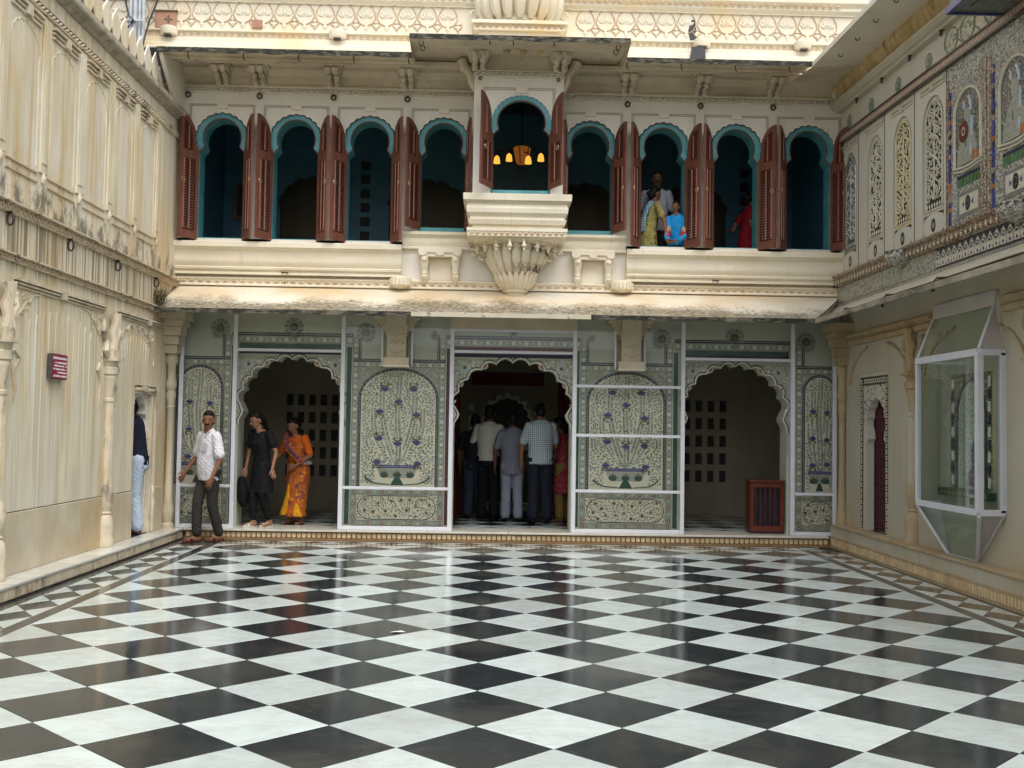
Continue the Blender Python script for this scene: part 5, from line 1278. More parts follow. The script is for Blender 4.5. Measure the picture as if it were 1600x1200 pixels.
# upper panels
PU = [14.02, 13.14, 12.26, 11.36, 10.44, 9.52, 8.6, 7.7]
for u in PU:
    mb = MB(LT); mb.box(u - .085, u + .085, 3.96, 5.475, 0, .022); mb.box(u - .06, u + .06, 4.05, 5.40, .022, .03); lb(mb, 'upper_pilaster', 'wall_plaster', bevel=.006)
    mb = MB(LT); mb.tube([(u, 3.87, .005), (u, 3.92, .012), (u, 3.97, .005)], [.02, .034, .02], 8); lb(mb, 'pilaster_foot', 'wall_plaster', smooth=50)
for a, b in zip(PU[1:], PU[:-1]):
    c, w_ = (a + b) / 2, (b - a) / 2 - .12
    for v in (3.935, 3.845):
        mb = MB(LT); mb.box(c - w_, c + w_, v, v + .014, 0, .016); lb(mb, 'panel_line', 'parapet_line')
    mb = MB(LT)
    for s_ in (-1, 1):
        p, q = sorted((c + s_ * .06, c + s_ * w_))
        mb.box(p, q, 5.43, 5.45, 0, .05); mb.box(p + .01, q - .01, 5.39, 5.408, 0, .03)
    mb.box(c - w_ * .95, c + w_ * .95, 5.345, 5.365, 0, .022); mb.box(c - .058, c + .058, 5.35, 5.46, 0, .045); lb(mb, 'panel_head', 'wall_trim')
    pts = polar_lobes(c, 5.02, w_ * .92, .26, 9, 180, 0, .06, .86, 4)
    mb = MB(LT); mb.tube([(c - w_ * .92, 4.0, -.002), (c - w_ * .92, 4.9, -.002)] + [(x, z, -.002) for x, z in pts] + [(c + w_ * .92, 4.9, -.002), (c + w_ * .92, 4.0, -.002)], .009, 5)
    lb(mb, 'blind_arch_bead', 'wall_plaster', fix=False, smooth=60)
mb = MB(LT); mb.box(-3, 15, 5.50, 5.512, 0, .03); mb.box(-3, 15, 5.565, 5.58, 0, .035); lb(mb, 'rope_fillet', 'wall_trim')
mb = MB(LT)
for i in range(110):
    u = 15 - (i + .5) * .085; mb.tube([(u - .05, 5.514, .012), (u, 5.54, .03), (u + .05, 5.563, .012)], [.006, .018, .006], 5)
lb(mb, 'rope_moulding', 'wall_trim', fix=False, smooth=60, kind='stuff')
mb = MB(LT); mb.sweep([(-.4, 5.751), (.03, 5.751), (.05, 5.78), (.12, 5.80), (.13, 5.82), (.13, 5.875), (.10, 5.88), (-.4, 5.90)], -3, 15.0); lb(mb, 'ledge', 'wall_stone', smooth=20)
m_ = .295; mp = [(-m_ / 2, 0), (-m_ / 2, .06), (-m_ / 2 + .065, .16), (-m_ / 2 + .002, .265), (-m_ / 2 + .004, .33), (-m_ * .38, .40), (-m_ * .22, .455), (-m_ * .10, .485), (0, .53)]
mp = mp + [(-x, z) for x, z in mp[::-1][1:]]
mb = MB(lambda u, v, w: (w, u, v)); mb.prism(mp, -.009, .009); mo = mb.build('merlon', 'wall_plaster', WL_); mme = mo.data; bpy.data.objects.remove(mo)
zc_ = 5.882 + .53 / 2
for i in range(24):
    o = place(mme, 'merlon', WL_, (XL - .06 + rt.uniform(-.002, .002), 14.86 - i * m_, zc_), rt.gauss(0, .004)); bv = o.modifiers.new('bevel', 'BEVEL'); bv.width = .003; bv.segments = 1
mb = MB(LT); mb.box(-3, 15, 5.90, 6.185, -.36, -.072); lb(mb, 'crest_back', 'paint_maroon')  # added dark slab: shade of the merlon gaps put into its colour
mb = MB(LT); mb.prism([(15.0, 5.91), (15.0, 6.56), (13.93, 6.40), (13.98, 6.33), (14.55, 5.95)], .0, .05); lb(mb, 'end_cheek', 'facade_white')
mb = MB(); mb.add([(-4.70, 14.1, 6.50), (-4.35, 13.95, 6.47), (-4.37, 14.3, 6.10), (-4.68, 14.4, 6.15), (-4.70, 14.12, 6.52), (-4.35, 13.97, 6.49), (-4.37, 14.32, 6.12), (-4.68, 14.42, 6.17)], [(0, 1, 2, 3), (4, 5, 6, 7), (0, 1, 5, 4), (1, 2, 6, 5), (2, 3, 7, 6), (3, 0, 4, 7)])
tag(mb.build('tin_sheet', 'tin_grey'), 'dark grey tin sheet leaning where the left wall crest meets the eave', 'sheet')
# pipes and cables above the wall
CB = empty('pipe_bundle', (-4.85, 14.45, 6.5), 'bundle of grey pipes with black cables rising behind the merlons of the left wall', 'pipes')
for k, (x, r_, z0) in enumerate(((-4.94, .028, 6.55), (-4.885, .035, 6.45), (-4.83, .024, 6.42), (-4.785, .028, 6.42))):
    mb = MB(); mb.tube([(x, 14.45 + .02 * k, z0), (x + .01, 14.45 + .02 * k, 7.1), (x + .004, 14.46, 8.6)], r_, 8); mb.build('pipe', 'pipe_grey', CB, smooth=60)
mb = MB(); mb.tube([(-4.99, 14.4, 8.2), (-4.97, 14.38, 7.2), (-4.92, 14.36, 7.03), (-4.86, 14.36, 6.98), (-4.92, 14.36, 6.88), (-5.02, 14.36, 6.80)], .013, 6); mb.build('cable', 'cable_black', CB, smooth=60)
mb = MB(); mb.tube([(-4.52, 14.4, 8.2), (-4.56, 14.4, 7.25), (-4.66, 14.38, 6.95), (-4.70, 14.36, 6.75), (-4.72, 14.3, 6.5)], .012, 6); mb.build('cable', 'cable_black', CB, smooth=60)
mb = MB(); mb.box(-4.97, -4.75, 14.40, 14.43, 6.98, 7.01); mb.build('pipe_clip', 'pipe_grey', CB)
# tuft of weeds in the corner of the string course
mb = MB(); r_ = random.Random(4)
for i in range(260):
    a, e, L = r_.uniform(-.6, 2.2), r_.uniform(-.7, 1.3), r_.uniform(.06, .17)
    p = Vector((XL + r_.uniform(.0, .10), 14.1 + r_.uniform(-.16, .14), 3.12 + r_.uniform(-.05, .16))); d = Vector((math.cos(e) * math.cos(a) * .8, math.cos(e) * math.sin(a) * .8, math.sin(e))) * L; s_ = d.cross(Vector((0, 0, 1))).normalized() * .006
    mb.add([tuple(p - s_), tuple(p + s_), tuple(p + d)], [(0, 1, 2)])
tag(mb.build('weed_tuft', 'grass_tuft', fix=False), 'dark tuft of weeds growing where the left wall meets the lower eave', 'plant')
# red notice
SG = empty('notice_sign', (XL + .03, 10.86, 1.98), 'small red notice board with white lines of print on the left wall', 'sign')
mb = MB(LT); mb.box(10.69, 11.07, 1.985, 2.235, .012, .06); mb.mi = 1; mb.box(10.70, 11.06, 1.992, 2.228, .060, .064); mb.build('board', ['sign_edge', 'sign_red'], SG)
mb = MB(LT); r_ = random.Random(2)
for k, (v, L, hgt) in enumerate(((2.195, .33, .026), (2.150, .30, .020), (2.118, .31, .020), (2.085, .32, .020), (2.052, .24, .020), (2.016, .32, .022))):
    u = 11.045
    while u > 11.045 - L:
        g_ = r_.uniform(.008, .02)
        if r_.random() < .12: u -= .014; continue
        mb.box(u - g_, u, v - hgt * .5, v + hgt * r_.uniform(.2, .5), .0645, .0655); u -= g_ + .0035
mb.build('printed_lines', 'white_print', SG, fix=False, kind='stuff')

# ================================================================== RIGHT WALL
WR = empty('mosaic_wall', (XR, 10, .31), 'right hand palace wall with marble tracery and mirror mosaic above plain stained plaster', 'wall')
rb = lambda mb, name, m, **k: mb.build(name, m, k.pop('par', WR), **k)
q0, q1, qz = 13.24, 13.90, 2.02
mb = MB(RT); mb.box(-3, q0 - .12, .30, 3.3, -.4, 0); mb.box(q1 + .24, 15.3, .30, 3.3, -.4, 0); mb.box(q0 - .12, q1 + .24, 2.35, 3.3, -.4, 0); rb(mb, 'lower_wall', 'right_plaster')
mb = MB(RT); mb.box(-3, 15.0, 3.3, 7.0, -.4, -.03); rb(mb, 'upper_wall', 'right_marble')
# narrow doorway with mosaic frame and cusped head
dc = (q0 + q1) / 2; pts = polar_lobes(dc, 1.62, .32, .38, 7, 180, 0, .085, .85, 3)
mb = MB(RT); mb.prism([(q0 - .119, .312), (q0 - .119, 2.349), (q1 + .239, 2.349), (q1 + .239, .312), (q1, .312), (q1, 1.44), (q1 - .06, 1.50)] + pts[::-1] + [(q0 + .06, 1.50), (q0, 1.44), (q0, .312)], -.11, -.012); rb(mb, 'door_frame', 'right_marble')
mb = MB(RT)
for (a, b, c_, d) in ((q1 + .12, q1 + .22, .33, 2.30), (q0 - .10, q0 - .01, .33, 2.30), (q0 - .009, q1 + .119, 2.19, 2.30)):
    mb.mi = 1; mb.box(a, b, c_, d, -.011, -.006); mb.mi = 0
    n = int(max(b - a, d - c_) / .075)
    for i in range(n):
        if d - c_ > b - a: u, v = (a + b) / 2, c_ + (i + .5) * .075
        else: u, v = a + (i + .5) * .075, (c_ + d) / 2
        for q in range(4): mb.leaf(u, v, q * H90 + .78, .048, .026, -.004, .006)
rb(mb, 'door_mosaic_border', ['tracery_white', 'tracery_back'], fix=False)
mb = MB(RT); r_ = random.Random(9)
for u, v in region_pts(r_, lambda u, v: ((u - dc) / .36) ** 2 + ((v - 1.62) / .42) ** 2 > 1 and q0 + .01 < u < q1 + .1, q0, q1 + .11, 1.66, 2.18, .035, 900): mb.mi = r_.choice((0, 0, 1)); mb.leaf(u, v, r_.uniform(0, 6.28), .05, .024, -.010, .006)
rb(mb, 'door_spandrel_mosaic', ['tracery_white', 'tracery_back'], fix=False, kind='stuff')
mb = MB(RT); mb.box(q0 - .12, q1 + .24, .312, 2.35, -.3, -.14); rb(mb, 'door_leaf', 'cabinet_wood')
mb = MB(RT)
for i in range(9): mb.box(q0 + .03 + i * .075, q0 + .045 + i * .075, .33, 1.95, -.135, -.12)
for i in range(20): mb.box(q0, q1, .36 + i * .083, .372 + i * .083, -.135, -.122)
rb(mb, 'door_lattice', 'paint_maroon', kind='stuff', fix=False)
mb = MB(RT); mb.box(-3, q0 - .122, .70, .712, 0, .004); mb.box(-3, q0 - .122, .312, .70, 0, .008); rb(mb, 'dado', 'right_plaster')
pilaster(12.26, RT, WR, 'right_plaster', 'right_stone', .312, 2.78, s=.85); pilaster(9.42, RT, WR, 'right_plaster', 'right_stone', .312, 2.78, s=.85)
def rspandrel(c, sgn, hw):
    mb = MB(RT); pp = polar_lobes(c, 2.15, hw, .55, 11, 176, 90, .10, .88, 4) if sgn > 0 else polar_lobes(c, 2.15, hw, .55, 11, 4, 90, .10, .88, 4)
    mb.tube([(x, z, .008) for x, z in pp[: len(pp) * 2 // 3]], .018, 5); rb(mb, 'blind_arch_bead', 'right_stone', fix=False, smooth=60)
for c, hw in ((13.47, 1.05), (10.85, 1.22)):
    for s_ in (1, -1): rspandrel(c, s_, hw)
mb = MB(RT); mb.sweep([(0, 2.74), (.05, 2.75), (.06, 2.80), (.03, 2.83), (.08, 2.86), (.08, 2.89), (0, 2.92)], 11.75, 15); mb.sweep([(0, 2.74), (.05, 2.75), (.06, 2.80), (.03, 2.83), (.08, 2.86), (.08, 2.89), (0, 2.92)], -3, 10.1); rb(mb, 'cornice', 'right_stone', smooth=20)
for u in (13.85, 12.40, 10.98):
    mb = MB(RT); mb.tube([(u, 3.20, .02), (u, 3.19, .30), (u + .02, 3.13, .34), (u + .01, 3.05, .34), (u - .02, 3.06, .33)], .012, 6); rb(mb, 'iron_hook', 'iron')
# eave along this side
n = 6; zz = lambda u: .018 * (14.2 - u)
mb = MB(); vs = []
for y in (YF - .02, -3):
    for i in range(n + 1):
        t = i / n; x = XR + (4.28 - XR) * t; yy = y if y < 0 else YF - .02 + (EY - YF + .02) * t
        vs.append((x, yy, 3.30 + (EZ1 - 3.30) * t ** .9 - (0 if y > 0 else .12)))
mb.add(vs, [(i, i + 1, i + n + 2, i + n + 1) for i in range(n)]); rb(mb, 'side_eave', 'eave_top_side', fix=False, smooth=30)
mb = MB(); mb.add([(x, y, z - .05) for x, y, z in vs], [(i, i + 1, i + n + 2, i + n + 1) for i in range(n)]); rb(mb, 'side_eave_soffit', 'eave_soffit', fix=False)
ya, yb2 = EY - .014, 12.2
for (y0, y1, m) in ((EY - .014, 3, 'eave_drip_side'),):
    f_ = lambda y: EZ1 - .12 * (EY - y) / (EY + 3)
    mb = MB(); mb.add([(4.272, y0, f_(y0) - .055), (4.29, y0, f_(y0) - .055), (4.29, y0, f_(y0) + .006), (4.272, y0, f_(y0) + .006), (4.272, y1, f_(y1) - .055), (4.29, y1, f_(y1) - .055), (4.29, y1, f_(y1) + .006), (4.272, y1, f_(y1) + .006)], [(0, 1, 2, 3), (4, 5, 6, 7), (0, 1, 5, 4), (1, 2, 6, 5), (2, 3, 7, 6), (3, 0, 4, 7)]); rb(mb, 'eave_edge', m)
# ledges and mosaic bands between the eave and the panels
LP = lambda v: [(0, v)]
mb = MB(RT); mb.sweep([(-.03, 3.20), (.22, 3.20), (.22, 3.235), (.16, 3.25), (.17, 3.285), (.10, 3.30), (-.03, 3.31)], 4, 15.0); rb(mb, 'ledge', 'right_marble', smooth=20)
mb = MB(RT); mb.box(4, 15, 3.311, 3.372, -.03, .06); rb(mb, 'dark_fillet', 'tracery_back')
mb = MB(RT)
for i in range(150):
    u = 15 - (i + .5) * .05; mb.box(u - .017, u + .017, 3.325, 3.36, .06, .066)
rb(mb, 'mirror_dot_row', 'mirror_grey', fix=False, kind='stuff')
mb = MB(RT); mb.box(11.62, 15, 3.373, 3.60, -.03, .04); rb(mb, 'speckled_band', 'speckle_panel')
mb = MB(RT)
for i in range(38):
    u = 15 - i * .09 - .05; r_ = random.Random(i)
    for q in range(5): mb.leaf(u + r_.uniform(-.03, .03), 3.40 + q * .038, H90 + r_.choice((-.8, .8)), .04, .016, .041, .003)
rb(mb, 'floral_inlay', 'paint_leaf_dark', fix=False, kind='stuff')
mb = MB(RT); mb.box(4, 11.618, 3.373, 3.60, -.03, .03); rb(mb, 'band_ground', 'paint_navy')
T = empty('fan_band', (XR, 10, 3.4), parent=WR)
for i in range(22):
    u = 11.56 - i * .135; mb = MB(RT)
    mb.mi = 0; mb.prism([(u - .058, 3.40), (u - .062, 3.50), (u - .03, 3.555), (u, 3.585), (u + .03, 3.555), (u + .062, 3.50), (u + .058, 3.40)], .031, .040)
    for k, r_ in enumerate((.048, .036, .024)):
        mb.mi = (1, 0, 2)[k]; mb.prism([(u + r_ * math.cos(R(a)), 3.485 + r_ * 1.25 * math.sin(R(a))) for a in range(0, 181, 30)], .0405 + .002 * k, .042 + .002 * k)
    mb.mi = 2; mb.disc(u, 3.43, .02, .042, 8); mb.mi = 3; mb.disc(u + .0675, 3.42, .018, .042, 8)
    mb.build('fan_motif', ['tracery_white', 'tracery_back', 'mosaic_blue', 'mirror_grey'], T, fix=False)
mb = MB(RT); mb.sweep([(-.03, 3.60), (.05, 3.605), (.10, 3.64), (.12, 3.67), (.09, 3.70), (.13, 3.735), (.13, 3.76), (-.03, 3.77)], 4, 15.0); rb(mb, 'mosaic_ledge', 'mosaic_brown', smooth=20)
mb = MB(RT)
for i in range(70):
    u = 14.9 - i * .11; mb.leaf(u, 3.615, H90, .085, .05, .112, .008)
rb(mb, 'ledge_petals', 'tracery_yellow', fix=False, kind='stuff')
for u in (12.52, 9.72):
    mb = MB(RT); mb.lathe([(.03, 3.54), (.10, 3.57), (.17, 3.62), (.20, 3.66), (.205, 3.735), (.19, 3.74)], (u, .06), 16); mb.mi = 1
    for i in range(10):
        a = R(i * 20 - 0); mb.add([(u + .207 * math.cos(a), 3.70, .06 + .207 * math.sin(a)), (u + .207 * math.cos(a + .16), 3.70, .06 + .207 * math.sin(a + .16)), (u + .207 * math.cos(a + .16), 3.725, .06 + .207 * math.sin(a + .16)), (u + .207 * math.cos(a), 3.725, .06 + .207 * math.sin(a))], [(0, 1, 2, 3)])
    rb(mb, 'mosaic_bracket', ['mosaic_fine', 'dark_line'], fix=False, smooth=40)
# marble panels with arched tracery
def tracery(u0, u1, uc, hw, seed, mw, mbk, dens):
    P = empty('tracery_panel', (XR, uc, 3.78), parent=WR); rnd = random.Random(seed)
    spr, apx, bot = 5.10, 5.43, 4.10; rise = apx - spr
    arc = [(uc + hw * math.cos(R(a)), spr + rise * math.sin(R(a))) for a in range(0, 181, 12)]
    mb = MB(RT); mb.prism([(u0, 3.775), (u0, 5.62), (u1, 5.62), (u1, 3.775), (uc + hw, 3.775)] + arc + [(uc - hw, 3.775)], -.03, .0); mb.build('marble_slab', 'right_marble', P)
    mb = MB(RT); mb.box(u0 - .006, u0 + .006, 3.775, 5.62, .0, .004); mb.build('dark_joint', 'dark_line', P)
    mb = MB(RT); w_ = min(uc - u0, u1 - uc) - .06
    for d, dd in ((0, .012), (.045, .02)):
        for p, q in ((uc - hw - .04, uc - .05), (uc + .05, uc + hw + .04)): mb.box(p, q, 5.50 + d, 5.525 + d, 0, dd)
    mb.box(uc - .048, uc + .048, 5.49, 5.57, 0, .022); mb.build('panel_head', 'right_plaster', P)
    mb = MB(RT); mb.flat([(uc + hw, 3.775)] + arc + [(uc - hw, 3.775)], -.028); mb.build('dark_ground', mbk, P)
    ins = lambda u, v, m: abs(u - uc) < hw - m and v > bot + m * .3 and (v < spr or ((u - uc) / (hw - m)) ** 2 + ((v - spr) / (rise - m)) ** 2 < 1)
    rim = MB(RT)
    inner = [(uc + (hw - .062) * math.cos(R(a)), spr + (rise - .062) * math.sin(R(a))) for a in range(0, 181, 9)]
    path = [(uc + hw - .062, bot + .02)] + inner + [(uc - hw + .062, bot + .02)]
    rim.tube([(*p, -.012) for p in path], .012, 5)
    n = 19
    for i in range(n):
        a = R(180 * (i + .5) / n); x, z = uc + (hw - .058) * math.cos(a), spr + (rise - .058) * math.sin(a); rim.leaf(x, z, a + .25, .058, .034, -.022, .014)
    for s_ in (-1, 1):
        v = spr - .03
        while v > bot: rim.leaf(uc + s_ * (hw - .05), v, H90 + s_ * .5, .075, .034, -.022, .014); v -= .055
    rim.tube([(uc - hw + .05, bot + .0, -.012), (uc + hw - .05, bot + .0, -.012)], .014, 5)
    rim.build('tracery_rim', mw, P, fix=False, kind='stuff')
    tr = MB(RT)
    stems = [[(uc + s_ * (hw - .10) * math.sin(k * 1.1 + ph) * .9, bot + .12 + (spr + rise * .5 - bot - .12) * k / 12) for k in range(13)] for s_, ph in ((1, 0), (-1, 0), (.0, 0))]
    for st in stems: tr.tube([(*p, -.016) for p in st], .010, 4)
    for u, v in region_pts(rnd, lambda u, v: ins(u, v, .072) and v > bot + .10, uc - hw, uc + hw, bot, apx, .032, int(dens)):
        k = rnd.random(); a = H90 + (.9 if u > uc else -.9) * rnd.choice((-1, 1)) + rnd.uniform(-.3, .3)
        if k < .7: tr.leaf(u, v, a, rnd.uniform(.05, .075), .03, -.024, .016)
        else: tr.tube([(u + .016 * math.cos(q), v + .018 * math.sin(q), -.014) for q in (0, 1.2, 2.4, 3.6, 4.8)], .006, 4)
    for i in range(7):
        u = uc - hw + .08 + i * (2 * hw - .16) / 6; tr.leaf(u, bot + .095, -H90, .085, .034, -.022, .014)
    tr.build('tracery', mw, P, fix=False, kind='stuff')
    # disc plaque below
    cz = 3.92; ww, hh = hw * .98, .135
    sq = [(uc + ww * (abs(math.cos(R(a))) ** .78) * (1 if math.cos(R(a)) >= 0 else -1), cz + hh * (abs(math.sin(R(a))) ** .78) * (1 if math.sin(R(a)) >= 0 else -1)) for a in range(0, 360, 12)]
    mb = MB(RT); mb.prism(sq, -.026, -.006); mb.build('plaque', 'right_marble', P)
    mb = MB(RT); mb.mi = 0; mb.disc(uc, cz, .062, -.004, 14, .082); mb.mi = 1
    for q in range(8): mb.leaf(uc, cz, q * math.pi / 4, .05, .022, -.003, .003)
    mb.ring(uc, cz, .052, .056, -.002, 14, 1.3); mb.build('rosette', ['tracery_back', 'mirror_grey'], P, fix=False)
    mb = MB(RT); mb.box(uc - hw, uc + hw, 4.06, 4.085, -.026, -.012); mb.build('plaque_rail', mw, P)
tracery(14.19, 15.0, 14.54, .26, 1, 'mirror_grey', 'tracery_green', 1500)
tracery(13.25, 14.19, 13.585, .275, 2, 'tracery_white', 'tracery_back', 1500)
tracery(12.30, 13.25, 12.68, .285, 3, 'tracery_yellow', 'tracery_back', 4000)
tracery(11.43, 12.30, 11.79, .285, 4, 'tracery_white', 'tracery_back', 1500)
# figure mosaics nearer the camera
def dash(u, v0, v1, par, seed):
    r_ = random.Random(seed); mb = MB(RT); v = v0
    while v < v1: mb.mi = r_.choice((0, 0, 1, 2, 0, 3)); mb.box(u - .022, u + .022, v, min(v1, v + .052), 0, .012); v += .055
    mb.build('glass_strip', ['mosaic_blue', 'mosaic_orange', 'paint_navy', 'rust_band'], par, fix=False)
def figure_panel(u0, u1, seed):
    P = empty('figure_panel', (XR, (u0 + u1) / 2, 3.78), parent=WR); r_ = random.Random(seed); uc = (u0 + u1) / 2 - .04; hw = .30
    mb = MB(RT); mb.box(u0, u1, 3.775, 5.62, -.03, 0); mb.build('mosaic_ground', 'mosaic_fine', P)
    mb = MB(RT); mb.box(u1 - .06, u1 - .01, 3.775, 5.45, .0, .008); mb.box(u0 + .04, u0 + .18, 3.775, 5.45, 0, .008); mb.build('brown_border', 'mosaic_brown', P)
    dash(u1 - .095, 3.80, 5.32, P, seed)
    lz = MB(RT)
    for i in range(40):
        for u in (u0 + .075, u0 + .145): lz.leaf(u, 3.80 + i * .04, H90 + r_.choice((-.6, .6)), .04, .02, .009, .003)
    lz.build('leaf_border', 'tracery_white', P, fix=False, kind='stuff')
    arc = [(uc + hw * math.cos(R(a)), 4.98 + .27 * math.sin(R(a))) for a in range(0, 181, 12)]
    mb = MB(RT); mb.flat([(uc + hw, 4.42)] + arc + [(uc - hw, 4.42)], .004); mb.build('niche_ground', 'mosaic_dark', P)
    mb = MB(RT); mb.tube([(uc + hw, 4.42, .012)] + [(*p, .012) for p in arc] + [(uc - hw, 4.42, .012)], .018, 6); mb.build('niche_arch', 'tracery_white', P, fix=False)
    sc_ = MB(RT)
    for u, v in region_pts(r_, lambda u, v: v < 4.98 or ((u - uc) / .28) ** 2 + ((v - 4.98) / .25) ** 2 < 1, uc - .28, uc + .28, 4.45, 5.24, .034, 1500):
        sc_.mi = r_.choice((0, 0, 1, 2, 3)); sc_.leaf(u, v, H90 + r_.uniform(-1.4, 1.4), .05, .022, .005, .004)
    sc_.build('glass_leaves', ['mirror_grey', 'mosaic_fine', 'mosaic_brown', 'paint_leaf_dark'], P, fix=False, kind='stuff')
    F = lambda pts, w, m, nm='glass_piece': (lambda b: b.build(nm, m, P, fix=False))(MB(RT).prism([(uc + x, z) for x, z in pts], .004, w))
    F([(-.20, 4.43), (.24, 4.43), (.22, 4.60), (.10, 4.80), (.03, 4.86), (-.05, 4.86), (-.12, 4.78), (-.22, 4.58)], .016, 'mosaic_skirt', 'skirt')
    F([(-.06, 4.86), (.06, 4.86), (.08, 4.98), (.04, 5.03), (-.05, 5.03), (-.08, 4.97)], .017, 'mosaic_skirt', 'bodice')
    F([(-.03, 5.03), (.035, 5.03), (.045, 5.10), (.0, 5.14), (-.04, 5.10)], .018, 'mosaic_brown', 'face')
    F([(-.05, 5.05), (-.035, 5.12), (.0, 5.155), (-.05, 5.16), (-.09, 5.08), (-.10, 4.98), (-.075, 4.98)], .02, 'mosaic_sky', 'veil')
    F([(.05, 5.0), (.10, 5.06), (.09, 5.13), (.06, 5.12)], .02, 'mosaic_sky'); F([(-.12, 4.70), (-.09, 4.70), (-.08, 4.92), (-.115, 4.92)], .02, 'mosaic_sky'); F([(-.10, 4.50), (-.06, 4.5), (-.06, 4.62), (-.1, 4.62)], .02, 'mosaic_sky')
    F([(-.16, 4.45), (-.10, 4.43), (-.12, 4.54), (-.18, 4.53)], .02, 'mosaic_orange'); F([(.02, 4.62), (.05, 4.62), (.04, 4.72)], .02, 'mosaic_green'); F([(-.2, 4.45), (-.24, 4.44), (-.26, 4.5), (-.2, 4.52)], .02, 'mosaic_yellow' if seed % 2 else 'mosaic_orange')
    if seed % 2 == 0:
        mb = MB(RT); mb.mi = 0; mb.disc(uc + .075, 4.79, .105, .022, 16, .12); mb.mi = 1; mb.ring(uc + .075, 4.79, .026, .04, .024, 12, 1.2); mb.build('shield', ['cabinet_wood', 'tracery_white'], P, fix=False)
    mb = MB(RT); mb.tube([(uc + x, 4.425 - .03 * math.cos(x * 5), .014) for x in np.linspace(-.33, .33, 9)], .016, 5); mb.tube([(uc + x, 4.385 - .03 * math.cos(x * 5), .012) for x in np.linspace(-.33, .33, 9)], .012, 5); mb.build('scroll_rail', 'tracery_white', P, fix=False)
    mb = MB(RT); mb.box(uc - .28, uc + .26, 4.295, 4.325, 0, .01); mb.mi = 1
    for i in range(7): mb.box(uc - .27 + i * .078, uc - .215 + i * .078, 4.20, 4.285, 0, .01)
    mb.build('green_tiles', ['paint_navy', 'mosaic_green'], P)
    mb = MB(RT); mb.mi = 0; mb.box(uc - .27, uc + .25, 3.86, 4.13, 0, .006); mb.mi = 1; mb.box(uc - .22, uc + .20, 3.90, 4.09, .006, .010); mb.mi = 2; mb.disc(uc, 3.995, .06, .0125, 14, .085)
    mb.mi = 3
    for s_ in (-1, 1):
        for q in (-.5, 0, .5): mb.leaf(uc + s_ * .075, 3.995, (0 if s_ > 0 else math.pi) + q, .07, .022, .011, .003)
    mb.mi = 4; mb.ring(uc, 3.995, .03, .036, .014, 10, 1.3)
    mb.build('oval_plaque', ['mirror_grey', 'tracery_white', 'tracery_back', 'mosaic_blue', 'mirror_grey'], P, fix=False)
figure_panel(10.44, 11.425, 2); figure_panel(9.42, 10.435, 3); figure_panel(8.40, 9.415, 4)
mb = MB(RT); mb.box(3, 8.39, 3.775, 5.62, -.03, 0); rb(mb, 'near_mosaic', 'mosaic_fine')
# top band, medallions, mouldings, rough frieze
mb = MB(RT); mb.box(3, 15, 5.64, 5.73, -.03, .035); mb.mi = 1; mb.box(3, 15, 5.622, 5.638, -.03, .05); mb.box(3, 15, 5.732, 5.75, -.03, .05); rb(mb, 'rust_band', ['rust_band', 'tracery_back'])
mb = MB(RT)
for i in range(120): mb.disc(14.95 - i * .062, 5.685, .017, .037, 6)
rb(mb, 'mirror_dot_row', 'tracery_white', fix=False, kind='stuff')
for u in (14.66, 13.80, 12.88, 11.97):
    mb = MB(RT); v = 5.87; mb.mi = 0; mb.disc(u, v + .02, .095, -.026, 16, .105); mb.mi = 1
    for q in range(11): a = R(-30 + 24 * q); mb.leaf(u + .03 * math.cos(a), v + .02 + .03 * math.sin(a), a, .065, .026, -.024, .008)
    mb.leaf(u - .03, v - .075, math.pi + .6, .07, .03, -.022, .006); mb.leaf(u + .03, v - .075, -.6, .07, .03, -.022, .006); mb.disc(u, v, .03, -.02, 8)
    rb(mb, 'leaf_medallion', ['paint_leaf_dark', 'paint_leaf'], fix=False)
mb = MB(RT); mb.box(9.6, 11.47, 5.76, 6.10, -.029, -.02); rb(mb, 'scroll_ground', 'tracery_white')
mb = MB(RT); r_ = random.Random(8)
for c in (11.35, 10.95, 10.4, 9.9):
    for q in range(30):
        a = r_.uniform(0, 6.28); d = r_.uniform(.02, .13); mb.mi = r_.choice((0, 0, 1)); mb.leaf(c + d * math.cos(a), 5.93 + d * math.sin(a), a, .05, .02, -.018, .004)
    mb.mi = 0; mb.tube([(c + .17 * math.cos(R(a)), 5.93 + .14 * math.sin(R(a)), -.016) for a in range(0, 360, 30)], .008, 4, closed=True); mb.tube([(c - .2 - .08 * math.cos(t), 5.80 + .04 * t, -.016) for t in (0, 1, 2, 3, 4, 5, 6)], .007, 4)
rb(mb, 'scroll_inlay', ['paint_leaf_dark', 'mirror_grey'], fix=False, kind='stuff')
mb = MB(RT); mb.sweep([(-.03, 6.10), (.05, 6.10), (.06, 6.125), (.10, 6.14), (.14, 6.18), (.14, 6.215), (.10, 6.225), (-.03, 6.23)], 3, 15); rb(mb, 'upper_moulding', 'right_plaster', smooth=20)
mb = MB(RT); mb.sweep([(-.03, 6.231), (.03, 6.231), (.05, 6.30), (.12, 6.42), (.12, 6.50), (-.03, 6.50)], 3, 15); rb(mb, 'rough_frieze', 'ochre_rough', smooth=20)
for u in (14.2, 13.27, 12.38, 11.5):
    mb = MB(RT); mb.tube([(u + .02 * math.cos(R(a)), 6.06 + .03 * math.sin(R(a)), .03) for a in range(0, 360, 45)], .010, 5, closed=True); mb.tube([(u, 6.10, 0), (u, 6.09, .05)], .012, 5); rb(mb, 'iron_ring', 'iron')
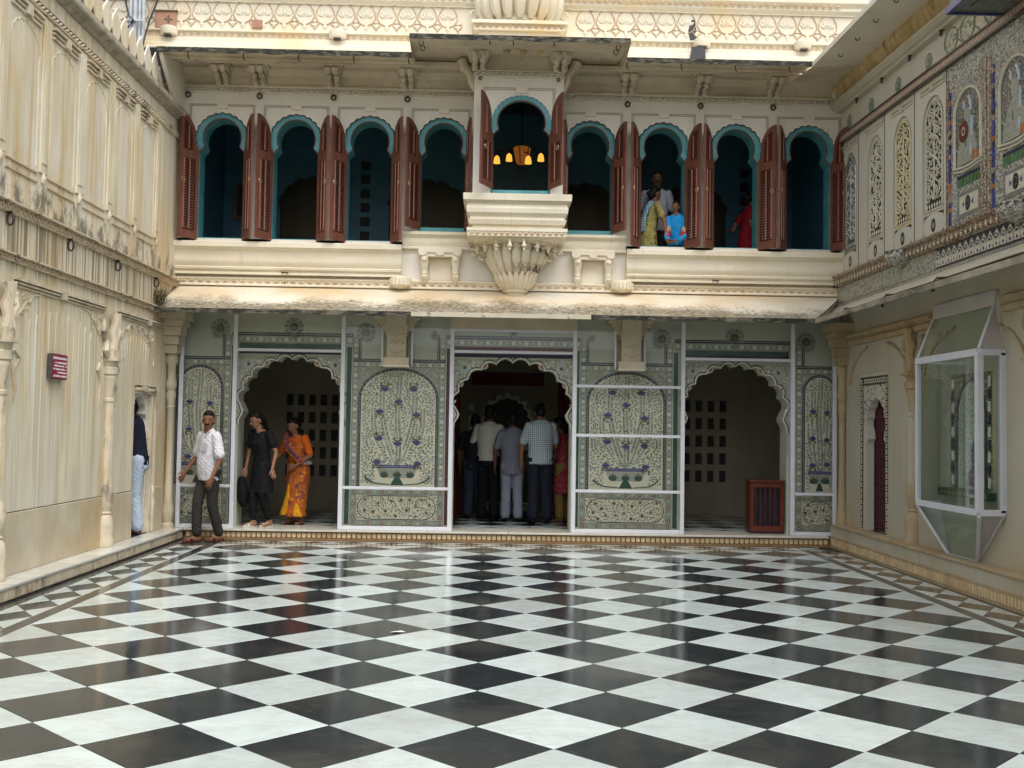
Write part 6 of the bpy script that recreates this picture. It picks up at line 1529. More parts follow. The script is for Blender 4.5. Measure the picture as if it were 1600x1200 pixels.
mb = MB(); mb.add([(XR - .1, 13.9, 6.44), (4.20, 13.9, 6.385), (4.20, 3, 6.12), (XR - .1, 3, 6.20), (XR - .1, 13.9, 6.52), (4.20, 13.9, 6.445), (4.20, 3, 6.18), (XR - .1, 3, 6.28)], [(0, 1, 2, 3), (4, 5, 6, 7), (0, 1, 5, 4), (1, 2, 6, 5), (2, 3, 7, 6), (3, 0, 4, 7)]); rb(mb, 'upper_side_eave', 'facade_cream')
mb = MB(); mb.add([(XR - .1, 13.9, 6.44), (XR - .1, 15, 6.50), (4.2, 13.9, 6.385), (4.2, 15, 6.52)], [(0, 2, 3, 1)]); rb(mb, 'eave_corner', 'eave_soffit', fix=False)
for i in range(6):
    y = 13.4 - i * .62; z = 6.43 - .0245 * (13.9 - y); mb = MB(); mb.tube([(4.42 + .028 * math.cos(R(a)), y, z - .03 + .032 * math.sin(R(a))) for a in range(0, 360, 45)], .007, 5, closed=True); rb(mb, 'iron_ring', 'iron')
mb = MB(); mb.box(4.36, XR - .031, 6.2, 10.05, 5.62, 6.15); mb.mi = 1; mb.box(4.335, 4.359, 6.2, 10.075, 5.60, 5.66); mb.box(4.36, XR - .03, 10.051, 10.075, 5.60, 5.66); mb.mi = 2; mb.box(4.5, XR - .05, 6.3, 9.9, 5.605, 5.619); rb(mb, 'projecting_balcony', ['tracery_green', 'mosaic_blue', 'tracery_green'])
# wall behind the camera closes the court
RW = MB(); RW.box(XL - .3, XR + .3, -3.3, -3.0, 0, 4.0); RW.build('rear_wall', 'facade_white', kind='structure')

# ================================================================== GLAZING in front of the paintings
YG = .20; GT = lambda u, v, w: (u, YF - YG - w, v)
def bar(par, a0, a1, v0, v1, d=.022, name='frame_bar', m='aluminium'):
    mb = MB(GT); mb.box(a0, a1, v0, v1, -d, d); return mb.build(name, m, par, bevel=.004)
def pane(par, a0, a1, v0, v1):
    mb = MB(GT); mb.box(a0, a1, v0, v1, -.003, .003); return mb.build('glass_pane', 'glass_pane', par)
TOPZ = 3.07; bw = .058
def screen(a0, a1, label, rails, cut=None):
    G = empty('glass_screen', ((a0 + a1) / 2, YF - YG, .142), label, 'glass screen', 'aluminium framed glass screens in front of the painted piers')
    bar(G, a0, a0 + bw, .143, TOPZ); bar(G, a1 - bw, a1, .143, TOPZ); bar(G, a0 + bw + .001, a1 - bw - .001, .143, .195)
    zs = [.195] + [z for r in rails for z in (r - .02, r + .02)]
    for r in rails: bar(G, a0 + bw + .001, a1 - bw - .001, r - .02, r + .02)
    zs.append(TOPZ if not cut else 2.37)
    for z0, z1 in zip(zs[::2], zs[1::2]): pane(G, a0 + bw, a1 - bw, z0, z1)
    if cut:
        c = cut
        bar(G, c - .218, c - .19, 2.40, TOPZ - .05); bar(G, c + .19, c + .218, 2.40, TOPZ - .05); pane(G, a0 + bw, c - .218, 2.37, TOPZ); pane(G, c + .218, a1 - bw, 2.37, TOPZ)
    return G
screen(-4.235, -3.448, 'narrow glass screen at the left corner behind the man in the white shirt', [.715])
screen(-2.03, -.475, 'wide glass screen between the left and middle arches with one low rail', [.715], -1.262)
screen(1.165, 2.724, 'wide glass screen between the middle and right arches with three rails', [.715, 1.48, 2.16], 1.955)
screen(4.196, 4.84, 'narrow glass screen in the right corner beside the wooden cabinet', [.715])
for (a0, a1, z, nm) in ((-3.447, -2.031, 2.585, 'left'), (-.474, 1.164, 2.61, 'middle'), (2.725, 4.195, 2.56, 'right')):
    G = empty('glass_transom', ((a0 + a1) / 2, YF - YG, z), 'glass transom pane on a thin white rail over the %s arch' % nm, 'transom', 'glass transoms over the arches')
    bar(G, a0, a1, z - .02, z + .02); pane(G, a0, a1, z + .02, TOPZ if nm != 'middle' else 2.89)
    if nm == 'middle': bar(G, a0, a1, 2.89, 2.925)
# glass display case on the right wall
GC = empty('glass_case', (4.8, 10.85, .29), 'white framed projecting glass case with sloped top and tapered foot on right wall', 'display case')
ca, cb, cx0, z0, z1, zt2, zb = 10.13, 11.58, 4.68, .83, 2.36, 2.83, .30
def stick(a, b, r=.022, par=GC, m='aluminium'):
    a, b = Vector(a), Vector(b); d = (b - a).normalized(); s_ = d.cross(Vector((0, 0, 1)) if abs(d.z) < .95 else Vector((0, 1, 0))).normalized(); t_ = d.cross(s_)
    mb = MB(); vs = [tuple(p + r * (i * s_ + j * t_)) for p in (a, b) for i, j in ((-1, -1), (1, -1), (1, 1), (-1, 1))]
    mb.add(vs, [(0, 3, 2, 1), (4, 5, 6, 7), (0, 1, 5, 4), (1, 2, 6, 5), (2, 3, 7, 6), (3, 0, 4, 7)]); return mb.build('frame_bar', m, par, bevel=.004)
def quadp(pts, name='glass_pane', m='glass_case', par=GC):
    mb = MB(); mb.add(pts, [(0, 1, 2, 3) if len(pts) == 4 else (0, 1, 2)]); return mb.build(name, m, par, fix=False)
xw = XR - .004
stick((cx0, ca, z0), (cx0, ca, z1), .032); stick((cx0, cb, z0), (cx0, cb, z1), .024); stick((cx0, ca, z1), (cx0, cb, z1), .036); stick((cx0, ca, z0), (cx0, cb, z0), .030); stick((xw - .02, ca, z0), (xw - .02, ca, z1), .03)
stick((cx0, ca, z1), (xw, ca, z1), .03); stick((cx0, ca, z0), (xw, ca, z0), .03); stick((cx0, cb, z1), (xw, cb, z1), .024); stick((cx0, cb, z0), (xw, cb, z0), .024)
stick((cx0, ca, z1 + .03), (xw - .03, ca + .14, zt2), .016); stick((cx0, cb, z1 + .03), (xw - .03, cb + .12, zt2), .016)
quadp([(cx0, ca, z0), (cx0, cb, z0), (cx0, cb, z1), (cx0, ca, z1)]); quadp([(cx0, ca, z0), (xw, ca, z0), (xw, ca, z1), (cx0, ca, z1)]); quadp([(cx0, cb, z0), (xw, cb, z0), (xw, cb, z1), (cx0, cb, z1)])
quadp([(cx0, ca, z1 + .03), (cx0, cb, z1 + .03), (xw - .03, cb + .12, zt2), (xw - .03, ca + .14, zt2)])
mb = MB(); mb.add([(cx0, ca - .001, z1 + .03), (xw, ca - .001, z1 + .03), (xw, ca + .12, zt2 + .14), (xw - .03, ca + .14, zt2)], [(0, 1, 2, 3)]); mb.build('side_cheek', 'aluminium_shade', GC, fix=False)
mb = MB(); mb.add([(xw - .035, ca + .13, zt2 + .0), (xw - .035, cb + .13, zt2 + .0), (xw - .03, cb + .13, zt2 + .15), (xw - .03, ca + .11, zt2 + .15), (xw, ca + .13, zt2), (xw, cb + .13, zt2), (xw, cb + .13, zt2 + .15), (xw, ca + .11, zt2 + .15)], [(0, 1, 2, 3), (0, 1, 5, 4), (3, 2, 6, 7), (0, 3, 7, 4), (1, 2, 6, 5)]); mb.build('head_board', 'aluminium_shade', GC)
fa, fb = ca + .53, cb - .27
stick((cx0, ca, z0 - .03), (xw - .02, fa, zb), .018); stick((cx0, cb, z0 - .03), (xw - .02, fb, zb), .018); stick((xw - .02, fa, zb), (xw - .02, fb, zb), .018)
quadp([(cx0, ca, z0 - .03), (cx0, cb, z0 - .03), (xw - .03, fb, zb), (xw - .03, fa, zb)])
quadp([(cx0, ca - .002, z0 - .03), (xw, ca - .002, z0 - .03), (xw - .02, fa - .002, zb)], 'side_cheek', 'aluminium_shade'); stick((xw - .015, ca - .01, z0 - .03), (xw - .015, fa, zb), .012)
quadp([(cx0, cb, z0 - .03), (xw, cb, z0 - .03), (xw - .02, fb, zb)], 'side_cheek', 'aluminium_shade')
# mosaic niche on the wall inside the case
NP = empty('niche_mosaic', (XR, 10.85, .9), parent=WR)
def RN(u, v, w): return (XR - w, u, v)
mb = MB(RN); mb.mi = 0; mb.box(10.22, 11.45, .92, 2.30, 0, .012); mb.mi = 1; mb.box(10.36, 11.30, 1.0, 2.2, .012, .016); mb.build('mosaic_ground', ['right_plaster', 'mosaic_brown'], NP)
mb = MB(RN); mb.flat([(11.10, 1.02), (11.10, 1.75)] + [(10.8 + .30 * math.cos(R(a)), 1.75 + .36 * math.sin(R(a))) for a in range(12, 180, 12)] + [(10.5, 1.75), (10.5, 1.02)], .019); mb.build('niche_field', 'paint_sage', NP)
mb = MB(RN); mb.tube([(11.12, 1.02, .02), (11.12, 1.75, .02)] + [(10.8 + .32 * math.cos(R(a)), 1.75 + .38 * math.sin(R(a)), .02) for a in range(0, 181, 12)] + [(10.48, 1.02, .02)], .016, 5); mb.build('niche_rim', 'paint_navy', NP, fix=False)
lf = MB(RN); r_ = random.Random(6)
for u, v in region_pts(r_, lambda u, v: ((u - 10.8) / .28) ** 2 + ((v - 1.5) / .5) ** 2 < 1, 10.5, 11.1, 1.02, 2.05, .04, 900): lf.mi = r_.choice((0, 1, 2)); lf.leaf(u, v, H90 + (-.6 if u > 10.8 else .6), .045, .02, .021, .003)
lf.build('niche_leaves', ['paint_greenbar', 'paint_leaf_dark', 'paint_brown'], NP, fix=False, kind='stuff')
mb = MB(RN)
for i in range(9): mb.mi = i % 2; mb.box(11.20, 11.26, 1.05 + i * .125, 1.15 + i * .125, .017, .024); mb.box(10.38, 10.43, 1.05 + i * .125, 1.15 + i * .125, .017, .024)
mb.build('chip_border', ['paint_white', 'paint_navy'], NP, fix=False)
mb = MB(RN); mb.box(10.28, 11.42, .93, 1.01, .013, .10); mb.mi = 1
for i in range(12): mb.leaf(10.34 + i * .09, .94, H90, .06, .05, .101, .004)
mb.build('niche_shelf', ['paint_greenbar', 'paint_gold'], NP, fix=False)
mb = MB(RN); mb.prism([(10.62, 1.05), (10.9, 1.05), (10.86, 1.18), (10.76, 1.24), (10.66, 1.16)], .02, .03); mb.mi = 1; mb.prism([(10.66, 1.2), (10.76, 1.24), (10.78, 1.4), (10.74, 1.52), (10.68, 1.45)], .021, .031); mb.build('bird_inlay', ['paint_maroon', 'mosaic_blue'], NP, fix=False)

# wooden cabinet inside the right arch
CA = empty('wooden_cabinet', (3.98, 15.16, .142), 'low dark red wooden cabinet with glass front standing inside the right arch', 'cabinet')
x0, x1, y0, y1 = 3.70, 4.17, 15.02, 15.30
mb = MB(); mb.box(x0, x1, y0, y1, .15, .17); mb.box(x0 + .02, x1 - .02, y0 + .08, y1, .171, .84); mb.build('carcass', 'cabinet_inside', CA)
mb = MB(); mb.box(x0 - .015, x1 + .015, y0 - .015, y1, .86, .89); mb.box(x0, x1, y0, y1, .842, .859); mb.build('top', 'cabinet_wood', CA, bevel=.004)
for a, b in ((x0, x0 + .05), (x1 - .05, x1)): mb = MB(); mb.box(a, b, y0, y0 + .05, .171, .841); mb.build('post', 'cabinet_wood', CA)
for a, b in ((.171, .25), (.79, .841)): mb = MB(); mb.box(x0 + .051, x1 - .051, y0 + .005, y0 + .04, a, b); mb.build('rail', 'cabinet_wood', CA)
mb = MB()
for i in range(5): mb.box(x0 + .07 + i * .068, x0 + .08 + i * .068, y0 + .01, y0 + .02, .251, .789)
mb.build('front_bars', 'cabinet_wood', CA, kind='stuff'); mb = MB(); mb.box(x0 - .001, x0 + .015, y0 + .051, y1, .171, .841); mb.build('side_board', 'cabinet_wood', CA)
# paper litter on the wet floor
for (x, y, a, lb_) in ((-.66, 8.25, .3, 'small white paper scrap on a black tile near the middle of the court'), (4.0, 14.42, 1.0, 'crumpled white paper scrap at the foot of the front step by the right corner')):
    mb = MB(); mb.add([(x - .06, y - .02, .004), (x + .0, y - .035, .012), (x + .065, y + .005, .004), (x + .03, y + .03, .010), (x - .03, y + .035, .003)], [(0, 1, 3, 4), (1, 2, 3)]); tag(mb.build('paper_scrap', 'white_paper', fix=False), lb_, 'litter', 'paper scraps on the floor')

# ================================================================== PEOPLE
def cloth(name, c, rough=.8, var=.15, checks=None, spots=None):
    m, t, b = new_mat(name)
    v = _noise(t, _pos(t), 14, 4)
    o = _mix(t, _ramp(t, v, .3, .7), tuple(x * (1 - var) for x in c), tuple(min(1, x * (1 + var)) for x in c))
    if checks:
        cc, fr, th = checks
        for ax, k in (('X', 1.), ('Z', 1.)):
            w = t.nodes.new('ShaderNodeTexWave'); w.wave_type = 'BANDS'; w.bands_direction = ax
            w.inputs['Scale'].default_value = fr; w.inputs['Distortion'].default_value = .4
            t.links.new(_pos(t), w.inputs['Vector']); o = _mix(t, _ramp(t, w.outputs[0], th, th + .1, 0, .75), o, cc)
    for (cc, s_, lo, hi, am) in (spots or ()):
        o = _mix(t, _ramp(t, _noise(t, _pos(t), s_, 2, .5), lo, hi, 0, am), o, cc)
    t.links.new(o, b.inputs['Base Color']); b.inputs['Roughness'].default_value = rough; b.inputs['Specular IOR Level'].default_value = .15
    bp = t.nodes.new('ShaderNodeBump'); bp.inputs['Strength'].default_value = .5; bp.inputs['Distance'].default_value = .02
    t.links.new(_noise(t, _pos(t, 1, 1, .45), 11, 3, .5), bp.inputs['Height']); t.links.new(bp.outputs[0], b.inputs['Normal'])
cloth('skin_brown', (.22, .105, .06), .55, .06); cloth('skin_dark', (.12, .055, .032), .55, .06); cloth('skin_tan', (.29, .15, .09), .55, .06)
cloth('hair_black', (.008, .007, .007), .45, .2)
cloth('eye_white', (.30, .27, .25), .4, .02); cloth('lip_dark', (.17, .055, .045), .5, .05); cloth('eye_dark', (.01, .008, .007), .3, .02)
cloth('pocket_grey', (.50, .49, .52)); cloth('shirt_white', (.62, .61, .64), .8, .04); cloth('trouser_charcoal', (.035, .033, .030)); cloth('sandal_brown', (.10, .04, .025))  # white shirt's pocket, placket and collar flaps: shading painted as a greyer white
cloth('cloth_black', (.010, .010, .012), .7, .2, None, [((.5, .5, .5), 70, .80, .83, .8)]); cloth('trouser_black', (.008, .008, .010), .8, .2, None, [((.5, .5, .5), 60, .80, .83, .7)])
cloth('blouse_orange', (.50, .10, .015), .8, .08)
cloth('saree_orange', (.42, .105, .02), .75, .2, None, [((.16, .05, .04), 16, .52, .60, .8), ((.60, .30, .05), 22, .60, .66, .8), ((.08, .07, .10), 13, .64, .69, .7)])
cloth('saree_yellow', (.62, .28, .015), .75, .15); cloth('saree_border', (.10, .05, .07), .8, .3, None, [((.45, .08, .10), 20, .55, .62, .8)]); cloth('saree_pink', (.50, .03, .08), .8, .1)
cloth('shirt_navy', (.012, .014, .028), .8, .2, None, [((.12, .12, .15), 60, .74, .78, .5)]); cloth('jeans_pale', (.42, .50, .60), .8, .07); cloth('jeans_blue', (.03, .04, .065))
cloth('shirt_cream', (.50, .48, .42), .8, .05); cloth('suit_grey', (.16, .17, .21), .85, .08); cloth('suit_grey_light', (.22, .24, .30), .85, .08); cloth('shirt_dark', (.012, .014, .02))
cloth('shirt_check', (.52, .57, .60), .8, .05, ((.10, .15, .20), 11, .72)); cloth('trouser_navy', (.015, .018, .03)); cloth('kurta_rose', (.30, .04, .06), .8, .2, None, [((.45, .16, .10), 18, .55, .62, .6)]); cloth('salwar_mustard', (.26, .17, .05))
cloth('shirt_grey', (.33, .34, .40), .8, .06); cloth('kurta_olive', (.32, .27, .09), .8, .2, None, [((.10, .09, .05), 24, .58, .63, .8)]); cloth('dupatta_check', (.42, .60, .66), .8, .1, ((.03, .16, .24), 9, .62))
cloth('shirt_cyan', (.015, .27, .62), .7, .08); cloth('band_red', (.50, .02, .02), .7, .05); cloth('band_sand', (.42, .30, .20), .7, .05); cloth('kurta_red', (.22, .008, .015), .8, .2)
BAKE = []
class Fig:
    def __init__(s, x, y, z, H, heading, lean=0, hh=None, nod=0, fem=False, turn=0):
        s.k = H / 1.7; s.o = Vector((x, y, z)); h = R(heading)
        s.F = Vector((math.sin(h), math.cos(h), 0)); s.Rt = Vector((math.cos(h), -math.sin(h), 0))
        hd = R(hh if hh is not None else heading); s.hF = Vector((math.sin(hd), math.cos(hd), 0)); s.hR = Vector((math.cos(hd), -math.sin(hd), 0))
        s.lean, s.nod, s.fem = R(lean), R(nod), fem; s.parts = {}; s.lean_p = .92
    def W(s, f, r, u):
        """torso point leaned about the hips"""
        if u > .92:
            d = u - .92; f, u = f * math.cos(s.lean) + d * math.sin(s.lean), .92 + d * math.cos(s.lean) - f * math.sin(s.lean)
        return s.o + s.k * (f * s.F + r * s.Rt) + Vector((0, 0, s.k * u))
    def P(s, f, r, u): return s.o + s.k * (f * s.F + r * s.Rt) + Vector((0, 0, s.k * u))
    def mb(s, n):
        if n not in s.parts: s.parts[n] = MB()
        return s.parts[n]
    def cap(s, n, a, b, ra, rb, seg=12):
        a, b = Vector(a), Vector(b); ra *= s.k; rb *= s.k; d = (b - a); L = d.length or 1e-6; d /= L; pts, rr = [], []
        for t in (88, 60, 30): pts.append(a - d * ra * math.sin(R(t))); rr.append(ra * math.cos(R(t)))
        for t in (0, .5, 1): pts.append(a + d * L * t); rr.append(ra + (rb - ra) * t)
        for t in (30, 60, 88): pts.append(b + d * rb * math.sin(R(t))); rr.append(rb * math.cos(R(t)))
        s.mb(n).tube(pts, rr, seg)
    def ell(s, n, c, r, ax=None):
        f, rt_, = (s.F, s.Rt) if ax is None else ax
        u = rt_.cross(f) if ax is not None and len(ax) < 3 else Vector((0, 0, 1))
        M = Matrix((rt_, f, u)).transposed()
        s.mb(n).ell(tuple(c), [q * s.k for q in r], 14, 10, M)
    def loft(s, n, rings, seg=18, fold=0, nf=9, ph=0):
        """rings of (f, r, u, rad_f, rad_r, leaned)"""
        vs = []; fs = []; mb = s.mb(n)
        for j, q in enumerate(rings):
            f, r, u, a, b = q[:5]; W = s.W if len(q) < 6 or q[5] else s.P
            for i in range(seg):
                t = 2 * math.pi * i / seg; m = 1 + fold * (j / max(1, len(rings) - 1)) * math.sin(nf * t + ph)
                vs.append(tuple(W(f + a * m * math.cos(t), r + b * m * math.sin(t), u)))
        N = len(rings)
        for j in range(N - 1): fs += [(j * seg + i, j * seg + (i + 1) % seg, (j + 1) * seg + (i + 1) % seg, (j + 1) * seg + i) for i in range(seg)]
        fs += [tuple(range(seg)), tuple(range((N - 1) * seg, N * seg))]; mb.add(vs, fs)
    def hand(s, n, w, d, spread, thumb):
        """w wrist, d pointing direction, spread = axis across the palm, thumb = +-1 side"""
        d = Vector(d).normalized(); a = (Vector(spread) - d * Vector(spread).dot(d)).normalized(); nrm = d.cross(a)
        w = Vector(w); k = s.k; pc = w + d * .045 * k
        M = Matrix((a, nrm, d)).transposed(); s.mb(n).ell(tuple(pc), [.040 * k, .017 * k, .055 * k], 12, 8, M)
        for i, L in enumerate((.068, .078, .072, .056)):
            o = (i - 1.5) * .0215; b0 = w + k * (d * .075 + a * o); dd = (d + a * o * 5).normalized()
            b1 = b0 + dd * L * .5 * k + nrm * .006 * k; b2 = b1 + (dd * .85 + nrm * .5).normalized() * L * .55 * k
            s.cap(n, b0, b1, .0098, .0092, 8); s.cap(n, b1, b2, .0092, .0075, 8)
        t0 = w + k * (d * .02 + a * thumb * .025); t1 = t0 + k * (d * .035 + a * thumb * .035); t2 = t1 + k * (d * .035 + a * thumb * .008 + nrm * .01)
        s.cap(n, t0, t1, .014, .0115, 8); s.cap(n, t1, t2, .0115, .0085, 8)
    def head(s, base, hair='short', face=True, skin='body', mous=False, hm='hair_black'):
        k = s.k; n_ = s.nod; up_ = (Vector((0, 0, 1)) * math.cos(n_) + s.hF * math.sin(n_)); fw = (s.hF * math.cos(n_) - Vector((0, 0, 1)) * math.sin(n_)); rt_ = s.hR
        q = lambda f, r, u: base + k * (f * fw + r * rt_ + u * up_)
        M = Matrix((rt_, fw, up_)).transposed(); E = lambda n, c, r: s.mb(n).ell(tuple(c), [x * k for x in r], 14, 10, M)
        s.cap(skin, base - Vector((0, 0, .06 * k)), q(.01, 0, .06), .058 if not s.fem else .050, .055 if not s.fem else .048)
        E(skin, q(.012, 0, .155), (.073, .092, .098)); E(skin, q(.038, 0, .088), (.056, .060, .066)); E(skin, q(.068, 0, .050), (.030, .028, .026))
        E(skin, q(.045, 0, .125), (.063, .055, .05))
        s.cap(skin, q(.098, 0, .135), q(.116, 0, .104), .008, .015, 8)
        for t in (-1, 1): E(skin, q(.0, t * .076, .118), (.012, .022, .034))
        E('hair', q(-.012, 0, .174), (.079, .094, .092)); E('hair', q(-.038, 0, .125), (.076, .070, .085)); E('hair', q(.034, 0, .216), (.066, .064, .040))
        if hair == 'bun': E('hair', q(-.12, 0, .11), (.045, .040, .045)); E('hair', q(-.06, 0, .08), (.06, .05, .06))
        if hair == 'tail':
            E('hair', q(-.06, 0, .09), (.065, .055, .07)); s.cap('hair', q(-.09, 0, .09), q(-.12, .0, -.10), .04, .025); s.cap('hair', q(-.12, 0, -.1), q(-.11, .0, -.26), .025, .012)
        if face:
            for t in (-1, 1):
                e = MB(); e.ell(tuple(q(.0885, t * .030, .138)), [.012 * k, .005 * k, .005 * k], 8, 6, M); s.parts['eye_white%d' % t] = e
                e = MB(); e.ell(tuple(q(.0925, t * .030, .138)), [.0065 * k, .003 * k, .006 * k], 8, 6, M); s.parts['eye_dark%d' % t] = e
                e = MB(); e.ell(tuple(q(.091, t * .031, .158)), [.021 * k, .007 * k, .005 * k], 8, 6, M); s.parts['eyebrow%d' % t] = e
            e = MB(); e.ell(tuple(q(.098, 0, .072)), [.023 * k, .008 * k, .0065 * k], 10, 6, M); s.parts['mouth'] = e
            if mous: e = MB(); e.ell(tuple(q(.1005, 0, .088)), [.036 * k, .012 * k, .011 * k], 10, 6, M); s.parts['moustache'] = e
    def foot(s, n, ank, yaw, L=.2, shoe=True):
        a = Vector(ank); h = R(yaw); d = (s.F * math.cos(h) + s.Rt * math.sin(h)); k = s.k
        z = s.o.z
        heel = Vector((a.x, a.y, z + .035 * k)) - d * .03 * k; toe = Vector((a.x, a.y, z + .022 * k)) + d * .15 * k
        s.cap(n, heel, toe, .035, .024, 10); s.cap(n, heel + Vector((0, 0, .03 * k)), (heel + toe) / 2 + Vector((0, 0, .016 * k)), .032, .028, 10)
        m_ = toe - d * .03 * k; s.cap(n, m_ - d.cross(Vector((0, 0, 1))) * .02 * k, m_ + d.cross(Vector((0, 0, 1))) * .02 * k, .022, .022, 10)
    def arm(s, n, sh, el, wr, skin=True, r=(.041, .039, .036, .024)):
        s.cap(n, sh, el, r[0], r[1]); s.cap(n, el, wr, r[2], r[3])
    def done(s, label, mats, group=None, vox=.0075, smooth=4):
        root = empty('person', tuple(s.o), label, 'person', group)
        order = sorted(s.parts, key=lambda n: n != 'body')
        for n in order:
            nm = (n.rstrip('-1') if n[-1] == '1' and '#' not in n else n).split('#')[0]
            o = s.parts[n].build(nm.replace('eye_dark', 'pupil').replace('eye_white', 'eye'), mats.get(nm, {'eye_white': 'eye_white', 'eye_dark': 'eye_dark', 'eyebrow': 'hair_black', 'mouth': 'lip_dark', 'moustache': 'hair_black', 'hair': 'hair_black'}.get(nm, 'cloth_black')), root, fix=False, smooth=180)
            if nm in ('eye_white', 'eye_dark', 'eyebrow', 'mouth', 'moustache') or nm.startswith('flat_'):
                if nm.startswith('flat_'): o.name = nm[5:]
                continue
            rm = o.modifiers.new('remesh', 'REMESH'); rm.mode = 'VOXEL'; rm.voxel_size = vox * (1 if nm in ('body',) else 1.15); rm.use_smooth_shade = True
            sm = o.modifiers.new('smooth', 'SMOOTH'); sm.factor = .5; sm.iterations = smooth
            BAKE.append(o)
        return root
SH, EL, WR = .172, .29, .25
def torso_skin(g): g.loft('body', [(0, 0, .86, .09, .13), (0, 0, 1.0, .085, .125), (0, 0, 1.2, .09, .13), (0, 0, 1.36, .08, .14), (0, 0, 1.43, .05, .08)])
def shirt(g, n, w=1., hem=.80, belly=0., puff=0.):
    g.loft(n, [(0, 0, hem, .125 * w, .172 * w, False), (.01 + belly * .5, 0, .93, .128 * w + belly, .172 * w), (.012 + belly, 0, 1.05, .125 * w + belly, .165 * w), (.01, 0, 1.20, .122 * w, .175 * w), (-.005, 0, 1.33, .108 * w, .182 * w), (-.01, 0, 1.39, .090 * w, .172 * w), (-.012, 0, 1.425, .070 * w, .13 * w), (-.012, 0, 1.465, .055, .075)])
def sleeve(g, n, sh, el, t=.75, r0=.068, r1=.060):
    sh, el = Vector(sh), Vector(el); g.cap(n, sh - Vector((0, 0, .012)), sh + (el - sh) * t, r0 * .86, r1)
def trousers(g, n, hipL, hipR, kn, an, r=(.098, .072, .062), waist=.125):
    g.loft(n, [(0, 0, .80, .115, .158, False), (0, 0, .88, .122, .160, False), (0, 0, .95, .112, .150)])
    for h_, k_, a_ in zip((hipL, hipR), kn, an):
        h_, k_, a_ = Vector(h_), Vector(k_), Vector(a_)
        g.cap(n, h_, k_, r[0], r[1]); g.cap(n, k_, a_ + (k_ - a_) * .06, r[1], r[2])

# --- man in the white shirt striding past the left corner
g = Fig(-3.70, 14.44, 0, 1.72, 222, 2, 176, 4)
torso_skin(g)
hip = g.P(0, -.09, .90), g.P(0, .09, .90); kn = g.P(.0, -.08, .49), g.P(.13, .06, .50); an = g.P(-.13, -.06, .10), g.P(.13, .06, .09)
for a, b, c in zip(hip, kn, an): g.cap('body', a, b, .07, .05); g.cap('body', b, c, .045, .035)
shL, shR = g.W(-.0, -SH, 1.39), g.W(0, SH, 1.39)
eL, wL = g.P(.02, -.265, 1.08), g.P(.13, -.25, .84); eR, wR_ = g.P(.02, .265, 1.10), g.P(.17, .30, .90)
g.arm('body', shL, eL, wL); g.arm('body', shR, eR, wR_)
g.hand('body', wL, g.P(.17, -.24, .70) - wL, g.F, 1); g.hand('body', wR_, g.P(.26, .31, .76) - wR_, g.F, 1)
g.head(g.W(0.01, 0, 1.455), 'short', True, 'body', True)
shirt(g, 'shirt', 1.03, .80, .006); sleeve(g, 'shirt', shL, eL, .80, .074, .072); sleeve(g, 'shirt', shR, eR, .80, .074, .072)
cl = g.mb('flat_collar')
for t in (-1, 1): cl.add([tuple(g.W(*p)) for p in ((.045, t * .012, 1.435), (.0, t * .075, 1.475), (.06, t * .085, 1.43), (.105, t * .045, 1.37))], [(0, 1, 2, 3)])
g.loft('collar', [(-.008, 0, 1.415, .066, .088), (-.004, 0, 1.455, .060, .070), (-.008, 0, 1.485, .062, .068)], 18)
pk = g.mb('flat_pocket'); pk.add([tuple(g.W(*p)) for p in ((.142, -.045, 1.29), (.118, -.125, 1.29), (.118, -.125, 1.19), (.140, -.085, 1.175), (.146, -.045, 1.19))], [(0, 1, 2, 3, 4)])
pl = g.mb('flat_placket'); pl.add([tuple(g.W(*p)) for p in ((.135, .006, .86), (.135, .018, .86), (.142, .018, 1.1), (.138, .018, 1.25), (.105, .018, 1.39), (.105, .006, 1.39), (.138, .006, 1.25), (.142, .006, 1.1))], [(0, 1, 2, 7), (7, 2, 3, 6), (6, 3, 4, 5)])
trousers(g, 'trousers', hip[0], hip[1], kn, an, (.096, .070, .064))
g.foot('body', an[0], 5); g.foot('body', an[1], 5)
for qi, q in enumerate((an[0], an[1])):
    c = Vector((q.x, q.y, 0)); h_ = g.F; g.cap('sandal#%d' % qi, c - h_ * .05 + Vector((0, 0, .012)), c + h_ * .17 + Vector((0, 0, .012)), .030, .034, 10); g.cap('sandal#%d' % qi, c + h_ * .09 - g.Rt * .04 + Vector((0, 0, .035)), c + h_ * .09 + g.Rt * .04 + Vector((0, 0, .035)), .018, .018, 10)
g.done('moustached man in a white short sleeved shirt and dark trousers striding at the left corner', {'body': 'skin_brown', 'shirt': 'shirt_white', 'trousers': 'trouser_charcoal', 'sandal': 'sandal_brown', 'collar': 'shirt_white', 'flat_collar': 'pocket_grey', 'flat_pocket': 'pocket_grey', 'flat_placket': 'pocket_grey'}, None, .0065)

# --- woman in black on the step
g = Fig(-3.13, 15.06, .142, 1.60, 214, 5, 232, 22, True)
torso_skin(g); g.lean_p = .92
hip = g.P(0, -.085, .90), g.P(0, .085, .90); kn = g.P(.06, -.07, .49), g.P(.09, .07, .50); an = g.P(-.10, -.07, .09), g.P(.10, .06, .09)
for a, b, c in zip(hip, kn, an): g.cap('body', a, b, .07, .05); g.cap('body', b, c, .045, .032)
shL, shR = g.W(0, -.165, 1.385), g.W(0, .165, 1.385)
eL, wL = g.P(-.02, -.26, 1.10), g.P(.10, -.31, .86); eR, wR_ = g.P(.03, .24, 1.09), g.P(.11, .22, .86)
ar_ = (.040, .034, .031, .021); g.arm('body', shL, eL, wL, r=ar_); g.arm('body', shR, eR, wR_, r=ar_)
g.hand('body', wL, Vector((.04, -.03, -.12)), g.F, 1); g.hand('body', wR_, g.P(.14, .2, .72) - wR_, g.F, 1)
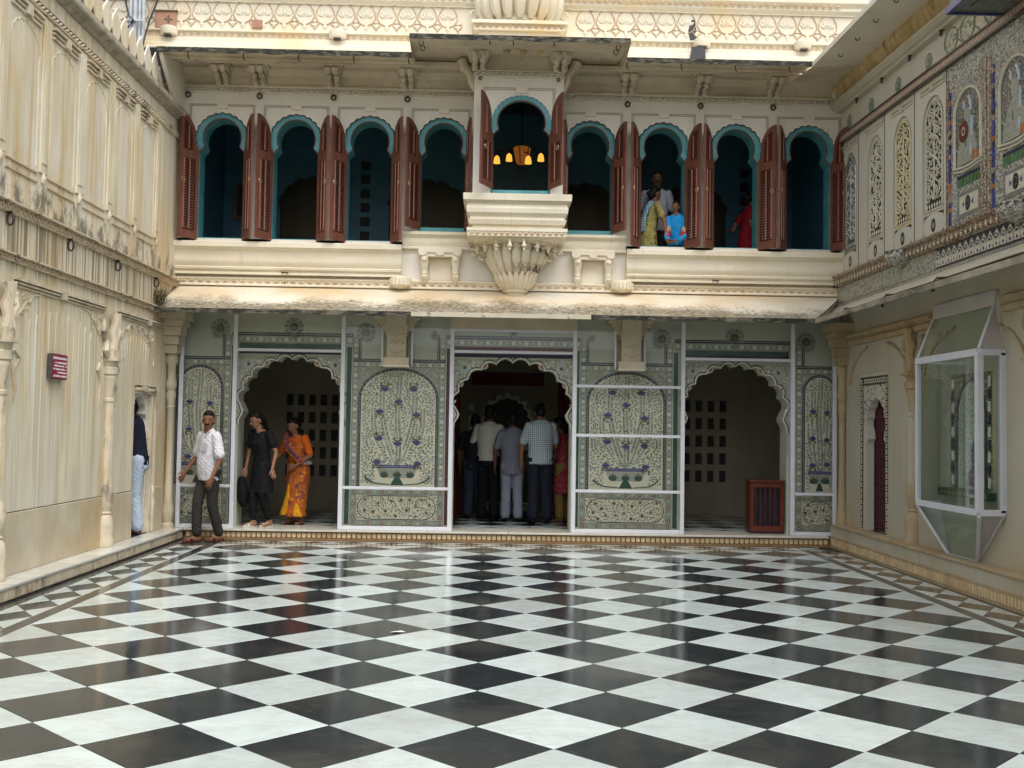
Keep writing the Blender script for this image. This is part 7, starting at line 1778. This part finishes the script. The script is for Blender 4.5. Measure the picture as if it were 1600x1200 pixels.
g.head(g.W(.015, 0, 1.455), 'tail', True)
g.loft('kameez', [(.0, 0, .50, .15, .20, False), (0, 0, .68, .14, .19, False), (0, 0, .86, .128, .172, False), (.005, 0, .98, .105, .14), (.02, 0, 1.12, .11, .145), (.03, 0, 1.24, .125, .15), (.0, 0, 1.36, .09, .155), (-.01, 0, 1.415, .065, .12)], 24, .06, 7)
sleeve(g, 'kameez', shL, eL, .62, .072, .062); sleeve(g, 'kameez', shR, eR, .62, .072, .062)
for a, b, c in zip(hip, kn, an): g.cap('trousers', a, b, .09, .075); g.cap('trousers', b, c + (b - c) * .12, .075, .052)
g.foot('body', an[0], -5); g.foot('body', an[1], 10)
b_ = wR_ + Vector((-.02, 0, -.10)); g.loft('dupatta', [(.20, .22, .74, .03, .04, False), (.17, .24, .62, .07, .08, False), (.15, .24, .48, .085, .10, False), (.14, .23, .36, .07, .08, False), (.14, .22, .28, .03, .04, False)], 16, .15, 5)
for qi, q in enumerate((an[0], an[1])):
    c = Vector((q.x, q.y, .142)); h_ = g.F; g.cap('sandal#%d' % qi, c - h_ * .05 + Vector((0, 0, .008)), c + h_ * .15 + Vector((0, 0, .008)), .026, .030, 10); g.cap('sandal#%d' % qi, c + h_ * .06 - g.Rt * .034 + Vector((0, 0, .05)), c + h_ * .11 + g.Rt * .034 + Vector((0, 0, .042)), .010, .010, 8)
g.done('dark haired woman in black sequinned tunic and trousers stepping out of the left arch', {'body': 'skin_tan', 'kameez': 'cloth_black', 'trousers': 'trouser_black', 'dupatta': 'cloth_black', 'sandal': 'shirt_cream'}, None, .0065)

# --- woman in an orange saree behind her
g = Fig(-2.70, 15.50, .142, 1.53, 212, 8, 214, 20, True)
torso_skin(g)
hip = g.P(0, -.085, .90), g.P(0, .085, .90); kn = g.P(.05, -.08, .49), g.P(.07, .08, .49); an = g.P(.0, -.08, .09), g.P(.04, .10, .09)
for a, b, c in zip(hip, kn, an): g.cap('body', a, b, .07, .05); g.cap('body', b, c, .045, .034)
shL, shR = g.W(0, -.175, 1.385), g.W(0, .175, 1.385)
eL, wL = g.P(.05, -.28, 1.10), g.P(.22, -.10, .92); eR, wR_ = g.P(.08, .29, 1.13), g.P(.22, .36, .98)
ar_ = (.050, .042, .038, .025); g.arm('body', shL, eL, wL, r=ar_); g.arm('body', shR, eR, wR_, r=ar_)
g.hand('body', wL, g.Rt + g.F * .25 - Vector((0, 0, .3)), Vector((0, 0, 1)), 1); g.hand('body', wR_, g.F * .5 + g.Rt * .5 - Vector((0, 0, .5)), g.F, 1)
g.head(g.W(.015, 0, 1.45), 'bun', True)
g.loft('blouse', [(.0, 0, 1.05, .125, .155), (.02, 0, 1.2, .135, .165), (0, 0, 1.34, .10, .168), (-.01, 0, 1.41, .07, .13)], 20)
sleeve(g, 'blouse', shL, eL, .86, .074, .062); sleeve(g, 'blouse', shR, eR, .86, .074, .062)
g.loft('saree', [(.06, 0, .13, .17, .185, False), (.05, 0, .30, .155, .18, False), (.03, 0, .5, .15, .185, False), (.01, 0, .72, .16, .195, False), (0, 0, .88, .155, .19, False), (.01, 0, 1.0, .14, .17), (.02, 0, 1.08, .13, .158)], 36, .07, 8)
d_ = [(.12, -.16, 1.02), (.155, -.06, 1.12), (.16, .04, 1.22), (.11, .12, 1.34), (.02, .16, 1.425), (-.08, .15, 1.36), (-.14, .10, 1.2), (-.15, .06, .95)]
for a, b in zip(d_, d_[1:]): g.cap('saree', g.W(*a), g.W(*b), .055, .055)
g.loft('saree', [(.008, 0, 1.04, .135, .165), (.022, -.012, 1.14, .142, .170), (.022, -.02, 1.24, .140, .168), (.01, -.03, 1.32, .118, .14)], 24)
for a, b in zip(d_[:5], d_[1:5]): g.cap('saree_border', g.W(a[0] + .03, a[1] - .03, a[2] + .03), g.W(b[0] + .03, b[1] - .03, b[2] + .025), .032, .032)
g.loft('saree_fold', [(.16, .04, .66, .02, .02, False), (.17, .05, .48, .03, .045, False), (.175, .07, .32, .04, .075, False), (.18, .09, .20, .05, .10, False), (.18, .10, .15, .05, .11, False)], 18, .25, 5); g.loft('saree_fold', [(.15, -.10, .34, .03, .03, False), (.15, -.11, .22, .05, .07, False), (.15, -.12, .14, .055, .09, False)], 16, .2, 5)
g.cap('waist_band', g.P(.10, -.16, .99), g.P(-.05, -.19, .98), .035, .03)
g.foot('body', an[0], -10); g.foot('body', an[1], 20)
g.done('older woman in a patterned orange and yellow saree looking down inside the left arch', {'body': 'skin_brown', 'blouse': 'blouse_orange', 'saree': 'saree_orange', 'saree_border': 'saree_border', 'saree_fold': 'saree_yellow', 'waist_band': 'shirt_cream'}, None, .0065)

# --- man going through the side doorway
g = Fig(-4.44, 13.82, .142, 1.74, 268, 8, 268, 16)
torso_skin(g)
hip = g.P(0, -.085, .92), g.P(0, .085, .92); kn = g.P(.02, -.08, .49), g.P(.10, .08, .50); an = g.P(-.02, -.08, .09), g.P(.08, .08, .09)
for a, b, c in zip(hip, kn, an): g.cap('body', a, b, .07, .05); g.cap('body', b, c, .045, .035)
shL, shR = g.W(0, -.175, 1.39), g.W(0, .175, 1.39); eL, wL = g.P(.06, -.20, 1.10), g.P(.24, -.17, .98); eR, wR_ = g.P(.06, .20, 1.10), g.P(.24, .16, .98)
g.arm('body', shL, eL, wL); g.arm('body', shR, eR, wR_); g.hand('body', wL, g.F, Vector((0, 0, 1)), 1); g.hand('body', wR_, g.F, Vector((0, 0, 1)), 1)
g.head(g.W(.02, 0, 1.455), 'short', True)
shirt(g, 'shirt', 1.0, .86); g.cap('shirt', shL, eL, .068, .056); g.cap('shirt', eL, wL, .056, .042); g.cap('shirt', shR, eR, .068, .056); g.cap('shirt', eR, wR_, .056, .042)
trousers(g, 'jeans', hip[0], hip[1], kn, an, (.103, .080, .088)); g.foot('shoe#0', an[0], 0); g.foot('shoe#1', an[1], 0)
g.loft('belt', [(0, 0, .925, .128, .168), (0, 0, .955, .128, .168)], 20)
g.done('man in a dark shirt and pale jeans entering the small doorway in the left wall', {'body': 'skin_dark', 'shirt': 'shirt_navy', 'jeans': 'jeans_pale', 'shoe': 'sandal_brown', 'belt': 'trouser_black'}, None, .008)

# --- visitors seen from behind in the middle arch
def backview(x, y, H, hd, label, ms, w=1., lean=2, nod=8, hem=.80, sl=.78, legs='trousers', arms=((.02, .26, 1.10, .08, .25, .86), (.02, .26, 1.10, .08, .25, .86)), hair='short', fem=False, skin='skin_dark', kurta=False):
    g = Fig(x, y, .142, H, hd, lean, None, nod, fem); torso_skin(g)
    hip = g.P(0, -.09, .90), g.P(0, .09, .90); kn = g.P(.02, -.09, .49), g.P(.03, .09, .49); an = g.P(0, -.10, .09), g.P(.0, .10, .09)
    for a, b, c in zip(hip, kn, an): g.cap('body', a, b, .07, .05); g.cap('body', b, c, .045, .035)
    for t, A_ in ((-1, arms[0]), (1, arms[1])):
        sh = g.W(0, t * SH * (.9 if fem else 1), 1.39); e_, w_ = g.P(A_[0], t * A_[1], A_[2]), g.P(A_[3], t * A_[4], A_[5])
        g.arm('body', sh, e_, w_); g.hand('body', w_, (w_ - e_) + g.F * .05, g.F, 1); sleeve(g, 'shirt', sh, e_, sl)
    g.head(g.W(.01, 0, 1.455), hair, fem)
    if kurta: g.loft('shirt', [(0, 0, .46, .16, .20, False), (0, 0, .7, .145, .19, False), (0, 0, .9, .13, .17, False), (.01, 0, 1.05, .11, .14), (.02, 0, 1.22, .125, .155), (-.0, 0, 1.36, .09, .16), (-.01, 0, 1.42, .06, .11)], 22, .06, 7)
    else: shirt(g, 'shirt', w, hem)
    trousers(g, 'trousers', hip[0], hip[1], kn, an, (.10, .08, .078)); g.foot('shoe#0' if not fem else 'body', an[0], -8); g.foot('shoe#1' if not fem else 'body', an[1], 8)
    return g.done(label, dict({'body': skin, 'shoe': 'trouser_black'}, **ms), 'visitors inside the middle arch', .0095, 3)
backview(-.20, 16.75, 1.62, 10, 'shadowed visitor in dark shirt and blue jeans, leftmost inside the middle arch', {'shirt': 'shirt_dark', 'trousers': 'jeans_blue'})
backview(.02, 16.62, 1.76, 15, 'visitor in loose cream shirt and black trousers seen from behind in the middle arch', {'shirt': 'shirt_cream', 'trousers': 'trouser_black'}, 1.04, hem=.88)
backview(.385, 16.35, 1.66, 0, 'visitor in grey shirt and lighter grey trousers, back turned, in middle arch', {'shirt': 'suit_grey', 'trousers': 'suit_grey_light'}, 1.08, hem=.74, arms=((.02, .27, 1.10, .06, .27, .86), (.02, .25, 1.1, .10, .22, .87)))
backview(.80, 16.08, 1.80, -4, 'tall visitor in a pale checked shirt and dark trousers, back turned, in middle arch', {'shirt': 'shirt_check', 'trousers': 'trouser_navy'}, 1.06, hem=.84, nod=25, arms=((-.02, .27, 1.09, -.0, .28, .84), (.06, .22, 1.1, .18, .12, .95)), skin='skin_brown')
backview(1.16, 16.45, 1.60, -62, 'woman in rose red tunic and mustard trousers, right edge of the middle arch', {'shirt': 'kurta_rose', 'trousers': 'salwar_mustard'}, hair='bun', fem=True, kurta=True, nod=15, skin='skin_brown', arms=((.05, .2, 1.1, .12, .22, .88), (.02, .24, 1.1, .10, .22, .86)))

# --- family at the upper windows
UF = 3.66
g = Fig(2.42, 15.60, UF, 1.69, 184, 5, 184, 8); torso_skin(g)
shL, shR = g.W(0, -SH, 1.39), g.W(0, SH, 1.39); eL, wL = g.P(.0, -.26, 1.1), g.P(.10, -.25, .86); eR, wR_ = g.P(0, .26, 1.1), g.P(.1, .25, .86)
for t in (-1, 1): g.cap('body', g.P(0, t * .09, .9), g.P(0, t * .09, .5), .075, .055); g.cap('body', g.P(0, t * .09, .5), g.P(0, t * .09, .09), .05, .035); g.foot('body', g.P(0, t * .09, .09), 0)
g.arm('body', shL, eL, wL); g.arm('body', shR, eR, wR_); g.hand('body', wL, g.F * .1 - Vector((0, 0, 1)), g.F, 1); g.hand('body', wR_, g.F * .1 - Vector((0, 0, 1)), g.F, 1)
g.head(g.W(.03, 0, 1.455), 'short', True, 'body', True); shirt(g, 'shirt', 1.02, .82); sleeve(g, 'shirt', shL, eL, .8); sleeve(g, 'shirt', shR, eR, .8)
g.loft('collar', [(0, 0, 1.425, .075, .09), (0, 0, 1.475, .062, .068)], 16); trousers(g, 'trousers', g.P(0, -.09, .9), g.P(0, .09, .9), (g.P(0, -.09, .5), g.P(0, .09, .5)), (g.P(0, -.09, .09), g.P(0, .09, .09)))
g.done('moustached man in a pale grey shirt behind the woman and boy upstairs', {'body': 'skin_dark', 'shirt': 'shirt_grey', 'collar': 'shirt_dark', 'trousers': 'trouser_charcoal'}, 'people at the upper windows', .0075)

g = Fig(2.26, 15.36, UF, 1.44, 70, 10, 66, 10, True); torso_skin(g)
for t in (-1, 1): g.cap('body', g.P(0, t * .09, .9), g.P(0, t * .09, .5), .075, .055); g.cap('body', g.P(0, t * .09, .5), g.P(0, t * .09, .09), .05, .035); g.foot('body', g.P(0, t * .09, .09), 0)
shL, shR = g.W(0, -.175, 1.385), g.W(0, .175, 1.385); eR = g.P(.22, .24, 1.04); wR_ = Vector((2.50, 15.05, 4.27)); eL, wL = g.P(.1, -.26, 1.1), g.P(.26, -.2, .95)
eR = (shR + wR_) / 2 + Vector((.03, -.02, .0)); ar_ = (.050, .042, .038, .026); g.arm('body', shR, eR, wR_, r=ar_); g.arm('body', shL, eL, wL, r=ar_)
g.hand('body', wR_, Vector((.6, -.5, -.25)), Vector((.4, .6, 0)), 1); g.hand('body', wL, g.F, g.Rt, -1)
g.head(g.W(.02, 0, 1.45), 'bun', True)
g.loft('kurta', [(0, 0, .40, .18, .21, False), (0, 0, .7, .165, .20, False), (0, 0, .9, .155, .19, False), (.01, 0, 1.05, .135, .165), (.02, 0, 1.22, .14, .17), (0, 0, 1.35, .10, .165), (-.01, 0, 1.415, .065, .12)], 22, .05, 6)
sleeve(g, 'kurta', shR, eR, .72, .066, .066); sleeve(g, 'kurta', shL, eL, .72, .066, .066)
g.loft('dupatta', [(-.15, .06, .88, .035, .085, False), (-.15, .07, 1.0, .035, .085), (-.145, .08, 1.15, .035, .08), (-.11, .09, 1.30, .04, .075), (-.04, .09, 1.41, .06, .06), (.05, .08, 1.40, .05, .06)], 16, .1, 5)
g.done('woman in olive tunic with blue checked scarf leaning on the upper sill', {'body': 'skin_brown', 'kurta': 'kurta_olive', 'dupatta': 'dupatta_check'}, 'people at the upper windows', .0075)

g = Fig(2.66, 15.20, UF, 1.17, 205, 8, 198, 6); torso_skin(g)
for t in (-1, 1): g.cap('body', g.P(0, t * .09, .9), g.P(0, t * .09, .5), .075, .055); g.cap('body', g.P(0, t * .09, .5), g.P(0, t * .09, .09), .05, .035); g.foot('body', g.P(0, t * .09, .09), 0)
shL, shR = g.W(0, -SH, 1.39), g.W(0, SH, 1.39); wL, wR_ = Vector((2.60, 15.03, 4.225)), Vector((2.50, 15.03, 4.225)); eL = Vector((2.74, 15.00, 4.30)); eR = Vector((2.50, 15.08, 4.33))
g.arm('body', shL, eL, wL); g.arm('body', shR, eR, wR_); g.hand('body', wL, Vector((-1, -.2, -.1)), Vector((0, 1, 0)), 1); g.hand('body', wR_, Vector((.5, -1, -.1)), Vector((1, 0, 0)), -1)
g.head(g.W(.01, 0, 1.46), 'short', True); shirt(g, 'shirt', 1.06, .78)
for qi, (s_, e_, w_) in enumerate(((shL, eL, wL), (shR, eR, wR_))):
    g.cap('shirt', s_ + (e_ - s_) * .1, e_, .062, .060); a, b = s_ + (e_ - s_) * .62, s_ + (e_ - s_) * .95; g.cap('sleeve_band#%d' % qi, a, a + (b - a) * .5, .074, .072); g.cap('sleeve_cuff#%d' % qi, a + (b - a) * .55, e_ + (w_ - e_) * .25, .070, .060); g.cap('shirt', e_, e_ + (w_ - e_) * .5, .064, .056)
trousers(g, 'trousers', g.P(0, -.09, .9), g.P(0, .09, .9), (g.P(0, -.09, .5), g.P(0, .09, .5)), (g.P(0, -.09, .09), g.P(0, .09, .09)))
g.done('boy in bright blue shirt with red banded sleeves leaning on the window sill', {'body': 'skin_brown', 'shirt': 'shirt_cyan', 'sleeve_band': 'band_sand', 'sleeve_cuff': 'band_red', 'trousers': 'trouser_charcoal'}, 'people at the upper windows', .0065)

g = Fig(3.80, 15.75, UF, 1.50, 84, 6, 84, 10, True); torso_skin(g)
for t in (-1, 1): g.cap('body', g.P(0, t * .09, .9), g.P(0, t * .09, .5), .075, .055); g.cap('body', g.P(0, t * .09, .5), g.P(0, t * .09, .09), .05, .035); g.foot('body', g.P(0, t * .09, .09), 0)
shL, shR = g.W(0, -.175, 1.385), g.W(0, .175, 1.385); eR, wR_ = g.P(-.02, .24, 1.10), g.P(.07, .24, .87); eL, wL = g.P(-.12, -.22, 1.14), g.P(-.22, -.1, 1.0)
ar_ = (.045, .038, .035, .024); g.arm('body', shR, eR, wR_, r=ar_); g.arm('body', shL, eL, wL, r=ar_); g.hand('body', wR_, g.F * .2 - Vector((0, 0, 1)), g.F, 1); g.hand('body', wL, -g.F, g.Rt, 1)
g.head(g.W(.02, 0, 1.45), 'bun', True); g.loft('kurta', [(0, 0, .40, .17, .20, False), (0, 0, .7, .16, .19, False), (0, 0, .9, .145, .18, False), (.01, 0, 1.05, .12, .155), (.02, 0, 1.22, .13, .16), (0, 0, 1.35, .10, .165), (-.01, 0, 1.415, .065, .12)], 22, .05, 6)
sleeve(g, 'kurta', shR, eR, .75, .064, .064); sleeve(g, 'kurta', shL, eL, .75, .064, .064)
g.done('woman in a dark red dress turned aside inside the upper window right of the family', {'body': 'skin_brown', 'kurta': 'kurta_red'}, 'people at the upper windows', .009)

# bake the figures' surfaces
dg = bpy.context.evaluated_depsgraph_get()
for o in BAKE:
    me = bpy.data.meshes.new_from_object(o.evaluated_get(dg)); old = o.data; o.modifiers.clear(); o.data = me
    me.polygons.foreach_set('use_smooth', [True] * len(me.polygons))
    if not any(o.name.startswith(p) for p in ('body', 'hair', 'sandal', 'shoe', 'belt')):      # folds and creases of the cloth
        nv = len(me.vertices); co = np.empty(nv * 3); no = np.empty(nv * 3); me.vertices.foreach_get('co', co); me.vertices.foreach_get('normal', no)
        co = co.reshape(-1, 3); no = no.reshape(-1, 3); s0 = len(o.name) * 1.7 + WL[o.name].x * 9
        a_ = np.sin(co @ np.array((31., 17., 26.)) + s0 + 2.2 * np.sin(co @ np.array((9., -14., 17.)) + s0)); b_ = np.sin(co @ np.array((-44., 38., 21.)) + 1.7 * s0 + 2.6 * np.sin(co @ np.array((-12., 19., -11.))))
        c_ = np.sin(co @ np.array((23., 29., -58.)) + s0 * .6 + 2 * np.sin(co @ np.array((16., 7., 13.)) + s0))
        me.vertices.foreach_set('co', (co + no * .6 * (.0042 * (1 - np.abs(a_)) ** 2 * 2 + .003 * b_ + .0035 * (1 - np.abs(c_)) ** 2 - .003)[:, None]).ravel())
